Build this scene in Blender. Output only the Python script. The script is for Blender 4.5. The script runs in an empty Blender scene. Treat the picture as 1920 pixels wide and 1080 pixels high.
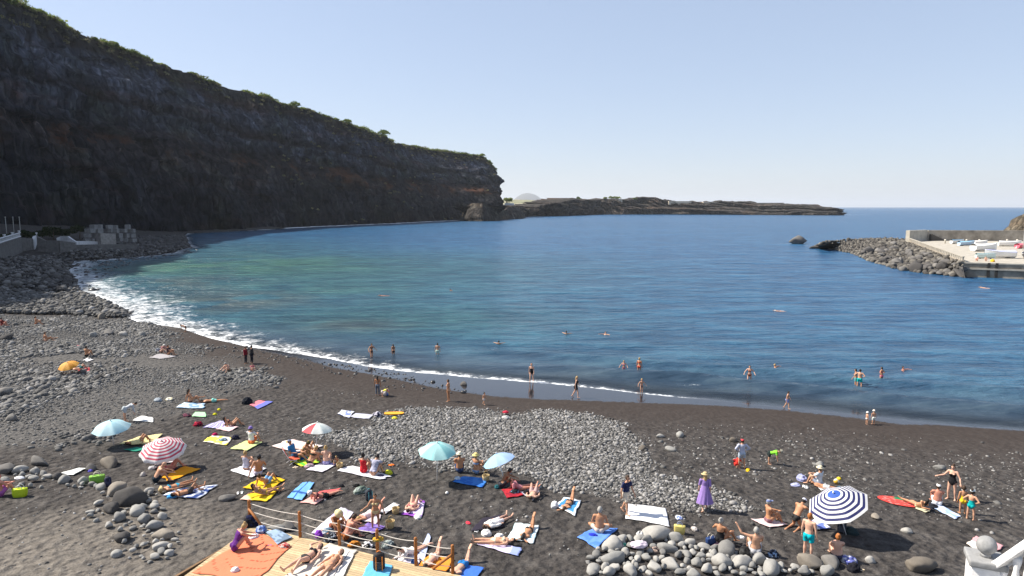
import bpy, bmesh, math, random
import numpy as np
from mathutils import Vector, Matrix
R = math.radians
random.seed(11)
rng = np.random.default_rng(11)
SC = bpy.context.scene
COL = SC.collection

# ------------------------------------------------------------------ camera, sky, sun, exposure
F = 1280.0                       # focal length in photo pixels (24 mm on 36 mm)
CAMZ = 15.0
PITCH = math.atan(152.0 / F)
cam_d = bpy.data.cameras.new('camera')
cam_d.lens = 24.0; cam_d.sensor_width = 36.0
cam_d.clip_start = 0.5; cam_d.clip_end = 90000.0
cam = bpy.data.objects.new('camera', cam_d); COL.objects.link(cam)
cam.location = (0, 0, CAMZ); cam.rotation_euler = (math.pi / 2 - PITCH, 0, 0)
SC.camera = cam

SUN_EL = R(45.0)
SUN_DIR = np.array([0.976, -0.217])          # way the light travels over the ground
w = bpy.data.worlds.new('World'); SC.world = w; w.use_nodes = True
nt = w.node_tree
sky = nt.nodes.new('ShaderNodeTexSky'); sky.sky_type = 'NISHITA'; sky.sun_disc = False
sky.sun_elevation = SUN_EL
sky.sun_rotation = math.atan2(-SUN_DIR[0], -SUN_DIR[1])
sky.altitude = 0.0; sky.air_density = 1.0; sky.dust_density = 0.5; sky.ozone_density = 3.0
gm_ = nt.nodes.new('ShaderNodeGamma'); gm_.inputs[1].default_value = 0.62; nt.links.new(sky.outputs[0], gm_.inputs[0])
tn_ = nt.nodes.new('ShaderNodeMix'); tn_.data_type = 'RGBA'; tn_.blend_type = 'MULTIPLY'; tn_.inputs[0].default_value = 1.0
tn_.inputs[7].default_value = (1.56, 1.57, 1.76, 1); nt.links.new(gm_.outputs[0], tn_.inputs[6])
hz_ = nt.nodes.new('ShaderNodeMix'); hz_.data_type = 'RGBA'; hz_.inputs[0].default_value = 0.22; hz_.inputs[7].default_value = (4.3, 4.85, 5.5, 1)   # high thin veil
nt.links.new(tn_.outputs[2], hz_.inputs[6]); nt.links.new(hz_.outputs[2], nt.nodes['Background'].inputs[0])
nt.nodes['Background'].inputs[1].default_value = 0.085
sun_d = bpy.data.lights.new('sun', 'SUN'); sun_d.energy = 4.9; sun_d.angle = R(0.53)
sun_d.color = (1.0, 0.93, 0.82)
sun = bpy.data.objects.new('sun', sun_d); COL.objects.link(sun)
ld = Vector((SUN_DIR[0] * math.cos(SUN_EL), SUN_DIR[1] * math.cos(SUN_EL), -math.sin(SUN_EL)))
sun.rotation_euler = ld.to_track_quat('-Z', 'Y').to_euler()
SC.view_settings.view_transform = 'Standard'; SC.view_settings.look = 'None'
SC.view_settings.exposure = 1.0; SC.view_settings.gamma = 1.0
SC.view_settings.use_curve_mapping = False
SC.cycles.max_bounces = 5; SC.cycles.transparent_max_bounces = 6
SC.cycles.use_denoising = True
SC.cycles.volume_bounces = 0

# ------------------------------------------------------------------ noise
def _h(i, j, k):
    with np.errstate(over='ignore'):
        n = (i.astype(np.uint32) * np.uint32(374761393) + j.astype(np.uint32) * np.uint32(668265263)
             + k.astype(np.uint32) * np.uint32(2246822519))
        n = (n ^ (n >> np.uint32(13))) * np.uint32(1274126177)
        n = n ^ (n >> np.uint32(16))
    return (n & np.uint32(0xffff)).astype(np.float64) / 65535.0

def vnoise(x, y, z=0.0):
    x, y, z = np.broadcast_arrays(np.asarray(x, float), np.asarray(y, float), np.asarray(z, float))
    xi, yi, zi = np.floor(x), np.floor(y), np.floor(z)
    fx, fy, fz = x - xi, y - yi, z - zi
    fx = fx * fx * (3 - 2 * fx); fy = fy * fy * (3 - 2 * fy); fz = fz * fz * (3 - 2 * fz)
    xi, yi, zi = xi.astype(np.int64), yi.astype(np.int64), zi.astype(np.int64)
    r = 0
    for a in (0, 1):
        wx = fx if a else 1 - fx
        for b in (0, 1):
            wy = fy if b else 1 - fy
            for c in (0, 1):
                wz = fz if c else 1 - fz
                r = r + wx * wy * wz * _h(xi + a, yi + b, zi + c)
    return r

def fbm(x, y, z=0.0, o=4):
    s = 0; a = 0.5; f = 1.0; t = 0
    for i in range(o):
        s = s + a * vnoise(np.asarray(x) * f + 17.3 * i, np.asarray(y) * f + 5.1 * i, np.asarray(z) * f)
        t += a; a *= 0.5; f *= 2.03
    return s / t

def sstep(a, b, x):
    t = np.clip((np.asarray(x, float) - a) / (b - a), 0, 1)
    return t * t * (3 - 2 * t)

# ------------------------------------------------------------------ photo pixel -> place in the world
cp, sp = math.cos(PITCH), math.sin(PITCH)
def ray(px, py):
    x = (px - 960.0) / F; y = (540.0 - py) / F
    return np.array([x, cp + y * sp, -sp + y * cp])
def W(px, py, z=0.0):
    d = ray(px, py); t = (z - CAMZ) / d[2]
    return np.array([d[0] * t, d[1] * t, z])
def D(px, py, Y):
    d = ray(px, py); t = Y / d[1]
    return np.array([d[0] * t, Y, CAMZ + d[2] * t])

SHORE_PX = [(942,411),(860,413),(740,419),(600,425),(450,433),(348,438),(338,446),(362,464),(330,473),(250,481),(190,487),
 (140,489),(124,512),(152,548),(195,564),(240,584),(262,602),(335,614),(400,634),(480,652),(560,664),(620,672),(690,687),
 (760,696),(860,705),(1000,716),(1080,723),(1160,731),(1260,741),(1330,747),(1420,756),(1520,766),(1620,777),(1720,788),(1820,797),
 (1920,805),(2100,820),(2400,842)]
FOAM_W = [1.5,1.5,1.5,1.5,1.5,2,2.5,3,4,6,7,7,9,11,11,9,7,6,5,4,3.4,2.8,2.2,1.7,1.4,1.2,.9,.6,.35,.15,.03,.02,.02,.02,.02,.02,.02,.02]
SHORE = np.array([W(*p)[:2] for p in SHORE_PX])
WET_PX = [(400,634),(480,655),(560,672),(620,690),(700,704),(760,717),(830,733),(930,748),(1000,752),(1200,757),(1350,762),(1470,770),
 (1600,784),(1690,797),(1760,797),(1840,803),(1920,808),(2100,825),(2400,848)]
WET = np.array([W(*p)[:2] for p in WET_PX])
LANDPOLY = np.vstack([SHORE, [[200, 20], [200, -60], [-1500, -60], [-1500, 1300], [0, 1300]]])
WETPOLY = np.vstack([SHORE[:18], WET, [[200, 20], [200, -60], [-1500, -60], [-1500, 1300], [0, 1300]]])

def poly_dist(x, y, pl, wv=None):
    best = np.full(x.shape, 1e18); ww = np.zeros(x.shape)
    for i in range(len(pl) - 1):
        a, b = pl[i], pl[i + 1]; d = b - a; L2 = d @ d + 1e-9
        t = np.clip(((x - a[0]) * d[0] + (y - a[1]) * d[1]) / L2, 0, 1)
        q = (x - a[0] - t * d[0]) ** 2 + (y - a[1] - t * d[1]) ** 2
        m = q < best
        best = np.where(m, q, best)
        if wv is not None:
            ww = np.where(m, wv[i] * (1 - t) + wv[i + 1] * t, ww)
    return np.sqrt(best), ww
def inside(x, y, pg):
    r = np.zeros(x.shape, bool); n = len(pg)
    for i in range(n):
        x0, y0 = pg[i]; x1, y1 = pg[(i + 1) % n]
        if y0 == y1: continue
        c = ((y0 > y) != (y1 > y)) & (x < (x1 - x0) * (y - y0) / (y1 - y0) + x0)
        r ^= c
    return r
def shore_sd(x, y):
    kk = 0.5 + 3.2 * sstep(-30, -75, x)
    x, y = x + (fbm(x / (5 + 2 * kk), y / (5 + 2 * kk), 31.0, 3) - 0.5) * 2 * kk, y + (fbm(x / (5 + 2 * kk), y / (5 + 2 * kk), 47.0, 3) - 0.5) * 2 * kk
    d, ww = poly_dist(x, y, SHORE, FOAM_W)
    return np.where(inside(x, y, LANDPOLY), d, -d), ww
def wet_sd(x, y):
    d, _ = poly_dist(x, y, WET)
    return np.where(inside(x, y, WETPOLY), d, -d)

def ground(x, y):
    x = np.atleast_1d(np.asarray(x, float)); y = np.atleast_1d(np.asarray(y, float))
    sd, _ = shore_sd(x, y)
    up = np.maximum(sd - 7.0, 0)
    beach = 0.22 * np.clip(sd / 7.0, 0, 1) + 2.75 * (1 - np.exp(-up * 0.088 / 2.75))
    left = 0.5 * np.clip(sd / 3.0, 0, 1) + 0.14 * np.maximum(sd - 3, 0)
    left = np.minimum(left, 9.0)
    k = sstep(-62, -100, x) * sstep(85, 120, y)
    z = beach * (1 - k) + left * k
    z = z + (fbm(x / 9.0, y / 9.0, 2.2, 2) - 0.5) * 0.34 * sstep(6, 16, sd)
    z = z + (fbm(x / 2.2, y / 2.2, 7.7, 2) - 0.5) * 0.10 * sstep(8, 14, sd)
    z = np.where(sd < 0, np.maximum(sd * 0.075, -6.0), z)
    return z
def G(px, py):
    z = 1.0
    for _ in range(14):
        p = W(px, py, z); z = 0.5 * z + 0.5 * float(ground(p[0], p[1])[0])
    p = W(px, py, z); p[2] = float(ground(p[0], p[1])[0])
    return p
def ppm(p):                       # photo pixels per metre at a world point
    return F / (p[1] * cp - (p[2] - CAMZ) * sp)

# ------------------------------------------------------------------ materials
MATS = {}
def newmat(name):
    m = bpy.data.materials.new(name); m.use_nodes = True
    return m, m.node_tree.nodes, m.node_tree.links, m.node_tree.nodes['Principled BSDF']
def N(nodes, t, **kw):
    n = nodes.new(t)
    for k, v in kw.items():
        if k.startswith('i_'):
            n.inputs[k[2:].replace('_', ' ')].default_value = v
        else:
            setattr(n, k, v)
    return n
def ramp(nodes, stops):
    r = nodes.new('ShaderNodeValToRGB'); e = r.color_ramp.elements
    while len(e) < len(stops): e.new(0.5)
    for q, (p, c) in zip(e, stops):
        q.position = p; q.color = tuple(c) + (1,)
    return r
def mixc(nodes, links, fac, a, b, mode='MIX'):
    m = nodes.new('ShaderNodeMix'); m.data_type = 'RGBA'; m.blend_type = mode
    for s, v in ((m.inputs[0], fac), (m.inputs[6], a), (m.inputs[7], b)):
        if hasattr(v, 'is_output'): links.new(v, s)
        elif isinstance(v, (int, float)): s.default_value = v
        else: s.default_value = tuple(v) + (1,)
    return m.outputs[2]
def mth(nodes, links, op, a, b=None, c=None, clamp=False):
    m = nodes.new('ShaderNodeMath'); m.operation = op; m.use_clamp = clamp
    for s, v in zip(m.inputs, (a, b, c)):
        if v is None: continue
        if hasattr(v, 'is_output'): links.new(v, s)
        else: s.default_value = v
    return m.outputs[0]
def pos(nodes):
    return nodes.new('ShaderNodeNewGeometry').outputs['Position']
def tex(nodes, links, vec, scale, detail=3.0, rough=0.55, kind='ShaderNodeTexNoise'):
    n = nodes.new(kind); links.new(vec, n.inputs['Vector']); n.inputs['Scale'].default_value = scale
    if kind == 'ShaderNodeTexNoise':
        n.inputs['Detail'].default_value = detail; n.inputs['Roughness'].default_value = rough
    return n
def mat(name, col, rough=0.75, vary=0.18, scale=9.0, bump=0.0, spec=0.3, metal=0.0):
    key = (name, tuple(col), rough)
    if key in MATS: return MATS[key]
    m, n, l, b = newmat(name)
    tc = n.new('ShaderNodeTexCoord').outputs['Object']
    t = tex(n, l, tc, scale, 3)
    c0 = [max(0, c * (1 - vary)) for c in col]; c1 = [min(1, c * (1 + vary)) for c in col]
    r = ramp(n, [(0.3, c0), (0.7, c1)]); l.new(t.outputs[0], r.inputs[0])
    l.new(r.outputs[0], b.inputs['Base Color'])
    b.inputs['Roughness'].default_value = rough; b.inputs['Metallic'].default_value = metal
    b.inputs['Specular IOR Level'].default_value = spec
    if bump:
        bp = N(n, 'ShaderNodeBump', i_Strength=bump, i_Distance=0.02); l.new(t.outputs[0], bp.inputs['Height'])
        l.new(bp.outputs[0], b.inputs['Normal'])
    MATS[key] = m
    return m
def attr_mat(name, rough=0.8, spec=0.25, bump=0.25, scale=40.0, sub=0.0):
    key = (name, 'attr')
    if key in MATS: return MATS[key]
    m, n, l, b = newmat(name)
    a = N(n, 'ShaderNodeAttribute', attribute_name='Col')
    tc = n.new('ShaderNodeTexCoord').outputs['Object']
    t = tex(n, l, tc, scale, 3)
    r = ramp(n, [(0.25, (.72, .72, .72)), (0.75, (1.0, 1.0, 1.0))]); l.new(t.outputs[0], r.inputs[0])
    l.new(mixc(n, l, 1.0, a.outputs['Color'], r.outputs[0], 'MULTIPLY'), b.inputs['Base Color'])
    b.inputs['Roughness'].default_value = rough; b.inputs['Specular IOR Level'].default_value = spec
    if bump:
        bp = N(n, 'ShaderNodeBump', i_Strength=bump, i_Distance=0.01); l.new(t.outputs[0], bp.inputs['Height'])
        l.new(bp.outputs[0], b.inputs['Normal'])
    MATS[key] = m
    return m

# ------------------------------------------------------------------ mesh helpers
def tag(o, label=None, cat=None, group=None, kind=None):
    if label: o['label'] = label
    if cat: o['category'] = cat
    if group: o['group'] = group
    if kind: o['kind'] = kind
    return o
def raw_mesh(name, V, Fc, smooth=True, cols=None, attrs=None):
    """V (n,3) array; Fc list of faces or (m,k) int array"""
    V = np.asarray(V, np.float32)
    me = bpy.data.meshes.new(name)
    if isinstance(Fc, np.ndarray):
        m, k = Fc.shape
        me.vertices.add(len(V)); me.vertices.foreach_set('co', V.ravel())
        me.loops.add(m * k); me.loops.foreach_set('vertex_index', Fc.astype(np.int32).ravel())
        me.polygons.add(m); me.polygons.foreach_set('loop_start', np.arange(0, m * k, k, dtype=np.int32))
        me.update(calc_edges=True)
    else:
        me.from_pydata([tuple(map(float, v)) for v in V], [], [tuple(map(int, f)) for f in Fc])
    if smooth and len(me.polygons):
        me.polygons.foreach_set('use_smooth', np.ones(len(me.polygons), bool))
    if cols is not None:
        at = me.color_attributes.new('Col', 'FLOAT_COLOR', 'POINT')
        c = np.ones((len(V), 4), np.float32); c[:, :3] = np.asarray(cols)
        at.data.foreach_set('color', c.ravel())
    for k_, v_ in (attrs or {}).items():
        at = me.attributes.new(k_, 'FLOAT', 'POINT'); at.data.foreach_set('value', np.asarray(v_, np.float32))
    me.update()
    return me
def link(name, me, m=None, parent=None, loc=None, rz=0.0):
    o = bpy.data.objects.new(name, me); COL.objects.link(o)
    if m is not None:
        for q in (m if isinstance(m, (list, tuple)) else [m]): me.materials.append(q)
    if parent is not None: o.parent = parent
    if loc is not None: o.location = tuple(map(float, loc))
    if rz: o.rotation_euler.z = rz
    return o
def empty(name, loc, rz=0.0):
    o = bpy.data.objects.new(name, None); COL.objects.link(o)
    o.location = tuple(map(float, loc)); o.rotation_euler.z = rz; o.empty_display_size = 0.2
    return o
class MB:
    def __init__(s): s.v = []; s.f = []; s.c = []; s.n = 0
    def add(s, V, Fc, col=None):
        V = np.asarray(V, float); s.v.append(V)
        s.f += [tuple(i + s.n for i in f) for f in Fc]
        s.c.append(np.tile(np.array(col if col is not None else (1, 1, 1), float), (len(V), 1)) if np.ndim(col) < 2 else np.asarray(col))
        s.n += len(V); return s
    def box(s, c, d, rz=0.0, col=None, bev=0.0, M=None):
        h = np.array(d, float) / 2; bm = bmesh.new(); bmesh.ops.create_cube(bm, size=1.0)
        for v in bm.verts: v.co = Vector((v.co.x * d[0], v.co.y * d[1], v.co.z * d[2]))
        if bev: bmesh.ops.bevel(bm, geom=bm.edges[:], offset=bev, segments=2, affect='EDGES', profile=0.6)
        bm.verts.index_update()
        V = np.array([v.co[:] for v in bm.verts]); Fc = [[v.index for v in f.verts] for f in bm.faces]; bm.free()
        if M is not None: V = V @ np.asarray(M).T
        if rz:
            ca, sa = math.cos(rz), math.sin(rz); V = V @ np.array([[ca, sa, 0], [-sa, ca, 0], [0, 0, 1]])
        return s.add(V + np.array(c, float), Fc, col)
    def tube(s, pts, r, n=8, col=None, cap=True):
        pts = [np.array(p, float) for p in pts]; rs = r if hasattr(r, '__len__') else [r] * len(pts)
        V = []; Fc = []
        for i, p in enumerate(pts):
            d = pts[min(i + 1, len(pts) - 1)] - pts[max(i - 1, 0)]; d /= np.linalg.norm(d) + 1e-9
            a = np.cross(d, [0, 0, 1.0]) if abs(d[2]) < 0.9 else np.cross(d, [0, 1.0, 0]); a /= np.linalg.norm(a); b = np.cross(d, a)
            for k in range(n):
                t = 2 * math.pi * k / n; V.append(p + rs[i] * (a * math.cos(t) + b * math.sin(t)))
        for i in range(len(pts) - 1):
            for k in range(n):
                Fc.append((i * n + k, i * n + (k + 1) % n, (i + 1) * n + (k + 1) % n, (i + 1) * n + k))
        if cap: Fc.append(tuple(range(n))[::-1]); Fc.append(tuple((len(pts) - 1) * n + k for k in range(n)))
        return s.add(V, Fc, col)
    def lathe(s, prof, c=(0, 0, 0), n=16, col=None, M=None):
        V = []; Fc = []
        for (r, z) in prof:
            for k in range(n):
                t = 2 * math.pi * k / n; V.append((r * math.cos(t), r * math.sin(t), z))
        m = len(prof)
        for i in range(m - 1):
            for k in range(n):
                Fc.append((i * n + k, i * n + (k + 1) % n, (i + 1) * n + (k + 1) % n, (i + 1) * n + k))
        Fc.append(tuple(range(n))[::-1]); Fc.append(tuple((m - 1) * n + k for k in range(n)))
        V = np.array(V)
        if M is not None: V = V @ np.asarray(M).T
        return s.add(V + np.array(c, float), Fc, col)
    def ell(s, c, r, n=10, col=None, M=None):
        prof = [(max(1e-3, math.sin(math.pi * i / n)), -math.cos(math.pi * i / n)) for i in range(n + 1)]
        V = []; Fc = []; k_ = max(8, n)
        for (q, z) in prof:
            for k in range(k_):
                t = 2 * math.pi * k / k_; V.append((q * math.cos(t) * r[0], q * math.sin(t) * r[1], z * r[2]))
        for i in range(n):
            for k in range(k_):
                Fc.append((i * k_ + k, i * k_ + (k + 1) % k_, (i + 1) * k_ + (k + 1) % k_, (i + 1) * k_ + k))
        V = np.array(V)
        if M is not None: V = V @ np.asarray(M).T
        return s.add(V + np.array(c, float), Fc, col)
    def obj(s, name, m, parent=None, loc=None, rz=0.0, smooth=True, cols=False):
        me = raw_mesh(name, np.vstack(s.v), s.f, smooth, np.vstack(s.c) if cols else None)
        return link(name, me, m, parent, loc, rz)

def grid_faces(nx, ny):
    i, j = np.meshgrid(np.arange(nx - 1), np.arange(ny - 1), indexing='xy')
    a = (j * nx + i).ravel()
    return np.stack([a, a + 1, a + nx + 1, a + nx], 1)
def axis(*segs):
    r = []
    for a, b, st in segs: r.append(np.arange(a, b, st))
    r.append([segs[-1][1]])
    return np.concatenate(r)

# ------------------------------------------------------------------ beach
gx = axis((-260, -90, 2.0), (-90, 48, 0.45), (48, 150, 3.0)); gy = axis((2, 12, 1.0), (12, 112, 0.45), (112, 480, 2.5))
X, Y = np.meshgrid(gx, gy); X = X.ravel(); Y = Y.ravel()
Z = ground(X, Y); wsd = wet_sd(X, Y); sdL, _ = shore_sd(X, Y)
DRY = W(60, 1060, 3.0)[:2]
dry = sstep(12, 2, np.hypot((X - DRY[0]) * 0.9, (Y - DRY[1]) * 1.1) + (fbm(X / 3, Y / 3, 1.0, 3) - 0.5) * 9)
CPOLY_PX = [(640,812),(700,790),(760,772),(900,770),(1010,774),(1100,786),(1165,812),(1185,850),(1265,905),(1350,945),(1290,946),(1200,945),(1120,925),(1040,905),(960,880),(850,865),(720,858),(650,838)]
CPOLY = np.array([G(*p)[:2] for p in CPOLY_PX])
def soft_poly(x, y, pg, wd):
    cl = np.vstack([pg, pg[:1]]); d, _ = poly_dist(x, y, cl); s = np.where(inside(x, y, pg), d, -d)
    return sstep(-wd, wd, s + (fbm(x / 2.5, y / 2.5, 4.0, 3) - 0.5) * 3 * wd)
LPOLY_PX = [(-90,560),(0,590),(130,592),(250,600),(340,640),(420,668),(500,700),(520,720),(430,735),(360,745),(330,760),(260,790),(200,825),(120,840),(0,850),(-90,850)]
LPOLY = np.array([G(*p)[:2] for p in LPOLY_PX])
peb = np.maximum(soft_poly(X, Y, CPOLY, 0.8), soft_poly(X, Y, LPOLY, 2.0) * 0.9)
me = raw_mesh('beach_sand', np.stack([X, Y, Z], 1), grid_faces(len(gx), len(gy)), True,
              attrs={'wet': wsd, 'dry': dry, 'peb': peb, 'sd': sdL})
m, n, l, b = newmat('volcanic_sand')
P = pos(n)
A = lambda s: N(n, 'ShaderNodeAttribute', attribute_name=s).outputs['Fac']
n1 = tex(n, l, P, 0.35, 5); n2 = tex(n, l, P, 2.6, 4); n3 = tex(n, l, P, 14.0, 3); n4 = tex(n, l, P, 1.3, 6, 0.7)
base = ramp(n, [(0.30, (.027, .024, .0225)), (0.52, (.055, .0495, .0465)), (0.72, (.098, .090, .084))])
l.new(n4.outputs[0], base.inputs[0])
tan = ramp(n, [(0.3, (.11, .097, .084)), (0.7, (.17, .152, .132))]); l.new(n2.outputs[0], tan.inputs[0])
c = mixc(n, l, A('dry'), base.outputs[0], tan.outputs[0])
grey = ramp(n, [(0.35, (.06, .057, .054)), (0.65, (.13, .125, .12))]); l.new(n3.outputs[0], grey.inputs[0])
c = mixc(n, l, A('peb'), c, grey.outputs[0])
gr = ramp(n, [(0.35, (.7, .7, .7)), (0.65, (1.2, 1.2, 1.2))]); l.new(n3.outputs[0], gr.inputs[0])
c = mixc(n, l, 1.0, c, gr.outputs[0], 'MULTIPLY')
gt = tex(n, l, P, 60.0, 2, 0.6); g2 = ramp(n, [(0.58, (0, 0, 0)), (0.70, (1, 1, 1))]); l.new(gt.outputs[0], g2.inputs[0])
c = mixc(n, l, mth(n, l, 'MULTIPLY', g2.outputs[0], 0.35), c, (.22, .21, .20))
wn = mth(n, l, 'MULTIPLY_ADD', n2.outputs[0], 0.9, -0.45)
wv = mth(n, l, 'ADD', A('wet'), wn)
damp = N(n, 'ShaderNodeMapRange', interpolation_type='SMOOTHSTEP'); l.new(wv, damp.inputs['Value'])
damp.inputs['From Min'].default_value = 13.0; damp.inputs['From Max'].default_value = 0.5
wet = N(n, 'ShaderNodeMapRange', interpolation_type='SMOOTHSTEP'); l.new(wv, wet.inputs['Value'])
wet.inputs['From Min'].default_value = 0.25; wet.inputs['From Max'].default_value = -0.15
c = mixc(n, l, mth(n, l, 'MULTIPLY', damp.outputs[0], 0.8), c, (.040, .031, .027))
c = mixc(n, l, mth(n, l, 'MULTIPLY', wet.outputs[0], 0.8), c, (.014, .014, .017))
l.new(c, b.inputs['Base Color'])
ro = mth(n, l, 'MULTIPLY_ADD', wet.outputs[0], -0.80, 0.9); l.new(ro, b.inputs['Roughness'])
l.new(mth(n, l, 'MULTIPLY_ADD', wet.outputs[0], 0.42, 0.1), b.inputs['Specular IOR Level'])
vor = tex(n, l, P, 3.1, kind='ShaderNodeTexVoronoi'); vor.feature = 'SMOOTH_F1'
hh = mth(n, l, 'ADD', mth(n, l, 'MULTIPLY', vor.outputs['Distance'], 0.34), mth(n, l, 'MULTIPLY', n3.outputs[0], 0.05))
hh = mth(n, l, 'ADD', hh, mth(n, l, 'MULTIPLY', n2.outputs[0], 0.17))
drym = mth(n, l, 'MULTIPLY', mth(n, l, 'SUBTRACT', 1.0, wet.outputs[0]), mth(n, l, 'MULTIPLY_ADD', damp.outputs[0], -0.75, 1.0))
bp = N(n, 'ShaderNodeBump', i_Distance=1.0); l.new(hh, bp.inputs['Height'])
l.new(mth(n, l, 'MULTIPLY_ADD', drym, 0.72, 0.012), bp.inputs['Strength']); l.new(bp.outputs[0], b.inputs['Normal'])
tag(link('beach_sand', me, m), kind='structure')

# ------------------------------------------------------------------ sea
def geo(a, b, k):
    return np.geomspace(a, b, k)
sx = np.concatenate([-geo(40000, 150, 34)[:-1], axis((-150, -100, 1.6), (-100, 60, 0.62), (60, 170, 2.0)), geo(172, 40000, 34)])
sy = np.concatenate([axis((30, 36, 2.0), (36, 142, 0.62), (142, 300, 2.0), (300, 900, 9.0)), geo(915, 60000, 46)])
X, Y = np.meshgrid(sx, sy); X = X.ravel(); Y = Y.ravel()
sd, fw = shore_sd(X, Y)
near = sstep(400, 60, np.hypot(X, Y))
zz = (fbm(X / 6.0 + Y / 14.0, Y / 2.6, 0.0, 3) - 0.5) * 0.24 * near * sstep(1, -12, sd)
rightw = sstep(-8, 14, X)
for off, amp, wd, k in ((-5.2, .50, .85, 1.0), (-10.5, .42, 1.3, 1.0), (-1.8, .10, .5, .8)):
    wob = (fbm(X / 11.0, Y / 11.0 + off, 0.5, 2) - 0.5) * 3.2
    q = (sd - off + wob) / wd
    zz += amp * np.exp(-q * q) * (0.25 + 0.75 * rightw) * sstep(110, 80, Y) * (0.55 + 0.9 * vnoise(X / 7, Y / 7, off))
def blob(px, py, rx, ry, z=0.0):
    p = W(px, py, z); return np.exp(-(((X - p[0]) / rx) ** 2 + ((Y - p[1]) / ry) ** 2))
depth = np.clip(-sd / 60.0, 0, 1)
deep = np.array([.015, .066, .145]); mid = np.array([.021, .060, .100]); tl = np.array([.020, .066, .080])
grn = np.array([.032, .092, .074]); brn = np.array([.038, .056, .06])
colw = deep + (mid - deep) * np.exp(-np.maximum(-sd, 0)[:, None] / 28.0)
def mixin(cw, c, k): return cw + (c - cw) * np.clip(k, 0, 1)[:, None]
nb = fbm(X / 14, Y / 14, 3.0, 4)
colw = mixin(colw, tl, 0.95 * blob(620, 510, 62, 75) + 0.6 * blob(760, 600, 22, 14) + 0.5 * blob(420, 470, 40, 90))
colw = mixin(colw, grn, (0.8 * blob(490, 495, 32, 30) + 0.35 * blob(640, 545, 20, 12) + .5 * blob(380, 500, 20, 20)) * sstep(0.3, 0.6, nb))
colw = mixin(colw, brn, (0.9 * blob(420, 565, 15, 14) + 0.8 * blob(660, 610, 8, 5) + 0.7 * blob(330, 530, 14, 12)) * sstep(0.38, 0.62, fbm(X / 7, Y / 7, 9.0, 4)))
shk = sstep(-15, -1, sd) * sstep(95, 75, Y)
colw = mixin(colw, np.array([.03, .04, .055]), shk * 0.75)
wh = np.zeros(len(X))
for px_, py_, rx_, ry_, k_ in ((1600,402.6,30,8,1.2),(1575,404,25,5,.9),(1500,404,45,4,.7),(1420,404,40,4,.55),(1340,403,30,4,.45),(1220,403,40,4,.4),(900,413,9,3,.8),(938,412.5,9,3,.9),(970,411,9,3,.5),
    (1515,461,5,1.6,.8),(1535,467,5,1.2,.6),(1600,478,6,1.0,.6),(1650,496,5,.9,.55),(936,642,.7,.6,.7),(924,657,.5,1.2,.55),(929,650,.45,1.0,.5),(1063,625,.9,.6,.6),(1134,627,.7,.5,.45),(1458,690,.7,.5,.35),(720,553,1.0,.6,.6),(1845,539,1.3,.8,.8),(1853,540,1.0,.5,.7),(1463,583,.9,.5,.8),
    (1290,721,2.2,.35,.8),(1220,717,1.2,.3,.7),(1660,722,1.0,.4,.5),(1420,728,1.0,.3,.5),(1695,670,2.0,.3,.35),(697,674,.8,.6,.5),(738,673,.6,.4,.4),(1610,727,.8,.3,.35),(520,436,26,4,.5),(600,432,14,3,.3)):
    wh += k_ * blob(px_, py_, rx_, ry_)
quad = grid_faces(len(sx), len(sy))
keep = ~((sd[quad] > 5).all(1))
quad = quad[keep]
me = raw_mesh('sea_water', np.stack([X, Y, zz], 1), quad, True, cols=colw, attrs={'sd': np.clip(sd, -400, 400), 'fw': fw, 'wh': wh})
m, n, l, b = newmat('sea')
P = pos(n)
sdA = N(n, 'ShaderNodeAttribute', attribute_name='sd').outputs['Fac']
fwA = N(n, 'ShaderNodeAttribute', attribute_name='fw').outputs['Fac']
cA = N(n, 'ShaderNodeAttribute', attribute_name='Col').outputs['Color']
mp = N(n, 'ShaderNodeMapping'); mp.inputs['Scale'].default_value = (0.35, 1.0, 1.0); mp.inputs['Rotation'].default_value = (0, 0, R(-9)); l.new(P, mp.inputs['Vector'])
w1 = tex(n, l, mp.outputs[0], 0.5, 5, 0.66); w2 = tex(n, l, mp.outputs[0], 1.9, 3, 0.6); w3 = tex(n, l, mp.outputs[0], 0.07, 4, 0.6); w4 = tex(n, l, mp.outputs[0], 0.012, 5, 0.65); w5 = tex(n, l, mp.outputs[0], 0.19, 4, 0.62)
f1 = tex(n, l, P, 0.55, 6, 0.72); f2 = tex(n, l, P, 1.9, 4, 0.7)
xs_ = mth(n, l, 'DIVIDE', mth(n, l, 'MULTIPLY', sdA, -1.0), fwA)
warp = mth(n, l, 'MULTIPLY_ADD', f1.outputs[0], 3.4, -1.75)
xw = mth(n, l, 'ADD', xs_, warp)
fm = N(n, 'ShaderNodeMapRange', interpolation_type='SMOOTHSTEP'); l.new(xw, fm.inputs['Value'])
fm.inputs['From Min'].default_value = 0.9; fm.inputs['From Max'].default_value = 0.1
fade = N(n, 'ShaderNodeMapRange', interpolation_type='SMOOTHSTEP'); l.new(xs_, fade.inputs['Value'])
fade.inputs['From Min'].default_value = 2.4; fade.inputs['From Max'].default_value = 0.9
lace = N(n, 'ShaderNodeMapRange', interpolation_type='SMOOTHSTEP'); l.new(f2.outputs[0], lace.inputs['Value'])
lace.inputs['From Min'].default_value = 0.42; lace.inputs['From Max'].default_value = 0.62
core = N(n, 'ShaderNodeMapRange', interpolation_type='SMOOTHSTEP'); l.new(xw, core.inputs['Value'])
core.inputs['From Min'].default_value = 0.55; core.inputs['From Max'].default_value = -0.25
foam = mth(n, l, 'MULTIPLY', mth(n, l, 'MULTIPLY', fm.outputs[0], fade.outputs[0]), mth(n, l, 'MAXIMUM', mth(n, l, 'MULTIPLY_ADD', lace.outputs[0], 0.88, 0.12), mth(n, l, 'MULTIPLY', core.outputs[0], 0.95)), clamp=True)
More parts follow.
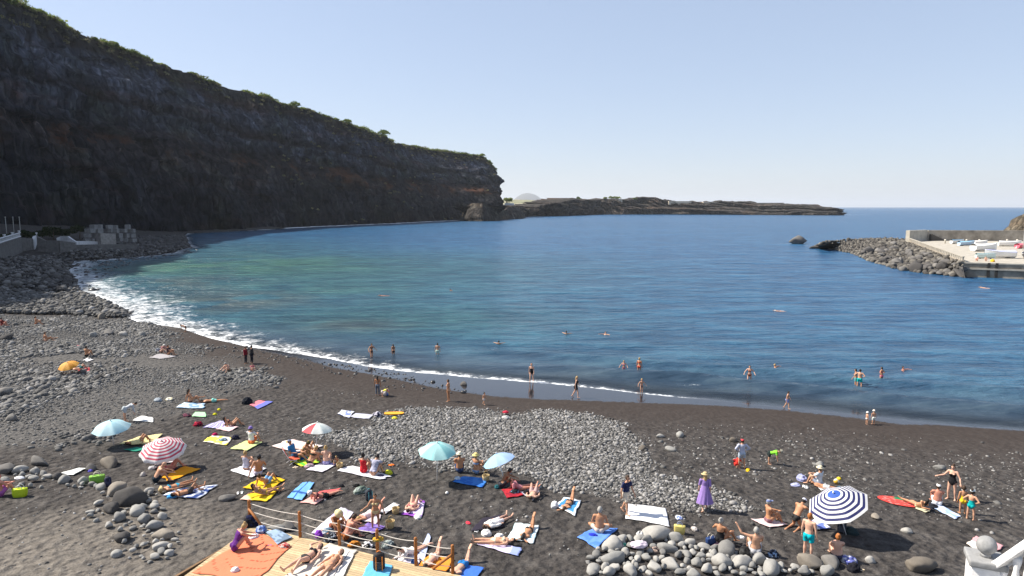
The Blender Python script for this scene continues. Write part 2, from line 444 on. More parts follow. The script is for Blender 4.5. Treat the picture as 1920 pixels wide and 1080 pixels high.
fk = N(n, 'ShaderNodeMapRange', interpolation_type='SMOOTHSTEP'); l.new(fwA, fk.inputs['Value']); fk.inputs['From Min'].default_value = 0.04; fk.inputs['From Max'].default_value = 0.4
foam = mth(n, l, 'MULTIPLY', foam, fk.outputs[0])
whA = N(n, 'ShaderNodeAttribute', attribute_name='wh').outputs['Fac']
wq = N(n, 'ShaderNodeMapRange', interpolation_type='SMOOTHSTEP'); l.new(mth(n, l, 'MULTIPLY', whA, mth(n, l, 'MULTIPLY_ADD', f2.outputs[0], 5.0, -1.9)), wq.inputs['Value'])
wq.inputs['From Min'].default_value = 0.35; wq.inputs['From Max'].default_value = 0.9
foam = mth(n, l, 'MAXIMUM', foam, wq.outputs[0])
var = ramp(n, [(0.38, (.26, .36, .45)), (0.5, (.95, .97, 1)), (0.62, (2.3, 1.95, 1.65))])  # light and dark of the ripples, put into the water colour
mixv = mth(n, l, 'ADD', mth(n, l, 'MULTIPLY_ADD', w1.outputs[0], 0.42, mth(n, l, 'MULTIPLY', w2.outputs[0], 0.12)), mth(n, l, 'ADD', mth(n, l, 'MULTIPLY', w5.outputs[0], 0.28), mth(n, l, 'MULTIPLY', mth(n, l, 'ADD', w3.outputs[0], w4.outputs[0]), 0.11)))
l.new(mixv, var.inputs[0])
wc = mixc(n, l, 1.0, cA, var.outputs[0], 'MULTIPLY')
l.new(mixc(n, l, foam, wc, (.78, .80, .82)), b.inputs['Base Color'])
l.new(mth(n, l, 'MULTIPLY_ADD', foam, 0.5, 0.27), b.inputs['Roughness'])
b.inputs['IOR'].default_value = 1.33
l.new(mth(n, l, 'MULTIPLY_ADD', foam, -0.15, 0.30), b.inputs['Specular IOR Level'])
hgt = mth(n, l, 'ADD', mth(n, l, 'MULTIPLY', w1.outputs[0], 0.85), mth(n, l, 'MULTIPLY', w2.outputs[0], 0.26))
hgt = mth(n, l, 'ADD', hgt, mth(n, l, 'MULTIPLY_ADD', w3.outputs[0], 2.6, mth(n, l, 'MULTIPLY', w5.outputs[0], 1.5)))
calm = N(n, 'ShaderNodeMapRange', interpolation_type='SMOOTHSTEP'); l.new(sdA, calm.inputs['Value'])
calm.inputs['From Min'].default_value = 0.0; calm.inputs['From Max'].default_value = -14.0
bp = N(n, 'ShaderNodeBump', i_Distance=1.0); l.new(hgt, bp.inputs['Height'])
l.new(mth(n, l, 'MULTIPLY_ADD', calm.outputs[0], 0.85, 0.12), bp.inputs['Strength']); l.new(bp.outputs[0], b.inputs['Normal'])
# thin film of water lets the sand through at the very edge
edge = N(n, 'ShaderNodeMapRange', interpolation_type='SMOOTHSTEP'); l.new(sdA, edge.inputs['Value'])
edge.inputs['From Min'].default_value = -5.0; edge.inputs['From Max'].default_value = 0.4
edge.inputs['To Min'].default_value = 1.0; edge.inputs['To Max'].default_value = 0.25
l.new(mth(n, l, 'MAXIMUM', edge.outputs[0], foam), b.inputs['Alpha'])
tag(link('sea_water', me, m), kind='structure')

# ------------------------------------------------------------------ cliffs
def resample(pl, k):
    pl = np.asarray(pl, float); s = np.concatenate([[0], np.cumsum(np.linalg.norm(np.diff(pl[:, :2], axis=0), axis=1))])
    t = np.linspace(0, s[-1], k); return np.stack([np.interp(t, s, pl[:, i]) for i in range(3)], 1)
def by_index(pl, k):
    pl = np.asarray(pl, float); t = np.linspace(0, len(pl) - 1, k)
    return np.stack([np.interp(t, np.arange(len(pl)), pl[:, i]) for i in range(3)], 1)
def smooth_line(P_, it):
    for _ in range(it):
        q = P_.copy(); q[1:-1] = 0.25 * P_[:-2] + 0.5 * P_[1:-1] + 0.25 * P_[2:]; P_ = q
    return P_
def rock_mat(name, dark, midc, red, green, light, sc=1.0, redk=0.5, grnk=0.5, strata=False):
    m, n, l, b = newmat(name)
    P = pos(n)
    mp = N(n, 'ShaderNodeMapping'); mp.inputs['Scale'].default_value = (0.3, 0.3, 1.6); l.new(P, mp.inputs['Vector'])
    mv = N(n, 'ShaderNodeMapping'); mv.inputs['Scale'].default_value = (1.5, 1.5, 0.35); l.new(P, mv.inputs['Vector'])
    a1 = tex(n, l, P, 0.06 * sc, 8, 0.68); a2 = tex(n, l, mp.outputs[0], 0.05 * sc, 6, 0.65); a3 = tex(n, l, mv.outputs[0], 0.22 * sc, 5, 0.65); a4 = tex(n, l, P, 0.03 * sc, 7, 0.7)
    r = ramp(n, [(0.34, dark), (0.55, midc), (0.76, light)])
    l.new(mth(n, l, 'ADD', mth(n, l, 'MULTIPLY', a1.outputs[0], 0.55), mth(n, l, 'MULTIPLY', a3.outputs[0], 0.45)), r.inputs[0])
    rr = ramp(n, [(0.50, (0, 0, 0)), (0.66, (1, 1, 1))]); l.new(a2.outputs[0], rr.inputs[0])
    c = mixc(n, l, mth(n, l, 'MULTIPLY', rr.outputs[0], redk), r.outputs[0], red)
    gg = ramp(n, [(0.50, (0, 0, 0)), (0.62, (1, 1, 1))]); l.new(a4.outputs[0], gg.inputs[0])
    c = mixc(n, l, mth(n, l, 'MULTIPLY', gg.outputs[0], grnk), c, green)
    mk = N(n, 'ShaderNodeMapping'); mk.inputs['Scale'].default_value = (1.0, 1.0, 0.42); wpn = n.new('ShaderNodeVectorMath'); wpn.operation = 'ADD'
    wsc = n.new('ShaderNodeVectorMath'); wsc.operation = 'SCALE'; wsc.inputs['Scale'].default_value = 7.0 / sc; l.new(a1.outputs['Color'], wsc.inputs[0])
    l.new(P, wpn.inputs[0]); l.new(wsc.outputs[0], wpn.inputs[1]); l.new(wpn.outputs[0], mk.inputs['Vector'])
    vc = tex(n, l, mk.outputs[0], 0.20 * sc, kind='ShaderNodeTexVoronoi'); ve = tex(n, l, mk.outputs[0], 0.20 * sc, kind='ShaderNodeTexVoronoi'); ve.feature = 'DISTANCE_TO_EDGE'
    cvr = ramp(n, [(0.1, (.55, .55, .57)), (0.6, (1.0, 1.0, 1.0)), (0.95, (1.7, 1.68, 1.66))]); l.new(vc.outputs['Color'], cvr.inputs[0])
    c = mixc(n, l, 0.85, c, cvr.outputs[0], 'MULTIPLY')
    edg = ramp(n, [(0.0, (.30, .30, .30)), (0.16, (1, 1, 1))]); l.new(ve.outputs['Distance'], edg.inputs[0]); c = mixc(n, l, 0.8, c, edg.outputs[0], 'MULTIPLY')  # block tones and dark crack edges paint relief shading into the colour
    if strata:                      # lava flows: wavering bands of different rock; dark lines paint overhang shade
        hA = N(n, 'ShaderNodeAttribute', attribute_name='bed').outputs['Fac']
        hw = mth(n, l, 'ADD', hA, mth(n, l, 'MULTIPLY_ADD', a2.outputs[0], 0.30, -0.15))
        hw = mth(n, l, 'ADD', hw, mth(n, l, 'MULTIPLY_ADD', a1.outputs[0], 0.10, -0.05))
        bd = ramp(n, [(0.0, (.5, .48, .48)), (0.26, (.75, .70, .68)), (0.40, (1.1, .86, .72)), (0.47, (.42, .38, .38)), (0.53, (1.0, 1.0, 1.04)), (0.62, (1.5, 1.52, 1.6)), (0.66, (.5, .42, .38)), (0.71, (1.25, 1.3, 1.4)), (0.86, (1.5, 1.55, 1.7)), (0.93, (.8, .74, .62)), (1.0, (.9, .85, .6))])
        l.new(hw, bd.inputs[0]); c = mixc(n, l, 1.0, c, bd.outputs[0], 'MULTIPLY')
        og = ramp(n, [(0.34, (0, 0, 0)), (0.42, (1, 1, 1)), (0.5, (0, 0, 0))]); l.new(hw, og.inputs[0])
        sp_ = ramp(n, [(0.5, (0, 0, 0)), (0.6, (1, 1, 1))]); l.new(a4.outputs[0], sp_.inputs[0])
        c = mixc(n, l, mth(n, l, 'MULTIPLY', mth(n, l, 'MULTIPLY', og.outputs[0], sp_.outputs[0]), 0.8), c, (.11, .042, .02))
    l.new(c, b.inputs['Base Color']); b.inputs['Roughness'].default_value = 0.95; b.inputs['Specular IOR Level'].default_value = 0.1
    bp = N(n, 'ShaderNodeBump', i_Strength=0.9, i_Distance=2.5 / sc)
    l.new(mth(n, l, 'ADD', mth(n, l, 'ADD', a1.outputs[0], a3.outputs[0]), mth(n, l, 'MULTIPLY', ve.outputs['Distance'], 1.2)), bp.inputs['Height']); l.new(bp.outputs[0], b.inputs['Normal'])
    return m
CLIFF_M = rock_mat('basalt_cliff', (.010, .011, .015), (.048, .051, .062), (.062, .032, .022), (.026, .034, .017), (.26, .265, .29), 1.0, 0.5, 0.5, True)
def strip(name, B, T, ns, ntt, prof, amp, back, seed, m, flute=1.0, smooth=2, drop=-3.0, zj=2.0, blk=1.0):
    Bp = smooth_line(by_index(B, ns), smooth); Tp = smooth_line(by_index(T, ns), smooth)
    s = np.arange(ns) / ns
    Tp[:, 2] += (fbm(Tp[:, 0] / (zj * 6), Tp[:, 1] / (zj * 6), seed, 4) - 0.5) * zj * 2
    tan_ = np.gradient(0.5 * (Bp + Tp)[:, :2], axis=0); tan_ /= np.linalg.norm(tan_, axis=1)[:, None] + 1e-9
    nr = np.stack([tan_[:, 1], -tan_[:, 0]], 1)                 # out of the rock
    ts = np.linspace(-0.06, 1, ntt)
    rows = []
    for t in ts:
        tt = max(t, 0.0)
        tq = tt + (vnoise(s * 23, seed, 1.0) - 0.5) * 0.10 * (tt * (1 - tt) * 4)
        wq = np.interp(tq, prof[0], prof[1])
        p = Bp + (Tp - Bp) * np.stack([wq, wq, np.full(ns, t)], 1)
        u = p[:, 0] * 0.6 + p[:, 1]
        d = (fbm(u / 34, p[:, 2] / 30, seed, 5) - 0.5) * 2.0 * amp
        d += (fbm(u / 7, p[:, 2] / 40, seed + 3, 4) - 0.5) * amp * 0.9 * flute
        d += (np.abs(vnoise(u / 60, p[:, 2] / 7.5, seed + 5) - 0.5) * -2 + 0.5) * amp * 0.5
        d += (np.abs(fbm(u / 4.5, p[:, 2] / 22, seed + 8, 3) - 0.5) * -2 + 0.3) * amp * 0.5 * flute
        wz = p[:, 2] + (fbm(u / 18, p[:, 2] / 18, seed + 6, 2) - .5) * 9; wu = u + (fbm(u / 9, p[:, 2] / 12, seed + 7, 2) - .5) * 7
        for cu, cz, ca in ((9.0, 11.0, .55), (3.6, 5.5, .32)):
            d += (_h(np.floor(wu / cu).astype(np.int64), np.floor(wz / cz).astype(np.int64), np.full(ns, int(seed), np.int64)) - .5) * amp * ca * blk
        k = math.sin(math.pi * min(1, max(0.12, tt * 0.94))) ** 0.4
        p[:, :2] += nr * (d * k)[:, None]
        rows.append(p)
    edge = rows[-1]
    for j, bk in enumerate(back):
        p = edge.copy(); p[:, :2] -= nr * bk
        p[:, 2] += drop * (j + 1) / len(back) + (fbm(p[:, 0] / 11, p[:, 1] / 11, seed + 9, 3) - 0.5) * zj * 1.2
        rows.append(p)
    V = np.vstack(rows); Fq = grid_faces(ns, len(rows))
    return V, Fq, edge, nr
CB = [(-125,40,4),(-135,90,5),(-160,150,6),(-185,230,5),(-203,320,3)] + [tuple(W(*q)) for q in ((345,437),(450,432),(520,428),(600,424),(670,421),(740,418),(800,415),(860,412.5),(925,410.6),(942,410))] + [(-25,960,0),(-80,1010,0)]
CT = [np.array(q) for q in ((-160,40,95),(-168,90,101),(-184,150,107),(-216,250,112))] + [D(*q) for q in ((-5,-8,330),(112,45,395),(240,99,450),(345,136,505),(480,180,570),(600,214,640),(722,256,745),(737,268,800),(800,281,900),(905,294,980),(932,318,1000))] + [np.array((-60,1050,50)), np.array((-120,1100,50))]
prof = ([0, .2, .42, .5, .75, .82, 1], [0, .12, .36, .50, .70, .82, 1.0])
V, Fq, c_edge, c_nr = strip('cliff', CB, CT, 900, 120, prof, 6.0, (6, 18, 40, 90, 200), 3.0, CLIFF_M, 1.0, 3, blk=1.7)
bed = np.repeat(np.concatenate([np.clip(np.linspace(-.06, 1, 120), 0, 1), np.ones(5)]), 900)
me = raw_mesh('sea_cliff', V, Fq, True, attrs={'bed': bed})
tag(link('sea_cliff', me, CLIFF_M), 'tall dark basalt sea cliff in shade along the left of the bay', 'cliff')
CLIFF_V = V.reshape(-1, 900, 3)

# far hill and headland
FARM = rock_mat('lava_rock', (.011, .011, .011), (.066, .058, .053), (.15, .10, .07), (.06, .065, .03), (.36, .32, .28), 1.3, 0.5, 0.2)
HB = [tuple(W(*p)) for p in ((880,408),(945,408),(1000,405.5),(1040,405),(1075,404.3),(1120,402.5),(1180,402.3),(1250,402.2),(1330,402.6),(1410,403),(1480,403.4),(1540,404),(1572,403.9),(1580,403.6))]
HT = [D(880,371,1010), D(945,386,1030), D(1000,387,1075), D(1040,383,1110), D(1075,374,1260), D(1120,374,1385), D(1165,373,1400), D(1212,371.5,1400), D(1262,378,1400), D(1390,379.5,1385), D(1480,384,1330), D(1530,387,1300), D(1565,388,1280), D(1582,393,1275)]
V, Fq, h_edge, _ = strip('headland', HB, HT, 700, 34, ([0, .35, .6, 1], [0, .12, .7, 1]), 15, (6, 16, 32, 60), 21.0, FARM, 2.0, 1, 1.0, 4.5, 1.6)
tag(link('rocky_headland', raw_mesh('rocky_headland', V, Fq, True), FARM), 'low dark lava headland reaching into the sea behind the cliff', 'headland')
# fields behind the headland, pale and green
fm_, n, l, b = newmat('banana_fields'); P = pos(n)
mp = N(n, 'ShaderNodeMapping'); mp.inputs['Scale'].default_value = (0.4, 1.6, 1); l.new(P, mp.inputs['Vector'])
t = tex(n, l, mp.outputs[0], 0.02, 4, 0.6); r = ramp(n, [(0.35, (.06, .075, .03)), (0.5, (.15, .15, .07)), (0.62, (.40, .36, .26))]); l.new(t.outputs[0], r.inputs[0])
l.new(r.outputs[0], b.inputs['Base Color']); b.inputs['Roughness'].default_value = 1.0
fx = np.linspace(0, 1, 50); fyv = np.linspace(0, 1, 30)
a0, a1, b0, b1 = D(880, 384, 1060), D(1110, 381, 1420), D(900, 373, 2300), D(1180, 378.5, 2500)
rows = [[(a0 + (a1 - a0) * u) * (1 - v) + (b0 + (b1 - b0) * u) * v for u in fx] for v in fyv]
V = np.array(rows).reshape(-1, 3); V[:, 2] += (fbm(V[:, 0] / 40, V[:, 1] / 90, 2, 3) - .5) * 5
tag(link('fields', raw_mesh('fields', V, grid_faces(50, 30)), fm_), kind='structure')
hm = mat('far_hill_scrub', (.07, .065, .05), 1.0, 0.2, 0.002)
th = np.linspace(-1, 1, 60); rr_ = np.linspace(-1, 1, 24); c0 = D(990, 388, 20000)
V = []
for v_ in rr_:
    for u in th:
        hgt_ = 420 * max(0, math.cos(min(1.0, math.hypot(u * 0.98, v_ * 0.9)) * math.pi / 2)) ** 0.9
        V.append((c0[0] + u * 620, 20000 + v_ * 700, hgt_ + 14 * float(vnoise(u * 6, v_ * 6, 3)) - 12))
tag(link('distant_hill', raw_mesh('distant_hill', V, grid_faces(60, 24)), hm), kind='structure')
# ------------------------------------------------------------------ stones
def rock_shape(sub, seed, rough=0.22, flat=0.62):
    bm = bmesh.new(); bmesh.ops.create_icosphere(bm, subdivisions=sub, radius=0.5)
    V = np.array([v.co[:] for v in bm.verts]); Fc = np.array([[v.index for v in f.verts] for f in bm.faces]); bm.free()
    d = V / np.linalg.norm(V, axis=1)[:, None]
    k = 1 + (fbm(d[:, 0] * 1.3 + seed, d[:, 1] * 1.3, d[:, 2] * 1.3 + seed * 3, 3) - 0.5) * 2 * rough
    V = V * k[:, None] * np.array([1.0, 0.78, flat])
    q = np.random.default_rng(seed).normal(size=(4, 3)); q /= np.linalg.norm(q, axis=1)[:, None]
    for nq in q:                                   # a few worn facets
        e = V @ nq; lim = 0.33 * (1 - rough * 0.6); V = V - np.outer(np.maximum(e - lim, 0) * 0.7, nq)
    return V, Fc
SMALL = [rock_shape(1, i, 0.3, 0.6) for i in range(10)]
TINY = [rock_shape(1, i + 40, 0.3, 0.55) for i in range(6)]
def stones(name, P_, S_, m, kind='stuff', shapes=SMALL, tone=None, parent=None, tilt=0.25):
    P_ = np.asarray(P_); k = len(P_); Vs, Fs, Ts = [], [], []; off = 0
    tone = rng.uniform(0, 1, k) if tone is None else tone
    which = rng.integers(0, len(shapes), k)
    for w_ in range(len(shapes)):
        idx = np.where(which == w_)[0]
        if not len(idx): continue
        V, Fc = shapes[w_]; kk = len(idx)
        a = rng.uniform(0, 6.283, kk); b_ = rng.normal(0, tilt, kk)
        sc = S_[idx][:, None] * rng.uniform(0.8, 1.25, (kk, 3))
        v = V[None] * sc[:, None, :]
        cb, sb = np.cos(b_)[:, None], np.sin(b_)[:, None]
        x = v[:, :, 0] * cb - v[:, :, 2] * sb; z = v[:, :, 0] * sb + v[:, :, 2] * cb
        ca, sa = np.cos(a)[:, None], np.sin(a)[:, None]
        xx = x * ca - v[:, :, 1] * sa; yy = x * sa + v[:, :, 1] * ca
        o = np.stack([xx, yy, z], 2) + P_[idx][:, None, :]
        Vs.append(o.reshape(-1, 3))
        Fs.append((Fc[None] + (off + np.arange(kk) * len(V))[:, None, None]).reshape(-1, 3))
        Ts.append(np.repeat(tone[idx], len(V))); off += kk * len(V)
    me = raw_mesh(name, np.vstack(Vs), np.vstack(Fs), True, attrs={'tone': np.concatenate(Ts)})
    o = link(name, me, m, parent)
    if kind: o['kind'] = kind
    return o
def stone_mat(name, stops, obj=False, wet=False):
    m, n, l, b = newmat(name); P = pos(n)
    if obj: t = n.new('ShaderNodeObjectInfo').outputs['Random']; P = n.new('ShaderNodeTexCoord').outputs['Object']
    else: t = N(n, 'ShaderNodeAttribute', attribute_name='tone').outputs['Fac']
    r = ramp(n, stops); l.new(t, r.inputs[0])
    s1 = tex(n, l, P, 5.0 if not obj else 3.0, 6, 0.7); s2 = tex(n, l, P, 38.0, 3, 0.6)
    q = ramp(n, [(0.3, (.7, .7, .7)), (0.7, (1.2, 1.2, 1.2))])
    l.new(mth(n, l, 'ADD', mth(n, l, 'MULTIPLY', s1.outputs[0], 0.6), mth(n, l, 'MULTIPLY', s2.outputs[0], 0.4)), q.inputs[0])
    l.new(mixc(n, l, 1.0, r.outputs[0], q.outputs[0], 'MULTIPLY'), b.inputs['Base Color'])
    b.inputs['Roughness'].default_value = 0.35 if wet else 0.85; b.inputs['Specular IOR Level'].default_value = 0.4 if wet else 0.2
    bp = N(n, 'ShaderNodeBump', i_Strength=0.5, i_Distance=0.03); l.new(s1.outputs[0], bp.inputs['Height']); l.new(bp.outputs[0], b.inputs['Normal'])
    return m
PEB_M = stone_mat('grey_pebbles', [(0.0, (.065, .063, .061)), (0.5, (.15, .146, .14)), (0.95, (.33, .32, .31))])
DARKST_M = stone_mat('dark_stones', [(0.0, (.05, .047, .046)), (0.6, (.095, .09, .087)), (0.95, (.19, .185, .175))])
WETST_M = stone_mat('wet_stones', [(0.0, (.02, .02, .022)), (0.7, (.045, .043, .043)), (1.0, (.08, .078, .075))], wet=True)
BOULD_M = stone_mat('boulder_stone', [(0.0, (.17, .165, .158)), (0.5, (.26, .255, .24)), (1.0, (.36, .345, .32))], obj=True)
DBOULD_M = stone_mat('dark_boulder_stone', [(0.0, (.06, .056, .054)), (0.6, (.11, .104, .10)), (1.0, (.18, .17, .158))], obj=True)
BROWN_M = stone_mat('brown_boulder_stone', [(0.0, (.13, .112, .092)), (0.5, (.21, .185, .155)), (1.0, (.30, .265, .22))], obj=True)

def scatter(pg, k, extra=None):
    lo, hi = pg.min(0), pg.max(0); out = []
    while sum(map(len, out)) < k:
        q = rng.uniform(lo, hi, (k, 2)); m_ = inside(q[:, 0], q[:, 1], pg)
        if extra is not None: m_ &= extra(q[:, 0], q[:, 1])
        out.append(q[m_])
    return np.vstack(out)[:k]
def soft(pgn, wd):
    return lambda x, y: soft_poly(x, y, pgn, wd) > rng.uniform(0.12, 0.95, x.shape)
def seat(q, s, sink=0.18):
    z = ground(q[:, 0], q[:, 1]); return np.column_stack([q, z + s * (0.26 - sink)])
def grow(pg, k):
    c = pg.mean(0); d = pg - c; return c + d * (1 + k / (np.linalg.norm(d, axis=1)[:, None] + 1e-6))
# the pebble bank in the middle of the beach
q = scatter(grow(CPOLY, 3.0), 20000, soft(CPOLY, 1.7)); s = np.exp(rng.normal(-1.83, 0.33, len(q))).clip(.08, .42)
stones('pebble_bank', seat(q, s), s, PEB_M)
# cobbles over the left half of the beach
pn_ = lambda x, y: (soft_poly(x, y, LPOLY, 2.0) > rng.uniform(.12, .95, x.shape)) & (fbm(x / 7, y / 7, 21.0, 4) + rng.uniform(-.17, .17, x.shape) > .42)
q = scatter(grow(LPOLY, 3), 34000, pn_); s = np.exp(rng.normal(-1.72, 0.42, len(q))).clip(.08, .65)
cl = fbm(q[:, 0] / 5, q[:, 1] / 5, 6.6, 3); s *= 0.6 + 0.95 * sstep(.35, .65, cl)
stones('cobble_field', seat(q, s, 0.2), s, PEB_M, tone=rng.beta(1.5, 2.6, len(q)))
# stones strewn over the sand
SPOLY = np.array([G(*p)[:2] for p in [(-60,850),(160,850),(420,760),(620,730),(1180,790),(1500,800),(1950,840),(1950,1010),(1700,1075),(1300,990),(1000,1075),(900,1078),(300,1078),(-60,1078)]])
q = scatter(SPOLY, 5200); dn = fbm(q[:, 0] / 4, q[:, 1] / 4, 12.0, 3); q = q[dn + rng.uniform(-.12, .12, len(q)) > 0.5]
s = np.exp(rng.normal(-2.7, 0.5, len(q))).clip(.03, .3)
stones('scattered_pebbles', seat(q, s), s, PEB_M, shapes=TINY)
RPOLY = np.array([G(*p)[:2] for p in [(1180,812),(1400,815),(1560,835),(1950,850),(1950,1000),(1640,960),(1400,900),(1260,900),(1185,850)]])
q = scatter(RPOLY, 1100); q = q[fbm(q[:, 0] / 3, q[:, 1] / 3, 33.0, 3) + rng.uniform(-.1, .1, len(q)) > .47]; s = np.exp(rng.normal(-2.25, 0.5, len(q))).clip(.04, .42)
stones('strewn_stones', seat(q, s, 0.28), s, PEB_M, tone=rng.beta(2.0, 2.0, len(q)))
# wet dark stones by the water line
WPOLY = np.array([G(*p)[:2] for p in [(400,650),(520,680),(640,705),(760,735),(900,740),(760,700),(600,678),(440,645)]])
q = scatter(WPOLY, 420); s = np.exp(rng.normal(-1.75, 0.5, len(q))).clip(.08, .6)
stones('wet_stones', seat(q, s, 0.25), s, WETST_M)
# cobble bank and the shaded boulder shore further left
BPOLY = np.array([G(*p)[:2] for p in [(-120,545),(0,546),(100,552),(160,552),(200,568),(250,592),(225,598),(120,590),(0,588),(-120,586)]])
q = scatter(BPOLY, 5200); s = np.exp(rng.normal(-0.62, 0.33, len(q))).clip(.25, 1.3)
p = seat(q, s, 0.1); p[:, 2] += rng.uniform(0, .35, len(p))
stones('cobble_bank', p, s, PEB_M, tone=rng.beta(1.1, 3.2, len(q)))
DPOLY = np.array([G(*p)[:2] for p in [(-150,550),(-150,492),(0,486),(100,478),(210,470),(340,462),(352,466),(300,480),(190,487),(138,489),(126,512),(152,549)]])
q = scatter(DPOLY, 5200); s = np.exp(rng.normal(-0.35, 0.42, len(q))).clip(.3, 2.0)
p = seat(q, s, 0.1); p[:, 2] += rng.uniform(0, .5, len(p))
stones('boulder_shore', p, s, DARKST_M)
TPOLY = np.array([G(*p)[:2] for p in [(150,452),(240,446),(345,439),(356,462),(300,474),(200,474),(140,474)]])
q = scatter(TPOLY, 2600); s = np.exp(rng.normal(0.0, 0.4, len(q))).clip(.5, 2.6)
stones('shaded_talus', seat(q, s, 0.1), s, DARKST_M, tone=rng.beta(1.2, 3.0, len(q)))
FPOLY = np.array([W(*p)[:2] for p in [(130,489),(190,487),(330,473),(372,466),(372,474),(250,492),(196,520),(190,545),(150,548),(122,512)]])
q = scatter(FPOLY, 260); s = np.exp(rng.normal(-0.15, 0.4, len(q))).clip(.4, 1.8)
stones('surf_boulders', np.column_stack([q, s * 0.02 - 0.1]), s, WETST_M)

# single boulders: one object each, sharing a few worn shapes
ROUND = [raw_mesh('boulder', *rock_shape(3, 100 + i, 0.20 + .03 * (i % 5), 0.70), True) for i in range(12)]
ROUGH = [raw_mesh('boulder', *rock_shape(3, 200 + i, 0.36, 0.66), True) for i in range(8)]
for me_ in ROUND: me_.materials.append(BOULD_M)
for me_ in ROUGH: me_.materials.append(DBOULD_M)
ROUGH_BR = [me_.copy() for me_ in ROUGH]
for me_ in ROUGH_BR: me_.materials.clear(); me_.materials.append(BROWN_M)
NB = [0]
def boulder(p, size, label, group=None, shapes=ROUND, ar=1.0, az=None, zs=1.0, sink=0.16, name='boulder'):
    o = bpy.data.objects.new(name, random.choice(shapes)); COL.objects.link(o)
    o.scale = (size * ar, size, size * zs); o.rotation_euler = (random.uniform(-.15, .15), random.uniform(-.15, .15), random.uniform(0, 6.28) if az is None else az)
    o.location = (float(p[0]), float(p[1]), float(p[2]) + size * zs * (0.33 - sink)); NB[0] += 1
    return tag(o, label, 'boulder', group)
def bpx(px, py, wpx, label, group=None, shapes=ROUND, ar=1.0, az=None, zs=1.0, lift=0.0, sink=0.16):
    p = G(px, py); p[2] += lift
    return boulder(p, wpx / ppm(p) / (0.95 * max(1, ar)), label, group, shapes, ar, az, zs, sink)
def pile(pg_px, k, lo, hi, label, group, shapes, gap=0.62, avoid=()):
    pg = np.array([G(*p)[:2] for p in pg_px]); got = list(avoid); tries = 0; c = 0
    while c < k and tries < 6000:
        tries += 1
        q = scatter(pg, 1)[0]; sz = math.exp(random.uniform(math.log(lo), math.log(hi)))
        if all(math.hypot(q[0] - g[0], q[1] - g[1]) > gap * 0.5 * (sz + g[2]) * 1.15 for g in got):
            got.append((q[0], q[1], sz)); c += 1
            p = np.array([q[0], q[1], float(ground(q[0], q[1])[0]) + random.uniform(0, .12)])
            boulder(p, sz, label, group, shapes, zs=random.uniform(.7, 1.15), ar=random.uniform(.85, 1.35), sink=random.uniform(.14, .30))
    return got
av = []
for px, py, wpx, ar, az, sh, lb in [
    (1152,1052,54,1.55,R(24),ROUND,'largest smooth grey boulder, tilted, at the left front of the pile'),
    (1118,1044,26,1.1,None,ROUND,'small pale egg-shaped boulder left of the largest smooth boulder'),
    (1150,1028,50,1.2,R(10),ROUND,'brown-grey boulder half buried below the blue towel corner'),
    (1228,1008,50,1.15,R(0),ROUND,'broad dark grey boulder beside the black and white bag'),
    (1268,1014,36,1.3,R(-15),ROUND,'long pale-topped boulder below the yellow and blue cool bag'),
    (1250,1032,40,1.5,R(-8),ROUND,'long low boulder behind the pale lilac shirt'),
    (1362,1038,46,1.0,None,ROUND,'tall grey boulder beside the woman in the black swimsuit'),
    (1390,1060,42,1.15,None,ROUND,'blocky grey boulder in front of the man with his arm raised'),
    (1352,1058,40,1.1,None,ROUND,'round grey boulder between the tall boulder and the bottom edge'),
    (1424,1054,34,1.1,None,ROUND,'dark round boulder lying on the corner of the white towel'),
    (1446,1072,52,1.2,None,ROUND,'big pale round boulder on the bottom edge below the white towel'),
    (1518,1062,48,1.2,R(-30),ROUGH_BR,'angular beige boulder at the feet of the man in teal trunks'),
    (1556,1058,40,1.1,None,ROUGH,'dark boulder beside the seated woman with the orange hair bun'),
    (1550,1076,30,1.0,None,ROUND,'small pale boulder under the dark boulder near the hair bun woman'),
    (1632,1054,20,1.0,None,ROUND,'single pale stone on sand right of the striped bundle'),
    (1728,1068,56,1.2,R(10),ROUGH_BR,'beige weathered boulder on the bottom edge left of the white balustrade'),
    (1700,998,20,1.2,None,ROUND,'flat grey stone at the right end of the big parasol shadow'),
    (1642,972,22,1.2,None,ROUGH_BR,'brown stone on the sand right of the striped parasol')]:
    o = bpx(px, py, wpx, lb, None, sh, ar, az); av.append((o.location.x, o.location.y, wpx / 60))
pile([(1098,1048),(1128,1024),(1200,1002),(1300,1014),(1400,1042),(1450,1058),(1505,1066),(1530,1079),(1530,1079),(1098,1079)], 112, .20, .66, 'smooth grey boulder in the pile along the bottom edge', 'smooth boulders in the pile along the bottom edge', ROUND, 0.62, av)
av = []
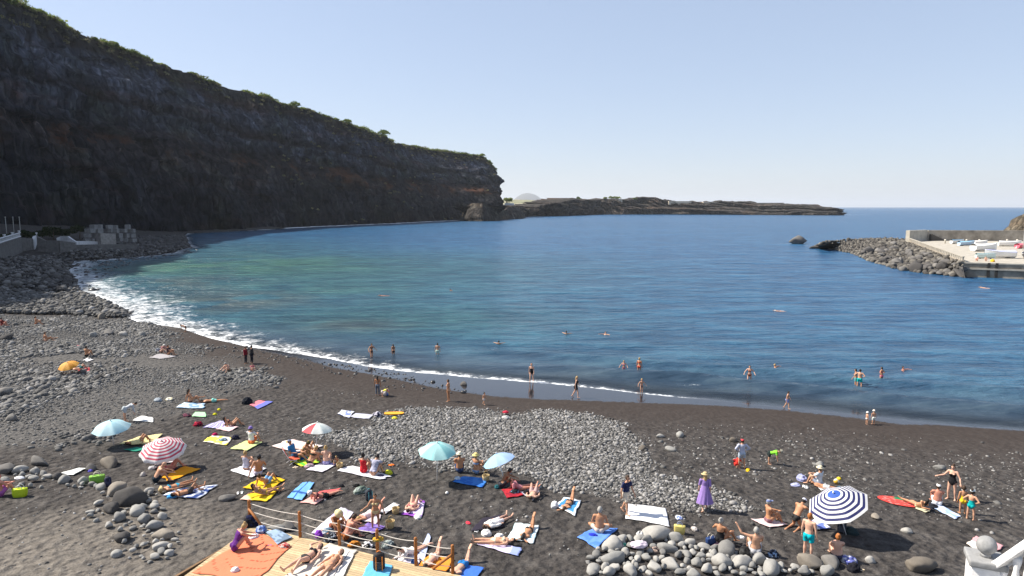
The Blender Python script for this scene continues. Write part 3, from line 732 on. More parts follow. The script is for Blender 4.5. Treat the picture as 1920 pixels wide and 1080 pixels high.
for px, py, wpx, ar, sh, lb in [
    (248,943,64,1.2,ROUGH,'biggest dark craggy boulder of the rock heap on the left sand'),
    (222,923,46,1.3,ROUGH_BR,'brown crumbly boulder behind the biggest dark craggy boulder'),
    (212,957,40,1.2,ROUGH,'low dark boulder left of the biggest dark craggy boulder'),
    (258,963,30,1.0,ROUND,'round grey boulder just in front of the biggest dark craggy boulder'),
    (224,976,28,1.0,ROUND,'upright grey boulder standing at the middle of the left heap'),
    (270,977,30,1.2,ROUND,'pale flat boulder right of the upright grey boulder'),
    (290,990,30,1.1,ROUND,'pale grey boulder at the right edge of the left heap'),
    (308,1007,40,1.2,ROUGH_BR,'rough brown boulder at the lower right of the left heap'),
    (302,1028,32,1.4,ROUND,'smooth dark oval boulder at the lower right of the left heap'),
    (230,1013,34,1.1,ROUGH,'dark lump-shaped boulder at the lower left of the left heap'),
    (219,1042,22,0.9,ROUND,'upright pointed grey stone at the bottom of the left heap'),
    (204,872,44,1.35,ROUGH_BR,'rugged boulder with pale left side above the green bag'),
    (172,881,24,1.1,ROUGH,'dark boulder between the white towel and the rugged boulder'),
    (72,870,48,1.8,ROUGH,'long dark rock half buried in sand on the far left'),
    (12,884,50,1.7,ROUGH,'dark ridge of rock at the left picture edge'),
    (38,885,26,1.1,ROUND,'pale boulder next to the dark ridge of rock at the left edge'),
    (65,887,20,1.1,ROUND,'pale rounded stone left of the two leaning slabs'),
    (81,891,22,1.5,ROUND,'upper of the two leaning grey slabs left of the white towel'),
    (91,896,22,1.5,ROUND,'lower of the two leaning grey slabs left of the white towel'),
    (107,896,20,1.0,ROUGH,'dark boulder touching the left end of the white towel'),
    (122,903,30,1.3,ROUND,'flat pale slab at the near end of the white towel'),
    (156,905,24,1.1,ROUND,'pale boulder under the green bag'),
    (190,917,20,1.0,ROUND,'grey boulder in front of the dark blue bag'),
    (425,938,30,1.4,ROUGH,'lone dark rock casting a shadow left of the yellow towels'),
    (516,998,36,1.3,ROUND,'grey-brown boulder behind the rope railing between two posts'),
    (540,992,30,1.2,ROUGH,'black shadowed rock behind the rope railing'),
    (187,711,17,1.1,ROUGH,'dark boulder alone right of the orange parasol'),
    (52,714,16,1.1,ROUGH,'dark boulder left of the orange parasol'),
    (10,740,34,1.2,ROUGH,'big black boulder at the left picture edge'),
    (22,788,26,1.2,ROUGH,'black boulder below the big one at the left edge'),
    (12,637,30,1.5,ROUGH,'dark outcrop beside the upper left sunbathers'),
    (190,597,22,1.2,ROUGH_BR,'pale boulder in front of the cobble bank'),
    (205,627,27,1.4,ROUGH,'dark low boulder on the sand beyond the cobble field'),
    (232,630,18,1.1,ROUND,'pale round boulder right of the dark low boulder'),
    (176,631,17,1.1,ROUND,'blue-grey boulder left of the dark low boulder'),
    (266,630,17,1.1,ROUND,'small boulder nearest the bending child'),
    (870,722,16,1.3,ROUGH,'wet dark rock in the thin film of water'),
    (1275,818,22,1.3,ROUND,'pale boulder on dark sand right of the pebble bank'),
    (1238,820,15,1.2,ROUND,'grey boulder with a shadow beside the pale boulder'),
    (1205,843,22,1.4,ROUGH_BR,'white-topped boulder at the right tip of the pebble bank'),
    (1258,845,22,1.4,ROUND,'flat grey boulder near the right tip of the pebble bank'),
    (1375,828,16,0.9,ROUGH_BR,'pale boulder left of the person with the red cap'),
    (1538,874,18,1.1,ROUND,'grey boulder behind the person in the straw hat'),
    (1763,880,24,1.6,ROUND,'flat pale stone behind the woman in the black swimsuit')]:
    o = bpx(px, py, wpx, lb, None, sh, ar); av.append((o.location.x, o.location.y, wpx / 60))
pile([(150,965),(195,925),(290,920),(320,985),(345,1010),(330,1058),(215,1062),(225,1000)], 62, .14, .5, 'grey stone in the heap on the left sand', 'stones in the heap on the left sand', ROUND, 0.75, av)
pile([(0,895),(60,880),(200,905),(190,920),(110,915),(0,915)], 22, .18, .45, 'small grey stone in the row left of the green bag', 'stones in the row left of the green bag', ROUND, 0.9, av)
# ------------------------------------------------------------------ people
def nrm(v):
    v = np.asarray(v, float); return v / (np.linalg.norm(v) + 1e-9)
SKIN = {'pale': (.56, .33, .235), 'fair': (.50, .275, .175), 'tan': (.42, .205, .11), 'brown': (.30, .135, .068), 'red': (.50, .22, .15)}
HAIR = {'dark': (.012, .009, .008), 'brown': (.045, .024, .012), 'blond': (.36, .24, .10), 'grey': (.30, .29, .27), 'white': (.6, .58, .54), 'ginger': (.34, .12, .03), None: None}
def body_mat(sk):
    m = mat('skin_' + sk, SKIN[sk], 0.55, 0.07, 14.0, 0.0, 0.35); return m
EYE_M = mat('eye_dark', (.02, .015, .012), 0.3); LIP_M = mat('lips', (.32, .10, .08), 0.5)
def loft(mb, p0, p1, prof, side=None, n=12):
    p0 = np.asarray(p0, float); p1 = np.asarray(p1, float); d = p1 - p0; Ln = np.linalg.norm(d); dn = d / (Ln + 1e-9)
    ref = np.asarray(side if side is not None else ([1, 0, 0] if abs(dn[0]) < .9 else [0, 1, 0]), float)
    s = nrm(ref - dn * (ref @ dn)); o = np.cross(dn, s)
    st = [(t, rx, ry) for t, rx, ry in prof]
    a, b_ = st[0], st[-1]
    e0 = [(a[0] - min(a[1], a[2]) / (Ln + 1e-9) * q, a[1] * w_, a[2] * w_) for q, w_ in ((.9, .25), (.7, .65))]
    e1 = [(b_[0] + min(b_[1], b_[2]) / (Ln + 1e-9) * q, b_[1] * w_, b_[2] * w_) for q, w_ in ((.7, .65), (.9, .25))]
    st = e0 + st + e1
    V = []; Fc = []
    for t, rx, ry in st:
        for k in range(n):
            q = 2 * math.pi * k / n; V.append(p0 + d * t + s * rx * math.cos(q) + o * ry * math.sin(q))
    for i in range(len(st) - 1):
        for k in range(n):
            Fc.append((i * n + k, i * n + (k + 1) % n, (i + 1) * n + (k + 1) % n, (i + 1) * n + k))
    Fc.append(tuple(range(n))[::-1]); Fc.append(tuple((len(st) - 1) * n + k for k in range(n)))
    mb.add(V, Fc)
def both(a):   # mirror a right side vector for the left
    return [a, (-a[0], a[1], a[2])]
Zd = (0, 0, -1)
# u torso up, f chest front, th/sh/ft legs, ua/fa arms (right, left), hd head up, hf face front
POSE = {
 'stand': dict(u=(0,.02,1), f=(0,1,0), th=both((.07,.02,-1)), sh=both((.02,-.06,-1)), ft=both((.25,1,-.05)), ua=both((.22,-.02,-1)), fa=both((.08,.22,-1))),
 'hips': dict(u=(0,0,1), f=(0,1,0), th=both((.13,.02,-1)), sh=both((.04,-.05,-1)), ft=both((.4,1,-.05)), ua=both((.75,-.25,-.75)), fa=both((-.75,.35,-.5))),
 'walk': dict(u=(0,.1,1), f=(0,1,0), th=[(.05,.42,-1),(-.05,-.22,-1)], sh=[(.02,.05,-1),(-.02,-.55,-1)], ft=[(.15,1,.1),(-.15,.8,-.6)], ua=[(.16,-.3,-1),(-.16,.3,-1)], fa=[(.05,.05,-1),(-.05,.6,-1)]),
 'wade': dict(u=(0,.12,1), f=(0,1,0), th=[(.09,.3,-1),(-.09,-.1,-1)], sh=[(.02,-.1,-1),(-.02,-.3,-1)], ft=[(.15,1,0),(-.15,1,-.2)], ua=[(.7,.05,-.8),(-.7,.05,-.8)], fa=[(.3,.6,-.6),(-.3,.6,-.5)]),
 'armout': dict(u=(0,.06,1), f=(0,1,0), th=[(.09,.12,-1),(-.09,-.02,-1)], sh=[(.02,-.1,-1),(-.02,-.1,-1)], ft=both((.25,1,-.05)), ua=[(.55,.3,-.8),(-.5,.1,-.85)], fa=[(.75,.6,-.25),(-.35,.6,-.8)]),
 'bend': dict(u=(0,1,.42), f=(0,.4,-1), th=both((.12,-.12,-1)), sh=both((.02,.05,-1)), ft=both((.2,1,-.05)), ua=both((.1,.15,-1)), fa=both((-.05,.2,-1)), hd=(0,1,.25), hf=(0,.4,-1)),
 'crouch': dict(u=(0,.5,.9), f=(0,.9,-.5), th=both((.25,.95,.05)), sh=both((.02,-.35,-1)), ft=both((.2,1,-.05)), ua=both((.2,.7,-.7)), fa=both((-.2,.7,-.7)), hd=(0,.5,1), hf=(0,1,-.4)),
 'kneel': dict(u=(.1,.55,.85), f=(0,.85,-.55), th=both((.14,.35,-1)), sh=both((.05,-1,-.12)), ft=both((0,-1,-.1)), ua=[(.5,.6,-.5),(-.25,.4,-.9)], fa=[(.5,.7,-.2),(.0,.5,-.9)], hd=(.1,.7,.75), hf=(0,.8,-.6)),
 'sit': dict(u=(0,-.06,1), f=(0,1,.05), th=both((.16,.74,.62)), sh=both((-.02,.42,-.9)), ft=both((.1,1,-.25)), ua=both((.12,.72,-.55)), fa=[(-.5,.75,.05),(.5,.75,0)]),
 'sit_fold': dict(u=(0,.42,.9), f=(0,.9,-.42), th=both((.18,.74,.6)), sh=both((-.02,.42,-.9)), ft=both((.1,1,-.25)), ua=both((.12,.8,-.5)), fa=both((-.2,.9,-.35)), hd=(0,.7,.7), hf=(0,.7,-.7)),
 'lean': dict(u=(0,-.34,1), f=(0,1,.34), th=both((.13,.86,.48)), sh=both((0,.7,-.68)), ft=both((.1,1,.1)), ua=both((.35,-.5,-.9)), fa=both((.12,-.25,-1)), hd=(0,-.1,1), hf=(0,1,0)),
 'lean_one': dict(u=(.12,-.22,1), f=(0,1,.2), th=[(.2,.76,.55),(-.2,.9,.1)], sh=[(0,.5,-.85),(-.05,1,-.1)], ft=both((.1,1,.2)), ua=[(.3,.55,-.7),(-.55,-.25,-.95)], fa=[(-.2,.9,.1),(-.35,-.1,-1)], hd=(0,0,1), hf=(.2,1,0)),
 'sit_out': dict(u=(0,-.1,1), f=(0,1,.05), th=both((.1,1,.03)), sh=both((.02,1,-.03)), ft=both((.25,.25,1)), ua=both((.2,.35,-.9)), fa=both((-.1,.8,-.4))),
 'cross': dict(u=(0,.02,1), f=(0,1,0), th=both((.72,.7,.05)), sh=both((-.95,.25,-.08)), ft=both((-.6,.6,-.1)), ua=both((.3,.3,-.95)), fa=both((-.1,.9,-.2))),
 'arm_up': dict(u=(0,-.04,1), f=(0,1,0), th=both((.2,.72,.62)), sh=both((0,.45,-.9)), ft=both((.1,1,-.2)), ua=[(.15,.6,-.7),(-.95,.15,.25)], fa=[(-.4,.8,.1),(-.35,.25,.6)]),
 'twist': dict(u=(.05,-.05,1), f=(-.55,.85,0), th=both((.16,.74,.55)), sh=both((0,.5,-.88)), ft=both((.1,1,-.2)), ua=[(.2,.55,-.75),(-.7,.2,-.6)], fa=[(-.4,.8,-.1),(-.3,.6,-.2)], hf=(-.5,.8,-.1)),
 'supine': dict(u=(0,-1,.06), f=(0,.06,1), th=both((.07,1,-.01)), sh=both((.03,1,-.03)), ft=both((.35,.35,.9)), ua=both((.32,.92,-.1)), fa=both((.06,1,.02)), hd=(0,-1,.18), hf=(0,.2,1)),
 'supine_k': dict(u=(0,-1,.05), f=(0,.05,1), th=both((.1,.62,.8)), sh=both((0,.55,-.83)), ft=both((.1,1,-.1)), ua=both((.35,.85,-.12)), fa=both((-.1,1,.12)), hd=(0,-1,.2), hf=(0,.2,1)),
 'supine_k1': dict(u=(0,-1,.05), f=(0,.05,1), th=[(.1,.62,.8),(-.1,1,.02)], sh=[(0,.55,-.83),(-.04,1,-.04)], ft=[(.1,1,-.1),(-.3,.3,.9)], ua=[(.5,-.3,.75),(-.35,.85,-.12)], fa=[(-.45,-.4,.35),(-.05,1,.05)], hd=(0,-1,.25), hf=(0,.3,1)),
 'supine_arm': dict(u=(0,-1,.06), f=(0,.06,1), th=[(.12,1,0),(-.08,.9,.35)], sh=[(.03,1,-.03),(-.02,.85,-.45)], ft=both((.35,.4,.85)), ua=[(.75,-.65,.1),(-.4,.88,-.08)], fa=[(-.55,-.75,.1),(-.1,1,0)], hd=(0,-1,.15), hf=(.3,.1,1)),
 'recline': dict(u=(0,-.82,.58), f=(0,.58,.82), th=both((.1,.98,.1)), sh=both((.03,1,-.08)), ft=both((.3,.4,.9)), ua=both((.28,.02,-1)), fa=both((.02,-.75,-.3)), hd=(0,-.45,.9), hf=(0,.9,.4)),
 'recline_k': dict(u=(0,-.82,.58), f=(0,.58,.82), th=both((.12,.7,.72)), sh=both((0,.5,-.86)), ft=both((.1,1,-.15)), ua=both((.28,.02,-1)), fa=both((.02,-.75,-.3)), hd=(0,-.45,.9), hf=(0,.9,.3)),
 'prone': dict(u=(0,-1,.05), f=(0,-.05,-1), th=both((.1,1,-.02)), sh=both((.05,1,.0)), ft=both((.1,.95,-.25)), ua=both((.72,-.72,-.05)), fa=both((-.8,-.6,-.02)), hd=(0,-1,.08), hf=(.6,-.1,-.8)),
 'prone_f': dict(u=(0,-1,.05), f=(0,-.05,-1), th=both((.12,1,-.02)), sh=[(.02,.5,.85),(-.04,.42,.9)], ft=both((.05,.85,.5)), ua=both((.72,-.72,-.05)), fa=both((-.8,-.6,-.02)), hd=(0,-1,.12), hf=(.4,-.2,-.8)),
 'prone_e': dict(u=(0,-.88,.42), f=(0,-.42,-.88), th=both((.1,1,-.03)), sh=both((.05,1,.02)), ft=both((.1,.95,-.25)), ua=both((.18,-.25,-.95)), fa=both((-.25,-.95,-.1)), hd=(0,-.75,.7), hf=(0,-.8,-.5)),
 'side': dict(u=(-.25,-.8,.55), f=(.55,.1,.8), th=[(.15,.95,.2),(.1,1,-.02)], sh=[(-.05,.8,-.35),(.05,1,-.02)], ft=both((.2,.6,.4)), ua=[(.4,.5,-.3),(-.1,-.2,-.95)], fa=[(.2,.8,-.3),(.1,-.7,.1)], hd=(-.1,-.5,.85), hf=(.5,.4,.4)),
 'swim': dict(u=(0,-.5,.85), f=(0,.85,.5), th=both((.1,.9,-.3)), sh=both((.05,.9,-.3)), ft=both((.1,.9,-.3)), ua=both((.85,.45,.12)), fa=both((.6,.7,0)), hd=(0,-.1,1), hf=(0,1,.1)),
 'crawl': dict(u=(0,-1,.12), f=(0,-.1,-1), th=both((.08,1,0)), sh=both((.04,1,0)), ft=both((.1,.95,-.25)), ua=[(.45,-.75,.55),(-.5,.6,-.3)], fa=[(.1,-.9,-.3),(-.2,.9,-.2)], hd=(0,-1,.2), hf=(.4,-.5,-.6)),
 'chair': dict(u=(0,-.42,.92), f=(0,.92,.42), th=both((.12,.95,.22)), sh=both((.02,.75,-.62)), ft=both((.1,1,-.1)), ua=both((.22,.25,-.95)), fa=both((.02,.95,.1))),
}
SEGI = {}
def skeleton(P_, sc, fem, kid):
    """joints for a figure of 1.70 m times sc, pelvis at the origin"""
    u, f = nrm(P_['u']), nrm(P_['f']); f = nrm(f - u * (u @ f)); r = np.cross(f, u)    # r = figure's right
    hs = 1.28 if kid else 1.0
    neck = u * .50; J = dict(u=u, f=f, r=r, neck=neck)
    hd = nrm(P_.get('hd', u * .8 + np.array([0, 0, .3]))); hf = nrm(P_.get('hf', f)); hf = nrm(hf - hd * (hd @ hf))
    J['hd'], J['hf'] = hd, hf; J['hb'] = neck + hd * .045; J['hc'] = neck + hd * (.05 + .115 * hs) + hf * .012; J['hs'] = hs
    for i, sg in enumerate((1, -1)):
        J['sho', i] = u * .445 + r * sg * (.172 if fem else .192); J['elb', i] = J['sho', i] + nrm(P_['ua'][i]) * .285
        J['wri', i] = J['elb', i] + nrm(P_['fa'][i]) * .25
        J['hip', i] = r * sg * .092 - u * .03; lg = .86 if kid else 1.0
        J['kne', i] = J['hip', i] + nrm(P_['th'][i]) * .42 * lg; J['ank', i] = J['kne', i] + nrm(P_['sh'][i]) * .405 * lg
        J['toe', i] = J['ank', i] + nrm(P_['ft'][i]) * .17
    for k in J:
        if isinstance(J[k], np.ndarray) and k not in ('u', 'f', 'r', 'hd', 'hf'): J[k] = J[k] * sc
    return J
def raw_body(J, sc, fem, kid, belly):
    mb = MB(); S = lambda pr: [(t, a * sc, b * sc) for t, a, b in pr]
    u, f, r = J['u'], J['f'], J['r']; z0 = -u * .10 * sc
    L_ = .63
    wst = (.112 if fem else .135) * (1 + .25 * belly); hip = .172 if fem else .158; chs = .142 if fem else .163
    st = [(-.03, hip * .8, .10), (.04, hip, .118), (.10, hip * .98, .118), (.18, (hip + wst) / 2, .105 + .04 * belly), (.27, wst, .088 + .06 * belly),
          (.37, chs * .93, .098 + .02 * belly), (.46, chs, .108), (.535, chs * 1.03, .094), (.575, chs * .78, .075), (.61, .07, .06)]
    loft(mb, z0, z0 + u * L_ * sc, [(h / L_ + .0, a * sc, b * sc) for h, a, b in st], r, 16)
    loft(mb, J['neck'] - u * .03 * sc, J['hb'] + J['hd'] * .04 * sc, S([(0, .06, .058), (1, .05, .052)]), r)
    hs = J['hs'] * sc; M = np.stack([np.cross(J['hf'], J['hd']), J['hf'], J['hd']], 1)
    mb.ell(J['hc'] + J['hd'] * .012 * hs, (.076 * hs, .094 * hs, .108 * hs), 12, M=M)
    mb.ell(J['hc'] - J['hd'] * .045 * hs + J['hf'] * .022 * hs, (.056 * hs, .066 * hs, .07 * hs), 10, M=M)
    mb.ell(J['hc'] - J['hd'] * .012 * hs + J['hf'] * .094 * hs, (.014 * hs, .02 * hs, .026 * hs), 6, M=M)
    for sg in (1, -1):
        mb.ell(J['hc'] + M[:, 0] * .078 * hs * sg - J['hd'] * .005 * hs, (.014 * hs, .022 * hs, .032 * hs), 6, M=M)
    for i, sg in enumerate((1, -1)):
        loft(mb, J['neck'] * .9 + r * sg * .04 * sc, J['sho', i], S([(0, .058, .055), (1, .06, .06)]), f)
        loft(mb, J['sho', i], J['elb', i], S([(0, .058, .056), (.35, .05, .05), (.75, .041, .041), (1, .038, .038)]))
        loft(mb, J['elb', i], J['wri', i], S([(0, .039, .039), (.28, .041, .04), (.7, .031, .03), (1, .025, .022)]))
        hdv = nrm(J['wri', i] - J['elb', i]); loft(mb, J['wri', i], J['wri', i] + hdv * .085 * sc, S([(0, .026, .02), (.6, .04, .016), (1, .038, .014)]), r)
        loft(mb, J['hip', i] - u * .0, J['kne', i], S([(0, .092 if fem else .086, .098), (.3, .083, .086), (.7, .063, .064), (1, .053, .055)]), r)
        loft(mb, J['kne', i], J['ank', i], S([(0, .053, .055), (.28, .057, .06), (.65, .041, .042), (1, .034, .036)]), r)
        fd = nrm(J['toe', i] - J['ank', i]); sd_ = nrm(J['ank', i] - J['kne', i]); ax = r
        loft(mb, J['ank', i] - fd * .05 * sc + sd_ * .035 * sc, J['toe', i] + sd_ * .045 * sc, S([(0, .034, .036), (.4, .04, .034), (.8, .047, .022), (1, .04, .016)]), ax)
        mb.ell(-u * .05 * sc - f * .07 * sc + r * sg * .075 * sc, (.085 * sc,) * 3, 8)
        if fem and not kid: mb.ell(u * .325 * sc + f * .088 * sc + r * sg * .072 * sc, (.062 * sc,) * 3, 8)
    if belly > .4: mb.ell(u * .12 * sc + f * .06 * sc, (.12 * sc, .12 * sc, .12 * sc), 10)
    return mb
def labels(V, J, sc):
    segs = [('neck', J['neck'], J['hb'], .055), ('head', J['hb'] + J['hd'] * .03 * sc, J['hc'] + J['hd'] * .09 * sc * J['hs'], .085)]
    for i, k in enumerate('RL'):
        segs += [('ua' + k, J['sho', i], J['elb', i], .05), ('fa' + k, J['elb', i], J['wri', i] + (J['wri', i] - J['elb', i]) * .35, .036),
                 ('th' + k, J['hip', i], J['kne', i], .078), ('sh' + k, J['kne', i], J['ank', i], .05), ('ft' + k, J['ank', i], J['toe', i], .045)]
    segs.append(('torso', -J['u'] * .07 * sc, J['neck'] * .95, .145))
    best = np.full(len(V), 1e9); lab = np.zeros(len(V), int); tt = np.zeros(len(V))
    for q, (nm, a, b, rad) in enumerate(segs):
        d = b - a; t = np.clip(((V - a) @ d) / (d @ d + 1e-9), 0, 1)
        ds = np.linalg.norm(V - a - t[:, None] * d, axis=1) / rad
        m = ds < best; best = np.where(m, ds, best); lab = np.where(m, q, lab); tt = np.where(m, t, tt)
    names = np.array([s_[0] for s_ in segs]); return names[lab], tt
PEOPLE = []
def person(px, py, pose, az, label, skin='tan', hair='brown', wear=(), hat=None, sc=1.0, fem=False, kid=False, belly=0.0, sink=0.0,
           long=False, bun=False, at=None, pitch=None, group=None, lift=0.0):
    if not kid and pose in ('sit', 'sit_fold', 'lean', 'lean_one', 'cross', 'arm_up', 'twist', 'kneel', 'chair') and sc >= .9: sc *= 1.08
    if at is not None: vx = math.degrees(math.atan2(at[0], at[1]))
    else: vx = math.degrees(math.atan((px - 960) / F))
    PEOPLE.append(dict(px=px, py=py, pose=pose, az=az + vx, label=label, skin=skin, hair=hair, wear=wear, hat=hat, sc=sc, fem=fem, kid=kid,
                       belly=belly, sink=sink, long=long, bun=bun, at=at, group=group, lift=lift))
def fabric(c, nm='cloth'):
    return mat(nm, c, 0.85, 0.1, 16.0, 0.15, 0.2)
STRAW = (.50, .38, .20)
def make_people():
    temps = []
    for q in PEOPLE:
        sc = q['sc'] * (1.0 if not q['kid'] else 1.0)
        J = skeleton(POSE[q['pose']], sc, q['fem'], q['kid']); q['J'] = J
        mb = raw_body(J, sc, q['fem'], q['kid'], q['belly'])
        me = raw_mesh('tmp', np.vstack(mb.v), mb.f, True); o = bpy.data.objects.new('tmp', me); COL.objects.link(o)
        md = o.modifiers.new('r', 'REMESH'); md.mode = 'VOXEL'; q['vox'] = .0155 * max(.62, sc); md.voxel_size = q['vox']
        ms = o.modifiers.new('s', 'SMOOTH'); ms.factor = 0.5; ms.iterations = 2
        temps.append(o)
    dg = bpy.context.evaluated_depsgraph_get(); dg.update()
    for q, o in zip(PEOPLE, temps):
        me = o.evaluated_get(dg).to_mesh(); k = len(me.vertices); V = np.empty(k * 3, np.float32); me.vertices.foreach_get('co', V)
        nn = np.empty(k * 3, np.float32); me.vertices.foreach_get('normal', nn)
        q['V'] = V.reshape(-1, 3).astype(float); q['n'] = nn.reshape(-1, 3).astype(float)
        q['F'] = [tuple(p.vertices) for p in me.polygons]; o.evaluated_get(dg).to_mesh_clear()
    for o in temps:
        me = o.data; bpy.data.objects.remove(o); bpy.data.meshes.remove(me)
    for q in PEOPLE: finish(q)
def finish(q):
    V, nn, Fc, J, sc = q['V'], q['n'], q['F'], q['J'], q['sc']
    lab, t = labels(V, J, sc); u, f, r = J['u'], J['f'], J['r']
    h = (V @ u) / sc
    lo = V[:, 2].min()
    base = G(q['px'], q['py']) if q['at'] is None else np.array(q['at'], float)
    if q['sink']: base = W(q['px'], q['py'], 0.0)
    off = np.array([0, 0, -lo - q['sink'] - 0.012 + q['lift']])
    if q['pose'] in ('stand', 'walk', 'hips', 'wade', 'armout', 'bend'):      # the pixel given is where the feet stand
        c = 0.5 * (J['ank', 0] + J['ank', 1]) + 0.03; off[:2] -= c[:2]
    q['off'] = off
    body = MB(); body.add(V + off, Fc)
    # fingers grow out of each palm, curled a little; part of the same body mesh
    for i, sg in enumerate((1, -1)):
        hv = nrm(J['wri', i] - J['elb', i]); sd_ = nrm(np.cross(hv, [0, 0, 1]) + 1e-3 * r); dn = np.cross(sd_, hv)
        if dn[2] > 0: dn = -dn
        p0 = J['wri', i] + hv * .08 * sc
        for k, (o_, ln) in enumerate(((-.027, .060), (-.009, .072), (.009, .076), (.027, .066))):
            a = p0 + sd_ * o_ * sc + off; b_ = a + (hv * .55 + dn * .08) * ln * sc; c = b_ + (hv * .38 + dn * .24) * ln * sc
            body.tube([a - hv * .015 * sc, a, b_, c], [.0085 * sc, .0088 * sc, .008 * sc, .006 * sc], 6)
        a = J['wri', i] + hv * .03 * sc - sd_ * sg * .028 * sc + off; b_ = a + (hv * .5 - sd_ * sg * .55 + dn * .2) * .045 * sc
        body.tube([a, b_, b_ + (hv * .8 + dn * .3) * .035 * sc], [.011 * sc, .010 * sc, .007 * sc], 6)
    nskin = sum(1 for _ in body.f)
    hs = J['hs'] * sc; hr = np.cross(J['hf'], J['hd']); M = np.stack([hr, J['hf'], J['hd']], 1)
    for sg in (1, -1):
        body.ell(J['hc'] + hr * .032 * hs * sg + J['hf'] * .087 * hs + J['hd'] * .006 * hs + off, (.013 * hs, .008 * hs, .008 * hs), 6, M=M)
    ne = len(body.f)
    body.ell(J['hc'] - J['hd'] * .056 * hs + J['hf'] * .086 * hs + off, (.024 * hs, .008 * hs, .007 * hs), 6, M=M)
    o = body.obj('person', [body_mat(q['skin']), EYE_M, LIP_M], None, base, -R(q['az']))
    mi = np.zeros(len(body.f), np.int32); mi[nskin:ne] = 1; mi[ne:] = 2; o.data.polygons.foreach_set('material_index', mi)
    tag(o, q['label'], 'person', q['group'])
    q['obj'] = o
    isT = lab == 'torso'; thigh = (lab == 'thR') | (lab == 'thL'); shin = (lab == 'shR') | (lab == 'shL')
    ua = (lab == 'uaR') | (lab == 'uaL'); fa = (lab == 'faR') | (lab == 'faL'); hand = fa & (t > .74)
    def shell(name, mask, d, m, bulge=0.0):
        sel = [fc for fc in Fc if all(mask[i] for i in fc)]
        if not sel: return None
        ids = np.unique(np.array([i for fc in sel for i in fc])); mp = -np.ones(len(V), int); mp[ids] = np.arange(len(ids))
        v = V[ids] + nn[ids] * d + off
        fold = (fbm(V[ids][:, 0] * 14, V[ids][:, 1] * 14, V[ids][:, 2] * 9, 2) - .5) * bulge
        v = v + nn[ids] * fold[:, None]
        me = raw_mesh(name, v, [tuple(mp[list(fc)]) for fc in sel], True)
        return link(name, me, m, o)
    legt = np.where(thigh, t * .5, np.where(shin, .5 + t * .5, 0.0))
    fv = V @ f / sc
    for w_ in q['wear']:
        k, col = w_[0], w_[1]; m = fabric(col, k)
        if k == 'trunks': shell('swim_trunks', (isT & (h < .05)) | (thigh & (t < .62)), .020 * sc, m, .02)
        elif k == 'shorts': shell('shorts', (isT & (h < .08)) | (thigh & (t < .8)), .020 * sc, m, .02)
        elif k == 'briefs': shell('swim_briefs', (isT & (h < .03)) | (thigh & (t < .13)), .008 * sc, m)
        elif k == 'bikini':
            shell('bikini_bottom', (isT & (h < .01) & (h > -.2)) | (thigh & (t < .06)), .008 * sc, m)
            shell('bikini_top', isT & (h > .27) & (h < .375), .008 * sc, m)
        elif k == 'bottom': shell('bikini_bottom', (isT & (h < .01)) | (thigh & (t < .06)), .008 * sc, m)
        elif k == 'top': shell('bikini_top', isT & (h > .27) & (h < .375), .008 * sc, m)
        elif k == 'suit': shell('swimsuit', (isT & (h < .36) & ((fv > -.0) | (h < .27))) | (thigh & (t < .08)), .009 * sc, m)
        elif k == 'tee': shell('t_shirt', (isT & (h > -.04) & (h < .49)) | (ua & (t < .62)), .018 * sc, m, .02)
        elif k == 'vest': shell('vest', (isT & (h > -.04) & (h < .47)), .016 * sc, m, .02)
        elif k == 'shirt': shell('shirt', (isT & (h > -.06) & (h < .49)) | ua | (fa & (t < .66)), .018 * sc, m, .02)
        elif k == 'jeans': shell('trousers', (isT & (h < .08)) | thigh | (shin & (t < .95)), .014 * sc, m, .012)
        elif k == 'wrap': shell('towel_wrap', (isT & (h < .06)) | thigh | (shin & (t < .1)), .026 * sc, m, .02)
        elif k == 'dress':
            mb = MB(); c0 = u * .27 * sc + off; st = []; nseg = 40
            for i in range(9):
                tq = i / 8; zz_ = .24 - tq * .80; rr = .135 + .22 * tq ** 0.9
                st.append((zz_, rr))
            Vd = []; Fd = []
            for i, (zz_, rr) in enumerate(st):
                for kx in range(nseg):
                    a = 2 * math.pi * kx / nseg; w2 = 1 + .09 * (i / 8) * math.sin(a * 11 + 0.4 * i)
                    Vd.append(u * zz_ * sc + (r * math.cos(a) * rr * w2 + f * math.sin(a) * rr * .8 * w2) * sc + off)
            for i in range(8):
                for kx in range(nseg):
                    Fd.append((i * nseg + kx, i * nseg + (kx + 1) % nseg, (i + 1) * nseg + (kx + 1) % nseg, (i + 1) * nseg + kx))
            mk = [fc for fc in Fc if all((isT[i] and .2 < h[i] < .49) or (ua[i] and t[i] < .95) for i in fc)]
            ids = np.unique(np.array([i for fc in mk for i in fc])); mp = -np.ones(len(V), int); mp[ids] = np.arange(len(ids))
            mb.add(Vd, Fd); mb.add(V[ids] + nn[ids] * .022 * sc + off, [tuple(mp[list(fc)]) for fc in mk])
            mb.obj('dress', m, o)
        elif k == 'band': shell('towel_over_legs', thigh & (t < .95), .03 * sc, m, .02)
    hv = V - J['hc']; a_ = hv @ J['hf'] / hs; b2 = hv @ J['hd'] / hs; hd_ = lab == 'head'
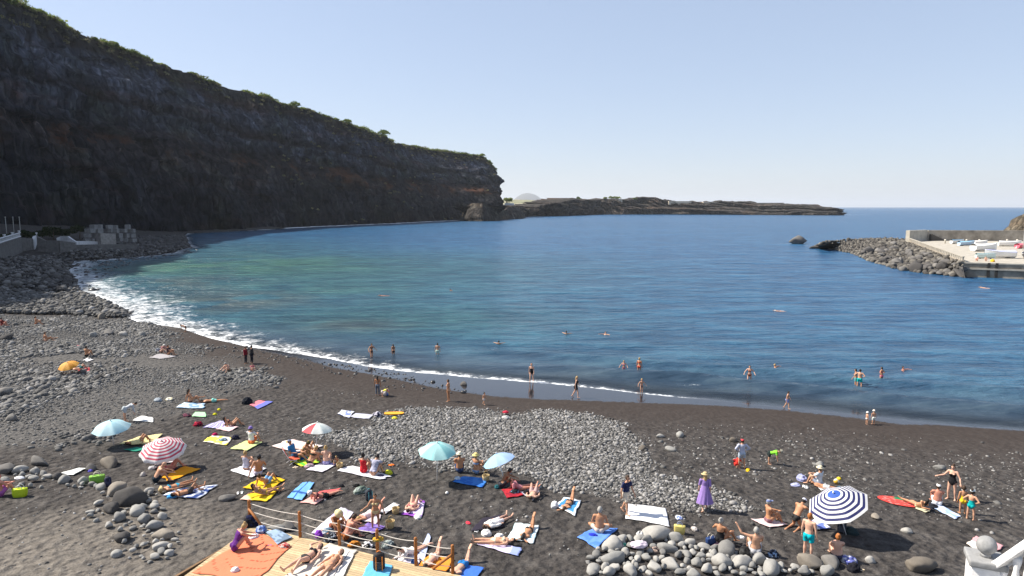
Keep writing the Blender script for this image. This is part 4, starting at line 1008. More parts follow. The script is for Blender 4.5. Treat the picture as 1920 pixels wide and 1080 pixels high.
    if q['hair']:
        hm_ = mat('hair_' + q['hair'], HAIR[q['hair']], 0.6, 0.25, 60.0, 0.4, 0.35)
        mk = hd_ & (((b2 > .055) & (a_ < .075)) | ((a_ < .022) & (b2 > -.055)) | ((a_ < -.03) & (b2 > -.085)))
        sel = [fc for fc in Fc if all(mk[i] for i in fc)]
        if sel:
            ids = np.unique(np.array([i for fc in sel for i in fc])); mp = -np.ones(len(V), int); mp[ids] = np.arange(len(ids))
            mb = MB(); mb.add(V[ids] + nn[ids] * .014 * hs + off, [tuple(mp[list(fc)]) for fc in sel])
            if q['long']:
                p0 = J['hc'] - J['hf'] * .055 * hs + J['hd'] * .02 * hs; p1 = J['hc'] - J['hf'] * .105 * hs - J['hd'] * .23 * hs
                if q['pose'].startswith('supine'): p1 = J['hc'] + np.array([.1, 0, 0]) * hs + J['hd'] * .05 * hs - J['hf'] * .08 * hs
                loft(mb, p0 + off, p1 + off, [(0, .075 * hs, .045 * hs), (.5, .08 * hs, .042 * hs), (1, .055 * hs, .028 * hs)], hr)
            if q['bun']:
                mb.ell(J['hc'] + J['hd'] * .105 * hs - J['hf'] * .075 * hs + off, (.048 * hs,) * 3, 8)
            mb.obj('hair', hm_, o)
    if q['hat']:
        kind, col = q['hat']; mb = MB(); c = J['hc'] + J['hd'] * .055 * hs + off
        if kind == 'straw':
            prof = [(.175, -.012), (.178, -.004), (.10, .012), (.094, .04), (.085, .075), (.05, .092), (.005, .095)]
            mb.lathe([(a * hs, b_ * hs) for a, b_ in prof], c, 24, M=M); mb.obj('sun_hat', mat('straw', col, 0.9, 0.15, 50, 0.4), o)
        elif kind == 'cap':
            mb.ell(c - J['hd'] * .005 * hs - J['hf'] * .004 * hs, (.088 * hs, .105 * hs, .075 * hs), 10, M=M)
            mb.ell(c + J['hf'] * .125 * hs - J['hd'] * .004 * hs, (.062 * hs, .07 * hs, .008 * hs), 8, M=M); mb.obj('cap', fabric(col, 'cap'), o)
        else:
            mb.lathe([(a * hs, b_ * hs) for a, b_ in [(.135, -.035), (.138, -.03), (.098, .0), (.09, .05), (.06, .075), (.005, .08)]], c, 20, M=M)
            mb.obj('bucket_hat', fabric(col, 'hat'), o)
    for k in ('V', 'n', 'F'): q.pop(k)
# ------------------------------------------------------------------ things lying on the beach
CLOTH = None
def S(c):   # sRGB 0-255 -> linear
    return tuple(((v / 255.0) / 12.92 if v / 255.0 < .04045 else ((v / 255.0 + .055) / 1.055) ** 2.4) for v in c)
WHITE = (.78, .77, .76)
def towel(quad, label, cfun, cat='towel', name='towel', wr=0.075, zfix=None, lift=0.022, k=22, group=None, seed=None):
    """quad: four photo pixels (or world points) going round; cfun(u,v)->colour array"""
    P4 = [(W(a, b_, zfix) if zfix is not None else G(a, b_)) for a, b_ in quad]
    c = sum(P4) / 4; sd_ = (hash_(label) % 997) / 10.0
    u, v = np.meshgrid(np.linspace(0, 1, k), np.linspace(0, 1, k)); u = u.ravel(); v = v.ravel()
    e = (fbm(u * 3, v * 3, sd_, 2) - .5) * .20
    uu = np.clip(u, 0, 1) + e * (.35 + np.sin(np.pi * v)) * 0.6; vv = v + (fbm(u * 3 + 9, v * 3, sd_, 2) - .5) * .20 * (.35 + np.sin(np.pi * u)) * 0.6
    Pq = ((1 - uu) * (1 - vv))[:, None] * P4[0] + (uu * (1 - vv))[:, None] * P4[1] + (uu * vv)[:, None] * P4[2] + ((1 - uu) * vv)[:, None] * P4[3]
    z = (ground(Pq[:, 0], Pq[:, 1]) if zfix is None else np.full(len(Pq), zfix)) + lift + wr * fbm(Pq[:, 0] * 3.2, Pq[:, 1] * 3.2, sd_, 3) + wr * .6 * np.abs(fbm(Pq[:, 0] * 1.5 + 4, Pq[:, 1] * 6, sd_, 2) - .5)
    Pq[:, 2] = z
    cols = np.clip(np.asarray(cfun(u, v)) * np.ones((len(u), 3)), 0.004, 0.9)
    low = Pq.copy(); low[:, 2] -= .012
    fc = grid_faces(k, k); n0 = len(Pq)
    ring = list(range(k)) + [k * i + k - 1 for i in range(1, k)] + [k * (k - 1) + i for i in range(k - 2, -1, -1)] + [k * i for i in range(k - 2, 0, -1)]
    side = np.array([(ring[i], ring[i] + n0, ring[(i + 1) % len(ring)] + n0, ring[(i + 1) % len(ring)]) for i in range(len(ring))])
    me = raw_mesh(name, np.vstack([Pq, low]) - c, np.vstack([fc, fc[:, ::-1] + n0, side]), True, np.vstack([cols, cols]))
    return tag(link(name, me, attr_mat('terry_cloth', 0.9, 0.1, 0.3, 55.0), None, c), label, cat, group)
def hash_(s):
    h = 0
    for ch in s: h = (h * 131 + ord(ch)) & 0xffffff
    return h
def solid(c): return lambda u, v: np.tile(np.array(c), (len(u), 1))
def stripes(a, b_, n_, ax=0, duty=.5):
    return lambda u, v: np.where((((u if ax == 0 else v) * n_) % 1.0 < duty)[:, None], np.array(a), np.array(b_))
def blotch(a, b_, sc=5, th=.5, sd_=1.0):
    return lambda u, v: np.where((fbm(u * sc, v * sc, sd_, 2) > th)[:, None], np.array(a), np.array(b_))
def border(a, b_, w_=.08):
    return lambda u, v: np.where(((np.minimum(np.minimum(u, 1 - u), np.minimum(v, 1 - v))) < w_)[:, None], np.array(a), np.array(b_))
def two(a, b_, at=.5, ax=0): return lambda u, v: np.where(((u if ax == 0 else v) < at)[:, None], np.array(a), np.array(b_))
def q4(cx, cy, hx, hy, sk=0.0):
    """lying rectangle seen in perspective: long axis slants by sk (photo px)"""
    return [(cx - hx, cy + sk), (cx + hx * .1, cy - hy + sk * .1), (cx + hx, cy - sk), (cx - hx * .1, cy + hy - sk * .1)]

def lump(px, py, wpx, label, cat, cols, name, hk=0.6, ar=1.0, seed=1.0, zfix=None, lift=0.0, rough=.35, th=.5):
    """crumpled cloth, a loose heap with folds"""
    p = G(px, py) if zfix is None else W(px, py, zfix); s = wpx / ppm(p) / 2
    bm = bmesh.new(); bmesh.ops.create_icosphere(bm, subdivisions=4, radius=1.0)
    V = np.array([v.co[:] for v in bm.verts]); Fc = np.array([[v.index for v in f.verts] for f in bm.faces]); bm.free()
    d = 1 + (np.abs(fbm(V[:, 0] * 1.6 + seed, V[:, 1] * 1.6, V[:, 2] * 1.6, 3) - .5) * -3 + .35) * rough + (fbm(V[:, 0] * 5 + seed, V[:, 1] * 5, V[:, 2] * 5, 2) - .5) * .25
    c = np.where((fbm(V[:, 0] * 2.2, V[:, 1] * 2.2, V[:, 2] * 2.2 + seed * 3, 2) > th)[:, None], np.array(cols[0]), np.array(cols[-1]))
    V = V * d[:, None] * np.array([s, s * ar, s * hk]); V[:, 2] = np.maximum(V[:, 2], -s * hk * .3) + s * hk * .27
    o = link(name, raw_mesh(name, V, Fc, True, c), attr_mat('soft_cloth', 0.9, 0.1, 0.3, 40.0), None, p + np.array([0, 0, lift]), seed)
    return tag(o, label, cat)
def tote(px, py, wpx, label, col, cat='bag', name='beach_bag', hk=.8, az=0.0, band=None, zfix=None, handle=(.6, .55, .45), k=.55):
    p = G(px, py) if zfix is None else W(px, py, zfix); s = wpx / ppm(p)
    r = empty(name, p, R(az)); tag(r, label, cat)
    V = []; n_ = 24
    st = [(0, .78), (.04, .86), (.45, .98), (.9, 1.0), (1.0, .98)]
    for h_, q in st:
        for i in range(n_):
            a = 2 * math.pi * i / n_; ca, sa = math.cos(a), math.sin(a)
            V.append((np.sign(ca) * abs(ca) ** .45 * .5 * q * s, np.sign(sa) * abs(sa) ** .45 * .5 * k * q * s * (1 - .25 * h_), h_ * hk * s))
    Fc = [(i * n_ + j, i * n_ + (j + 1) % n_, (i + 1) * n_ + (j + 1) % n_, (i + 1) * n_ + j) for i in range(len(st) - 1) for j in range(n_)]
    Fc.append(tuple(range(n_))[::-1])
    V.append((0, 0, hk * s * .86)); top = (len(st) - 1) * n_
    Fc += [(top + j, top + (j + 1) % n_, len(V) - 1) for j in range(n_)]
    cols = np.tile(np.array(col), (len(V), 1))
    if band is not None: cols[2 * n_:3 * n_] = band; cols[n_:2 * n_] = band
    link('bag_body', raw_mesh('bag_body', V, Fc, True, cols), attr_mat('bag_fabric', .8, .25, .2, 30.0), r)
    for sg in (1, -1):
        mb = MB(); mb.tube([(math.cos(t) * .24 * s, sg * .19 * s * k * 2 * .8, hk * s * .93 + math.sin(t) * .34 * s) for t in np.linspace(0, math.pi, 12)], .022 * s, 6)
        mb.obj('handle', mat('strap', handle, .8), r)
    return r
def basket(px, py, wpx, label, zfix=None):
    p = G(px, py); s = wpx / ppm(p); r = empty('straw_basket', p); tag(r, label, 'basket')
    mb = MB(); mb.lathe([(.30 * s, 0), (.40 * s, .1 * s), (.48 * s, .5 * s), (.5 * s, .85 * s), (.47 * s, .86 * s), (.44 * s, .5 * s), (.36 * s, .14 * s)], n=20)
    m = mat('woven_straw', (.46, .34, .17), .95, .35, 60.0, .6); mb.obj('basket_body', m, r)
    for sg in (1, -1):
        mb = MB(); mb.tube([(math.cos(t) * .3 * s, sg * .42 * s, .8 * s + math.sin(t) * .42 * s) for t in np.linspace(0, math.pi, 12)], .03 * s, 6); mb.obj('handle', m, r)
    return r
def backpack(px, py, wpx, label, body, trim, zfix=None, az=0.0):
    p = G(px, py) if zfix is None else W(px, py, zfix); s = wpx / ppm(p); r = empty('backpack', p, R(az)); tag(r, label, 'backpack')
    mb = MB(); mb.box((0, 0, .62 * s), (.85 * s, .5 * s, 1.2 * s), bev=.2 * s); mb.ell((0, 0, 1.12 * s), (.40 * s, .26 * s, .22 * s), 10)
    mb.obj('pack_body', mat('pack_fabric', body, .75, .2, 20, .2), r)
    mb = MB(); mb.box((0, -.30 * s, .45 * s), (.6 * s, .18 * s, .6 * s), bev=.08 * s); mb.obj('front_pocket', mat('pack_fabric', [c * 1.6 + .01 for c in body], .75), r)
    for x in (-.22, .22):
        mb = MB(); mb.box((x * s, -.40 * s, .62 * s), (.07 * s, .03 * s, 1.05 * s), bev=.01 * s); mb.obj('strap', mat('pack_trim', trim, .7), r)
    mb = MB(); mb.tube([(math.cos(t) * .14 * s, 0, 1.3 * s + math.sin(t) * .13 * s) for t in np.linspace(0, math.pi, 9)], .03 * s, 6); mb.obj('top_handle', mat('pack_trim', trim, .7), r)
    return r
def ball(px, py, wpx, label, cols, n_=6, name='beach_ball', cat='ball'):
    p = G(px, py); s = wpx / ppm(p) / 2; mb = MB(); mb.ell((0, 0, 0), (s, s, s), 16, M=Matrix.Rotation(.7, 3, 'X')); V = np.vstack(mb.v)
    q = V @ np.array(Matrix.Rotation(.7, 3, 'X')); a = (np.arctan2(q[:, 1], q[:, 0]) + math.pi) / (2 * math.pi) * n_
    mb.c = [np.array(cols)[(a.astype(int)) % len(cols)]]
    o = mb.obj(name, attr_mat('vinyl', .35, .5, 0.0), None, p + np.array([0, 0, s * .95]), cols=True); return tag(o, label, cat)
def shoes(px, py, wpx, label, col, az=0.0, zfix=None):
    p = G(px, py) if zfix is None else W(px, py, zfix); s = wpx / ppm(p) / 2.2; r = empty('flip_flops', p + np.array([0, 0, .02]), R(az)); tag(r, label, 'flip-flops')
    for x in (-.35, .35):
        mb = MB(); mb.ell((x * s, .25 * s, .05 * s), (.26 * s, .4 * s, .06 * s), 8); mb.ell((x * s, -.35 * s, .05 * s), (.21 * s, .36 * s, .06 * s), 8)
        mb.tube([((x - .2) * s, -.02 * s, .06 * s), (x * s, .3 * s, .22 * s), ((x + .2) * s, -.02 * s, .06 * s)], .05 * s, 6); mb.obj('flip_flop', mat('rubber', col, .6), r)
    return r
def board(px, py, wpx, label, col, az=0.0, cat='bodyboard', ar=.42):
    p = G(px, py); s = wpx / ppm(p); mb = MB(); n_ = 28; V = []; 
    out = []
    for i in range(n_):
        a = 2 * math.pi * i / n_; x = .5 * np.sign(math.cos(a)) * abs(math.cos(a)) ** .6; y = ar * .5 * np.sign(math.sin(a)) * abs(math.sin(a)) ** (.6 if x < .2 else .9); out.append((x * s, y * s))
    V = [(x, y, .10) for x, y in out] + [(x * 1.02, y * 1.02, .15) for x, y in out]
    Fc = [tuple(range(n_))[::-1], tuple(range(n_, 2 * n_))] + [(i, (i + 1) % n_, n_ + (i + 1) % n_, n_ + i) for i in range(n_)]
    mb.add(V, Fc); return tag(mb.obj('bodyboard', mat('foam_board', col, .5, .06), None, p, R(az), smooth=False), label, cat)
def bucket(px, py, wpx, label, col, name='toy_bucket', cat='bucket'):
    p = G(px, py); s = wpx / ppm(p); r = empty(name, p); tag(r, label, cat)
    mb = MB(); mb.lathe([(.32 * s, 0), (.48 * s, .8 * s), (.52 * s, .82 * s), (.45 * s, .8 * s), (.3 * s, .06 * s)], n=16); mb.obj('pail', mat('toy_plastic', col, .4, .05), r)
    mb = MB(); mb.tube([(math.cos(t) * .49 * s, 0, .8 * s + math.sin(t) * .35 * s) for t in np.linspace(.3, math.pi - .3, 10)], .03 * s, 6); mb.obj('handle', mat('toy_plastic', (.7, .7, .68), .4, .05), r)
    return r

def umbrella(px, py, top_px, rad, label, cfun, ribs=8, sag=.24, lean_y=0.0, seg=14, fringe=False, pole=(.75, .74, .72), base_in=.35):
    """px,py foot of the pole; top_px the pixel of the tip; lean_y metres the tip leans away from the camera"""
    b_ = G(px, py); d = ray(*top_px)
    Yt = b_[1] + lean_y; tip = np.array([0, 0, CAMZ]) + d * (Yt / d[1])
    ax = nrm(tip - b_); L_ = np.linalg.norm(tip - b_)
    e1 = nrm(np.cross(ax, [0.13, 1, 0])); e2 = np.cross(ax, e1); M = np.stack([e1, e2, ax], 1)
    r = empty('beach_umbrella', b_); tag(r, label, 'parasol')
    rise = rad * .46; V = []; C = []; per = 6; n_ = ribs * per; rows = seg
    for i in range(rows + 1):
        t = i / rows
        for k in range(n_):
            a = 2 * math.pi * (k / n_); fr = (k % per) / per; cusp = 1 - .075 * (4 * fr * (1 - fr)) * t          # cloth pulled in between the ribs
            rr = rad * t * cusp; z = rise * (1 - t ** 1.75) - .045 * rad * (4 * fr * (1 - fr)) * t * .6
            V.append((rr * math.cos(a), rr * math.sin(a), z - rise)); C.append(cfun(t, k // per, k / n_))
    Fc = [(i * n_ + k, i * n_ + (k + 1) % n_, (i + 1) * n_ + (k + 1) % n_, (i + 1) * n_ + k) for i in range(rows) for k in range(n_)]
    if fringe:
        o0 = len(V)
        for k in range(n_):
            x, y, z = V[rows * n_ + k]; V.append((x * 1.01, y * 1.01, z - .10 - .02 * math.sin(k * 2.1))); C.append(cfun(1.0, k // per, k / n_))
        Fc += [(rows * n_ + k, rows * n_ + (k + 1) % n_, o0 + (k + 1) % n_, o0 + k) for k in range(n_)]
    V = np.array(V) @ M.T + (tip - b_)
    # each face takes the colour of its own panel and ring (flat per face), so write corner colours
    me = raw_mesh('canopy', V, Fc, True); at = me.color_attributes.new('Col', 'FLOAT_COLOR', 'CORNER')
    cc = np.ones((len(me.loops), 4), np.float32); li = 0
    for p in me.polygons:
        i0 = Fc[p.index][0]; i2 = Fc[p.index][2]
        row = min(i0 // n_, rows - 1); kk = i0 % n_
        col = cfun((row + .5) / rows, kk // per, (kk + .5) / n_)
        for _ in p.vertices: cc[li, :3] = col; li += 1
    at.data.foreach_set('color', cc.ravel())
    link('canopy', me, CANOPY_M, r)
    mb = MB(); mb.tube([(0, 0, -base_in), tip - b_ - ax * .02], .020, 8); mb.obj('pole', mat('pole_metal', pole, .35, .05, 9, 0, .5), r)
    mb = MB(); mb.ell(tip - b_ + ax * .05, (.035, .035, .06), 8); mb.obj('tip', mat('pole_cap', pole, .4), r)
    for k in range(ribs):
        a = 2 * math.pi * k / ribs; pts = []
        for t in np.linspace(.05, 1.01, 8):
            pts.append(M @ np.array([rad * t * math.cos(a), rad * t * math.sin(a), rise * (1 - t ** 1.75) - rise - .012]) + tip - b_)
        mb = MB(); mb.tube(pts, .007, 5); mb.obj('rib', mat('rib_metal', (.55, .55, .55), .4), r)
    return r
def canopy_mat():
    m, n, l, b = newmat('canopy_fabric')
    a = N(n, 'ShaderNodeAttribute', attribute_name='Col'); tc = n.new('ShaderNodeTexCoord').outputs['Object']; t = tex(n, l, tc, 5.0, 4)
    r_ = ramp(n, [(.3, (.88, .88, .88)), (.7, (1, 1, 1))]); l.new(t.outputs[0], r_.inputs[0])
    c = mixc(n, l, 1.0, a.outputs['Color'], r_.outputs[0], 'MULTIPLY'); l.new(c, b.inputs['Base Color']); b.inputs['Roughness'].default_value = .7
    tr = n.new('ShaderNodeBsdfTranslucent'); l.new(c, tr.inputs[0]); mx = n.new('ShaderNodeMixShader'); mx.inputs[0].default_value = .22
    l.new(b.outputs[0], mx.inputs[1]); l.new(tr.outputs[0], mx.inputs[2]); l.new(mx.outputs[0], n['Material Output'].inputs['Surface'])
    return m
CANOPY_M = canopy_mat()
NAVY = (.018, .022, .12)
def ring2(a, b_, n_, first=None):
    def f(t, k, q):
        if first is not None and t < first[0]: return first[1]
        return a if int(t * n_) % 2 else b_
    return f
umbrella(1592, 1002, (1563, 925), 1.22, 'big navy and white ringed parasol at lower right', ring2(WHITE, NAVY, 14, (.25, (.03, .10, .42))), 8, lean_y=-.25, pole=(.8, .8, .8), seg=14)
umbrella(819, 899, (820, 831), .95, 'turquoise parasol standing straight in the middle of the sand', lambda t, k, q: (.30, .66, .66) if k % 2 else (.42, .72, .71), 8, lean_y=-.25)
umbrella(952, 908, (931, 851), .84, 'pale blue parasol over people at the edge of the pebble bank', lambda t, k, q: (.36, .52, .78) if k in (2, 3, 4) else (.33, .62, .80), 8, lean_y=.15)
umbrella(592, 852, (595, 793), .84, 'white parasol with red panels beside the red beach chair', lambda t, k, q: (.66, .05, .07) if k in (1, 6) else ((.72, .80, .76) if k % 2 else (.80, .82, .78)), 8, lean_y=.1)
umbrella(311, 876, (303, 827), 1.10, 'low red and white ringed parasol with a white fringe', ring2(WHITE, (.55, .07, .12), 14), 10, lean_y=-.45, fringe=True, pole=(.8, .8, .8))
umbrella(214, 834, (207, 789), 1.0, 'pale sky-blue parasol leaning left over the yellow mat', lambda t, k, q: (.42, .68, .76) if k % 2 else (.50, .72, .78), 8, lean_y=-.2, pole=(.6, .6, .6))
umbrella(134, 700, (126, 679), .8, 'small orange parasol tipped over on the cobbles', lambda t, k, q: (.75, .32, .03) if k % 2 else (.80, .40, .06), 8, lean_y=-.35)

# towels and mats: the four corners as seen in the photo
LAV = (.56, .55, .74); PINK = (.72, .45, .50)
towel([(1082,1010),(1118,990),(1158,993),(1120,1030)], 'plain bright blue towel under the bare-backed man', blotch((.09,.22,.62),(.14,.29,.70),6,.5))
towel([(1174,946),(1247,955),(1257,990),(1172,974)], 'large white sheet spread beside the walking man in navy', lambda u, v: np.where((np.abs(u-.5)<.012)[:,None], np.array((.25,.3,.36)), np.array((.80,.80,.82))), wr=.06)
towel([(1040,950),(1058,935),(1090,940),(1078,970)], 'blue towel with white border under the prone woman by the white bag', border((.70,.75,.80),(.06,.26,.52),.12))
towel([(966,983),(1010,988),(1000,1020),(950,1014)], 'white towel with pale blue print under the prone woman', blotch((.70,.78,.80),(.45,.66,.72),6,.45))
towel([(893,1022),(903,1015),(978,1030),(972,1045)], 'long lavender towel under the woman stretched out sideways', lambda u,v: np.where((v>.8)[:,None], np.array((.30,.36,.66)), np.array((.66,.58,.78))))
towel([(882,998),(905,974),(950,966),(945,990)], 'dark grey towel under the person in white clothes', solid((.035,.03,.045)))
towel([(848,905),(868,895),(915,900),(905,916)], 'shiny royal blue towel under the couple in sun hats', blotch((.03,.14,.50),(.06,.22,.62),5,.5))
towel([(940,920),(968,914),(982,930),(950,936)], 'red towel in the shade of the pale blue parasol', blotch((.45,.03,.04),(.30,.02,.04),6,.5))
towel([(975,925),(1000,918),(1012,922),(998,940)], 'white and grey patterned towel at the right of the pale blue parasol', blotch((.6,.58,.62),(.25,.22,.3),8,.5))
towel([(632,884),(662,875),(735,895),(712,901)], 'white towel under the couple in red and grey', blotch((.76,.74,.77),(.72,.70,.76),5,.5))
towel([(574,883),(605,868),(632,872),(604,887)], 'white towel with lilac edge under the blond woman', lambda u,v: np.where((u>.85)[:,None], np.array((.36,.34,.62)), np.array((.72,.68,.74))))
towel([(545,868),(578,858),(602,868),(566,876)], 'lime and yellow towel by the red beach chair', stripes((.62,.66,.05),(.12,.50,.06),4,0))
towel([(510,838),(548,825),(608,838),(560,852)], 'pale pink patterned towel behind the red beach chair', blotch((.75,.66,.64),(.68,.5,.45),8,.42))
towel([(433,884),(462,872),(500,880),(472,897)], 'white towel under the tanned man sitting with his arm out', solid((.74,.74,.78)))
towel([(455,916),(500,895),(534,901),(500,925)], 'yellow towel under the person in denim shorts', blotch((.78,.50,.02),(.70,.42,.02),5,.5))
towel([(450,938),(480,920),(526,915),(500,942)], 'yellow towel with a pink corner under the dark-haired woman', lambda u,v: np.where(((u+v)<.45)[:,None], np.array((.75,.48,.40)), np.array((.80,.55,.03))))
towel([(538,934),(568,906),(590,906),(566,941)], 'empty blue towel with dark crossing lines', lambda u,v: np.where(((np.abs(u-.35)<.05)|(np.abs(v-.4)<.04))[:,None], np.array((.03,.09,.30)), np.array((.17,.40,.75))))
towel([(562,944),(600,924),(640,918),(590,948)], 'coral red and pink towel under the woman with black shorts', lambda u,v: np.where((u>.45)[:,None], np.array((.68,.12,.12)), np.array((.75,.42,.38))))
towel([(302,898),(345,876),(376,881),(318,904)], 'deep orange towel behind the bald sitting man', solid((.80,.34,.02)))
towel([(304,931),(340,918),(410,911),(372,937)], 'navy and white patterned towel under the reclining couple', blotch((.62,.66,.74),(.03,.06,.20),8,.52))
towel([(262,858),(282,848),(330,868),(292,874)], 'white lacy sheet beneath the red and white parasol', blotch((.75,.72,.73),(.6,.45,.48),7,.4), wr=.08)
towel([(222,834),(262,820),(305,815),(290,835)], 'cream yellow mat under the sky-blue parasol', solid((.68,.58,.30)))
towel([(232,845),(258,840),(276,844),(255,848)], 'emerald green cloth in the shade of the cream mat', solid((.03,.24,.16)))
towel([(115,889),(148,879),(162,880),(138,893)], 'empty white towel among the stones on the left', solid((.72,.74,.70)))
towel([(432,843),(462,828),(492,831),(462,847)], 'pale lime green towel under the person in the purple hat', stripes((.62,.70,.28),(.55,.66,.30),8,1))
towel([(380,830),(398,818),(435,822),(425,836)], 'yellow and white towel strewn with clothes', blotch((.75,.62,.10),(.72,.66,.60),4,.5))
towel([(380,803),(412,790),(424,792),(420,805)], 'lilac and white striped towel by the dark-haired reader', stripes((.28,.24,.52),(.6,.6,.72),6,1))
towel([(405,806),(432,799),(448,802),(430,810)], 'pale pink towel under the dark-haired reader', solid((.72,.52,.52)))
towel([(248,790),(266,781),(286,784),(288,793)], 'white towel by the person in the grey shirt', solid((.74,.74,.72)))
towel([(330,766),(345,756),(385,758),(382,767)], 'pale blue patterned towel under the upper left couple', blotch((.55,.62,.70),(.22,.36,.52),7,.5))
towel([(360,782),(366,774),(385,774),(387,783)], 'bright mint green towel left on the sand', solid((.42,.74,.42)))
towel([(468,760),(486,752),(513,754),(484,768)], 'red, white and blue towel by the dark bag', two((.70,.20,.24),(.16,.18,.55),.5,1))
towel([(633,777),(641,770),(665,773),(655,785)], 'white and blue towel at the left of the empty pair', blotch((.7,.7,.76),(.2,.25,.5),6,.45))
towel([(655,783),(668,776),(702,779),(692,787)], 'grey-lilac towel at the right of the empty pair', solid((.50,.50,.60)))
towel([(154,677),(165,672),(176,675),(164,679)], 'small white towel beside the lone sitter on the cobbles', solid((.74,.72,.72)))
towel([(146,700),(152,688),(168,690),(169,698)], 'crimson towel by the small orange parasol', solid((.62,.06,.09)))
towel([(280,671),(300,664),(332,669),(300,674)], 'grey towel under the group below the surf boulders', solid((.38,.36,.37)))
towel([(136,651),(145,647),(157,649),(147,654)], 'rose red towel lying far up the cobbles', solid((.62,.14,.18)))
towel([(1408,975),(1440,974),(1476,986),(1443,991)], 'pale pink towel under the woman in the blue cap', blotch((.74,.60,.60),(.70,.5,.5),8,.5))
towel([(1522,978),(1535,970),(1558,992),(1530,995)], 'white and blue printed towel left of the big ringed parasol', blotch((.72,.70,.74),(.16,.22,.60),5,.5))
towel([(1404,1043),(1420,1040),(1442,1050),(1432,1056)], 'white towel under the man with his arm raised', solid((.76,.74,.77)), wr=.05)
towel([(1336,1024),(1348,1018),(1362,1024),(1350,1032)], 'rose towel under the woman in the black swimsuit on the stones', solid((.72,.36,.42)))
towel([(1738,948),(1752,942),(1802,970),(1790,975)], 'pale blue and white towel under the man in the white cap', blotch((.60,.66,.78),(.34,.46,.70),5,.5))
towel([(1716,955),(1730,946),(1752,958),(1735,963)], 'black and cream towel under the dark-haired girl', two((.62,.58,.40),(.03,.03,.04),.5,0))
towel([(1530,912),(1548,908),(1556,916),(1540,922)], 'white cloth by the sitter in the straw hat', solid((.72,.70,.70)))
towel([(752,966),(785,937),(797,942),(790,972)], 'purple and white towel under the woman with raised knees', lambda u,v: np.where((np.abs(u-.5)>.36)[:,None], np.array((.26,.07,.42)), np.array((.66,.55,.74))))
towel([(712,960),(738,945),(750,948),(722,966)], 'white towel behind the straw baskets', solid((.74,.72,.74)))
towel([(668,975),(692,958),(715,968),(705,985)], 'pale pink towel under the prone woman behind the railing', blotch((.76,.66,.68),(.66,.5,.56),8,.45))
towel([(584,1002),(640,952),(664,962),(628,1008)], 'white sheet with lilac print behind the rope railing', blotch((.70,.66,.74),(.5,.42,.66),6,.42), wr=.06)
towel([(668,995),(690,982),(722,990),(700,1003)], 'violet patterned towel behind the middle railing post', blotch((.24,.16,.48),(.14,.09,.30),8,.5))
towel([(740,1062),(760,1032),(790,1040),(782,1066)], 'white patterned towel under the person in the white shirt', blotch((.68,.62,.66),(.55,.5,.58),8,.5))
towel([(782,1048),(802,1004),(808,1010),(795,1056)], 'pale blue towel beyond the second last railing post', solid((.48,.54,.74)))
towel([(784,1064),(806,1042),(852,1050),(836,1074)], 'bright orange towel beside the last railing post', solid((.82,.28,.04)))
towel([(856,1085),(872,1062),(908,1068),(892,1090)], 'royal blue towel under the person in blue trunks', solid((.06,.17,.58)))
# watermelon mat
def melon(u, v):
    d = np.hypot((u - .5) * 2, (v - .5) * 2); c = np.tile(np.array((.62, .07, .06)), (len(u), 1)); sp_ = vnoise(u * 34, v * 34, 2.0) > .84
    c[sp_] = (.72, .40, .36); c[(v > .72) & (u > .35)] = (.02, .20, .09); return c
def oval_mat():
    c = G(1684, 941); a, b_ = G(1643, 932), G(1722, 950); hw = np.linalg.norm((b_ - a)[:2]) / 2; ang = math.atan2(b_[1] - a[1], b_[0] - a[0])
    k = 40; n_ = 48; V = [(0, 0, 0)]; uv = [(.5, .5)]
    for i in range(1, 13):
        for j in range(n_):
            t = 2 * math.pi * j / n_; x, y = i / 12 * math.cos(t), i / 12 * math.sin(t); V.append((x * hw, y * hw * .72, 0)); uv.append((.5 + x / 2, .5 + y / 2))
    Fc = [(0, 1 + j, 1 + (j + 1) % n_) for j in range(n_)] + [(1 + (i - 1) * n_ + j, 1 + i * n_ + j, 1 + i * n_ + (j + 1) % n_, 1 + (i - 1) * n_ + (j + 1) % n_) for i in range(1, 12) for j in range(n_)]
    V = np.array(V); ca, sa = math.cos(ang), math.sin(ang); V[:, :2] = V[:, :2] @ np.array([[ca, sa], [-sa, ca]]); V[:, 2] = ground(V[:, 0] + c[0], V[:, 1] + c[1]) - c[2] + .03 + .02 * fbm(V[:, 0] * 3, V[:, 1] * 3, 1, 2)
    u, v = np.array(uv).T
    tag(link('beach_mat', raw_mesh('beach_mat', V, Fc, True, melon(u, v)), attr_mat('terry_cloth', .9, .1, .3, 55.0), None, c), 'oval red and green watermelon mat on dark sand', 'beach mat')
oval_mat()

# bags, clothes and toys
tote(38, 931, 25, 'lime green cool box bag with a white lid at the left edge', (.48, .60, .02), 'cool bag', 'cool_bag', .62, 12, None, None, (.7, .7, .7))
lump(38, 913, 18, 'white cloth folded on top of the lime cool bag', 'cloth', [(.75,.75,.76)], 'white_cloth', .35, .6, 3.0, lift=.42)
tote(183, 907, 26, 'bright green bag standing between grey boulders', (.20, .42, .06), 'bag', 'beach_bag', .62, 20)
backpack(203, 912, 14, 'dark blue backpack right of the bright green bag', (.02, .022, .05), (.05, .05, .12), az=30)
lump(170, 893, 9, 'violet cloth on the bright green bag', 'cloth', [(.12,.10,.45)], 'violet_cloth', .6, .8, 5.0, lift=.25)
tote(1274, 1000, 21, 'yellow cool bag with a blue and white striped top', (.70, .58, .18), 'cool bag', 'cool_bag', .75, -15, (.72, .60, .20), None, (.3, .35, .5))
lump(1273, 984, 16, 'blue and white striped cloth on the yellow cool bag', 'cloth', [(.10,.16,.42),(.7,.72,.78)], 'striped_cloth', .5, .7, 2.0, lift=.28)
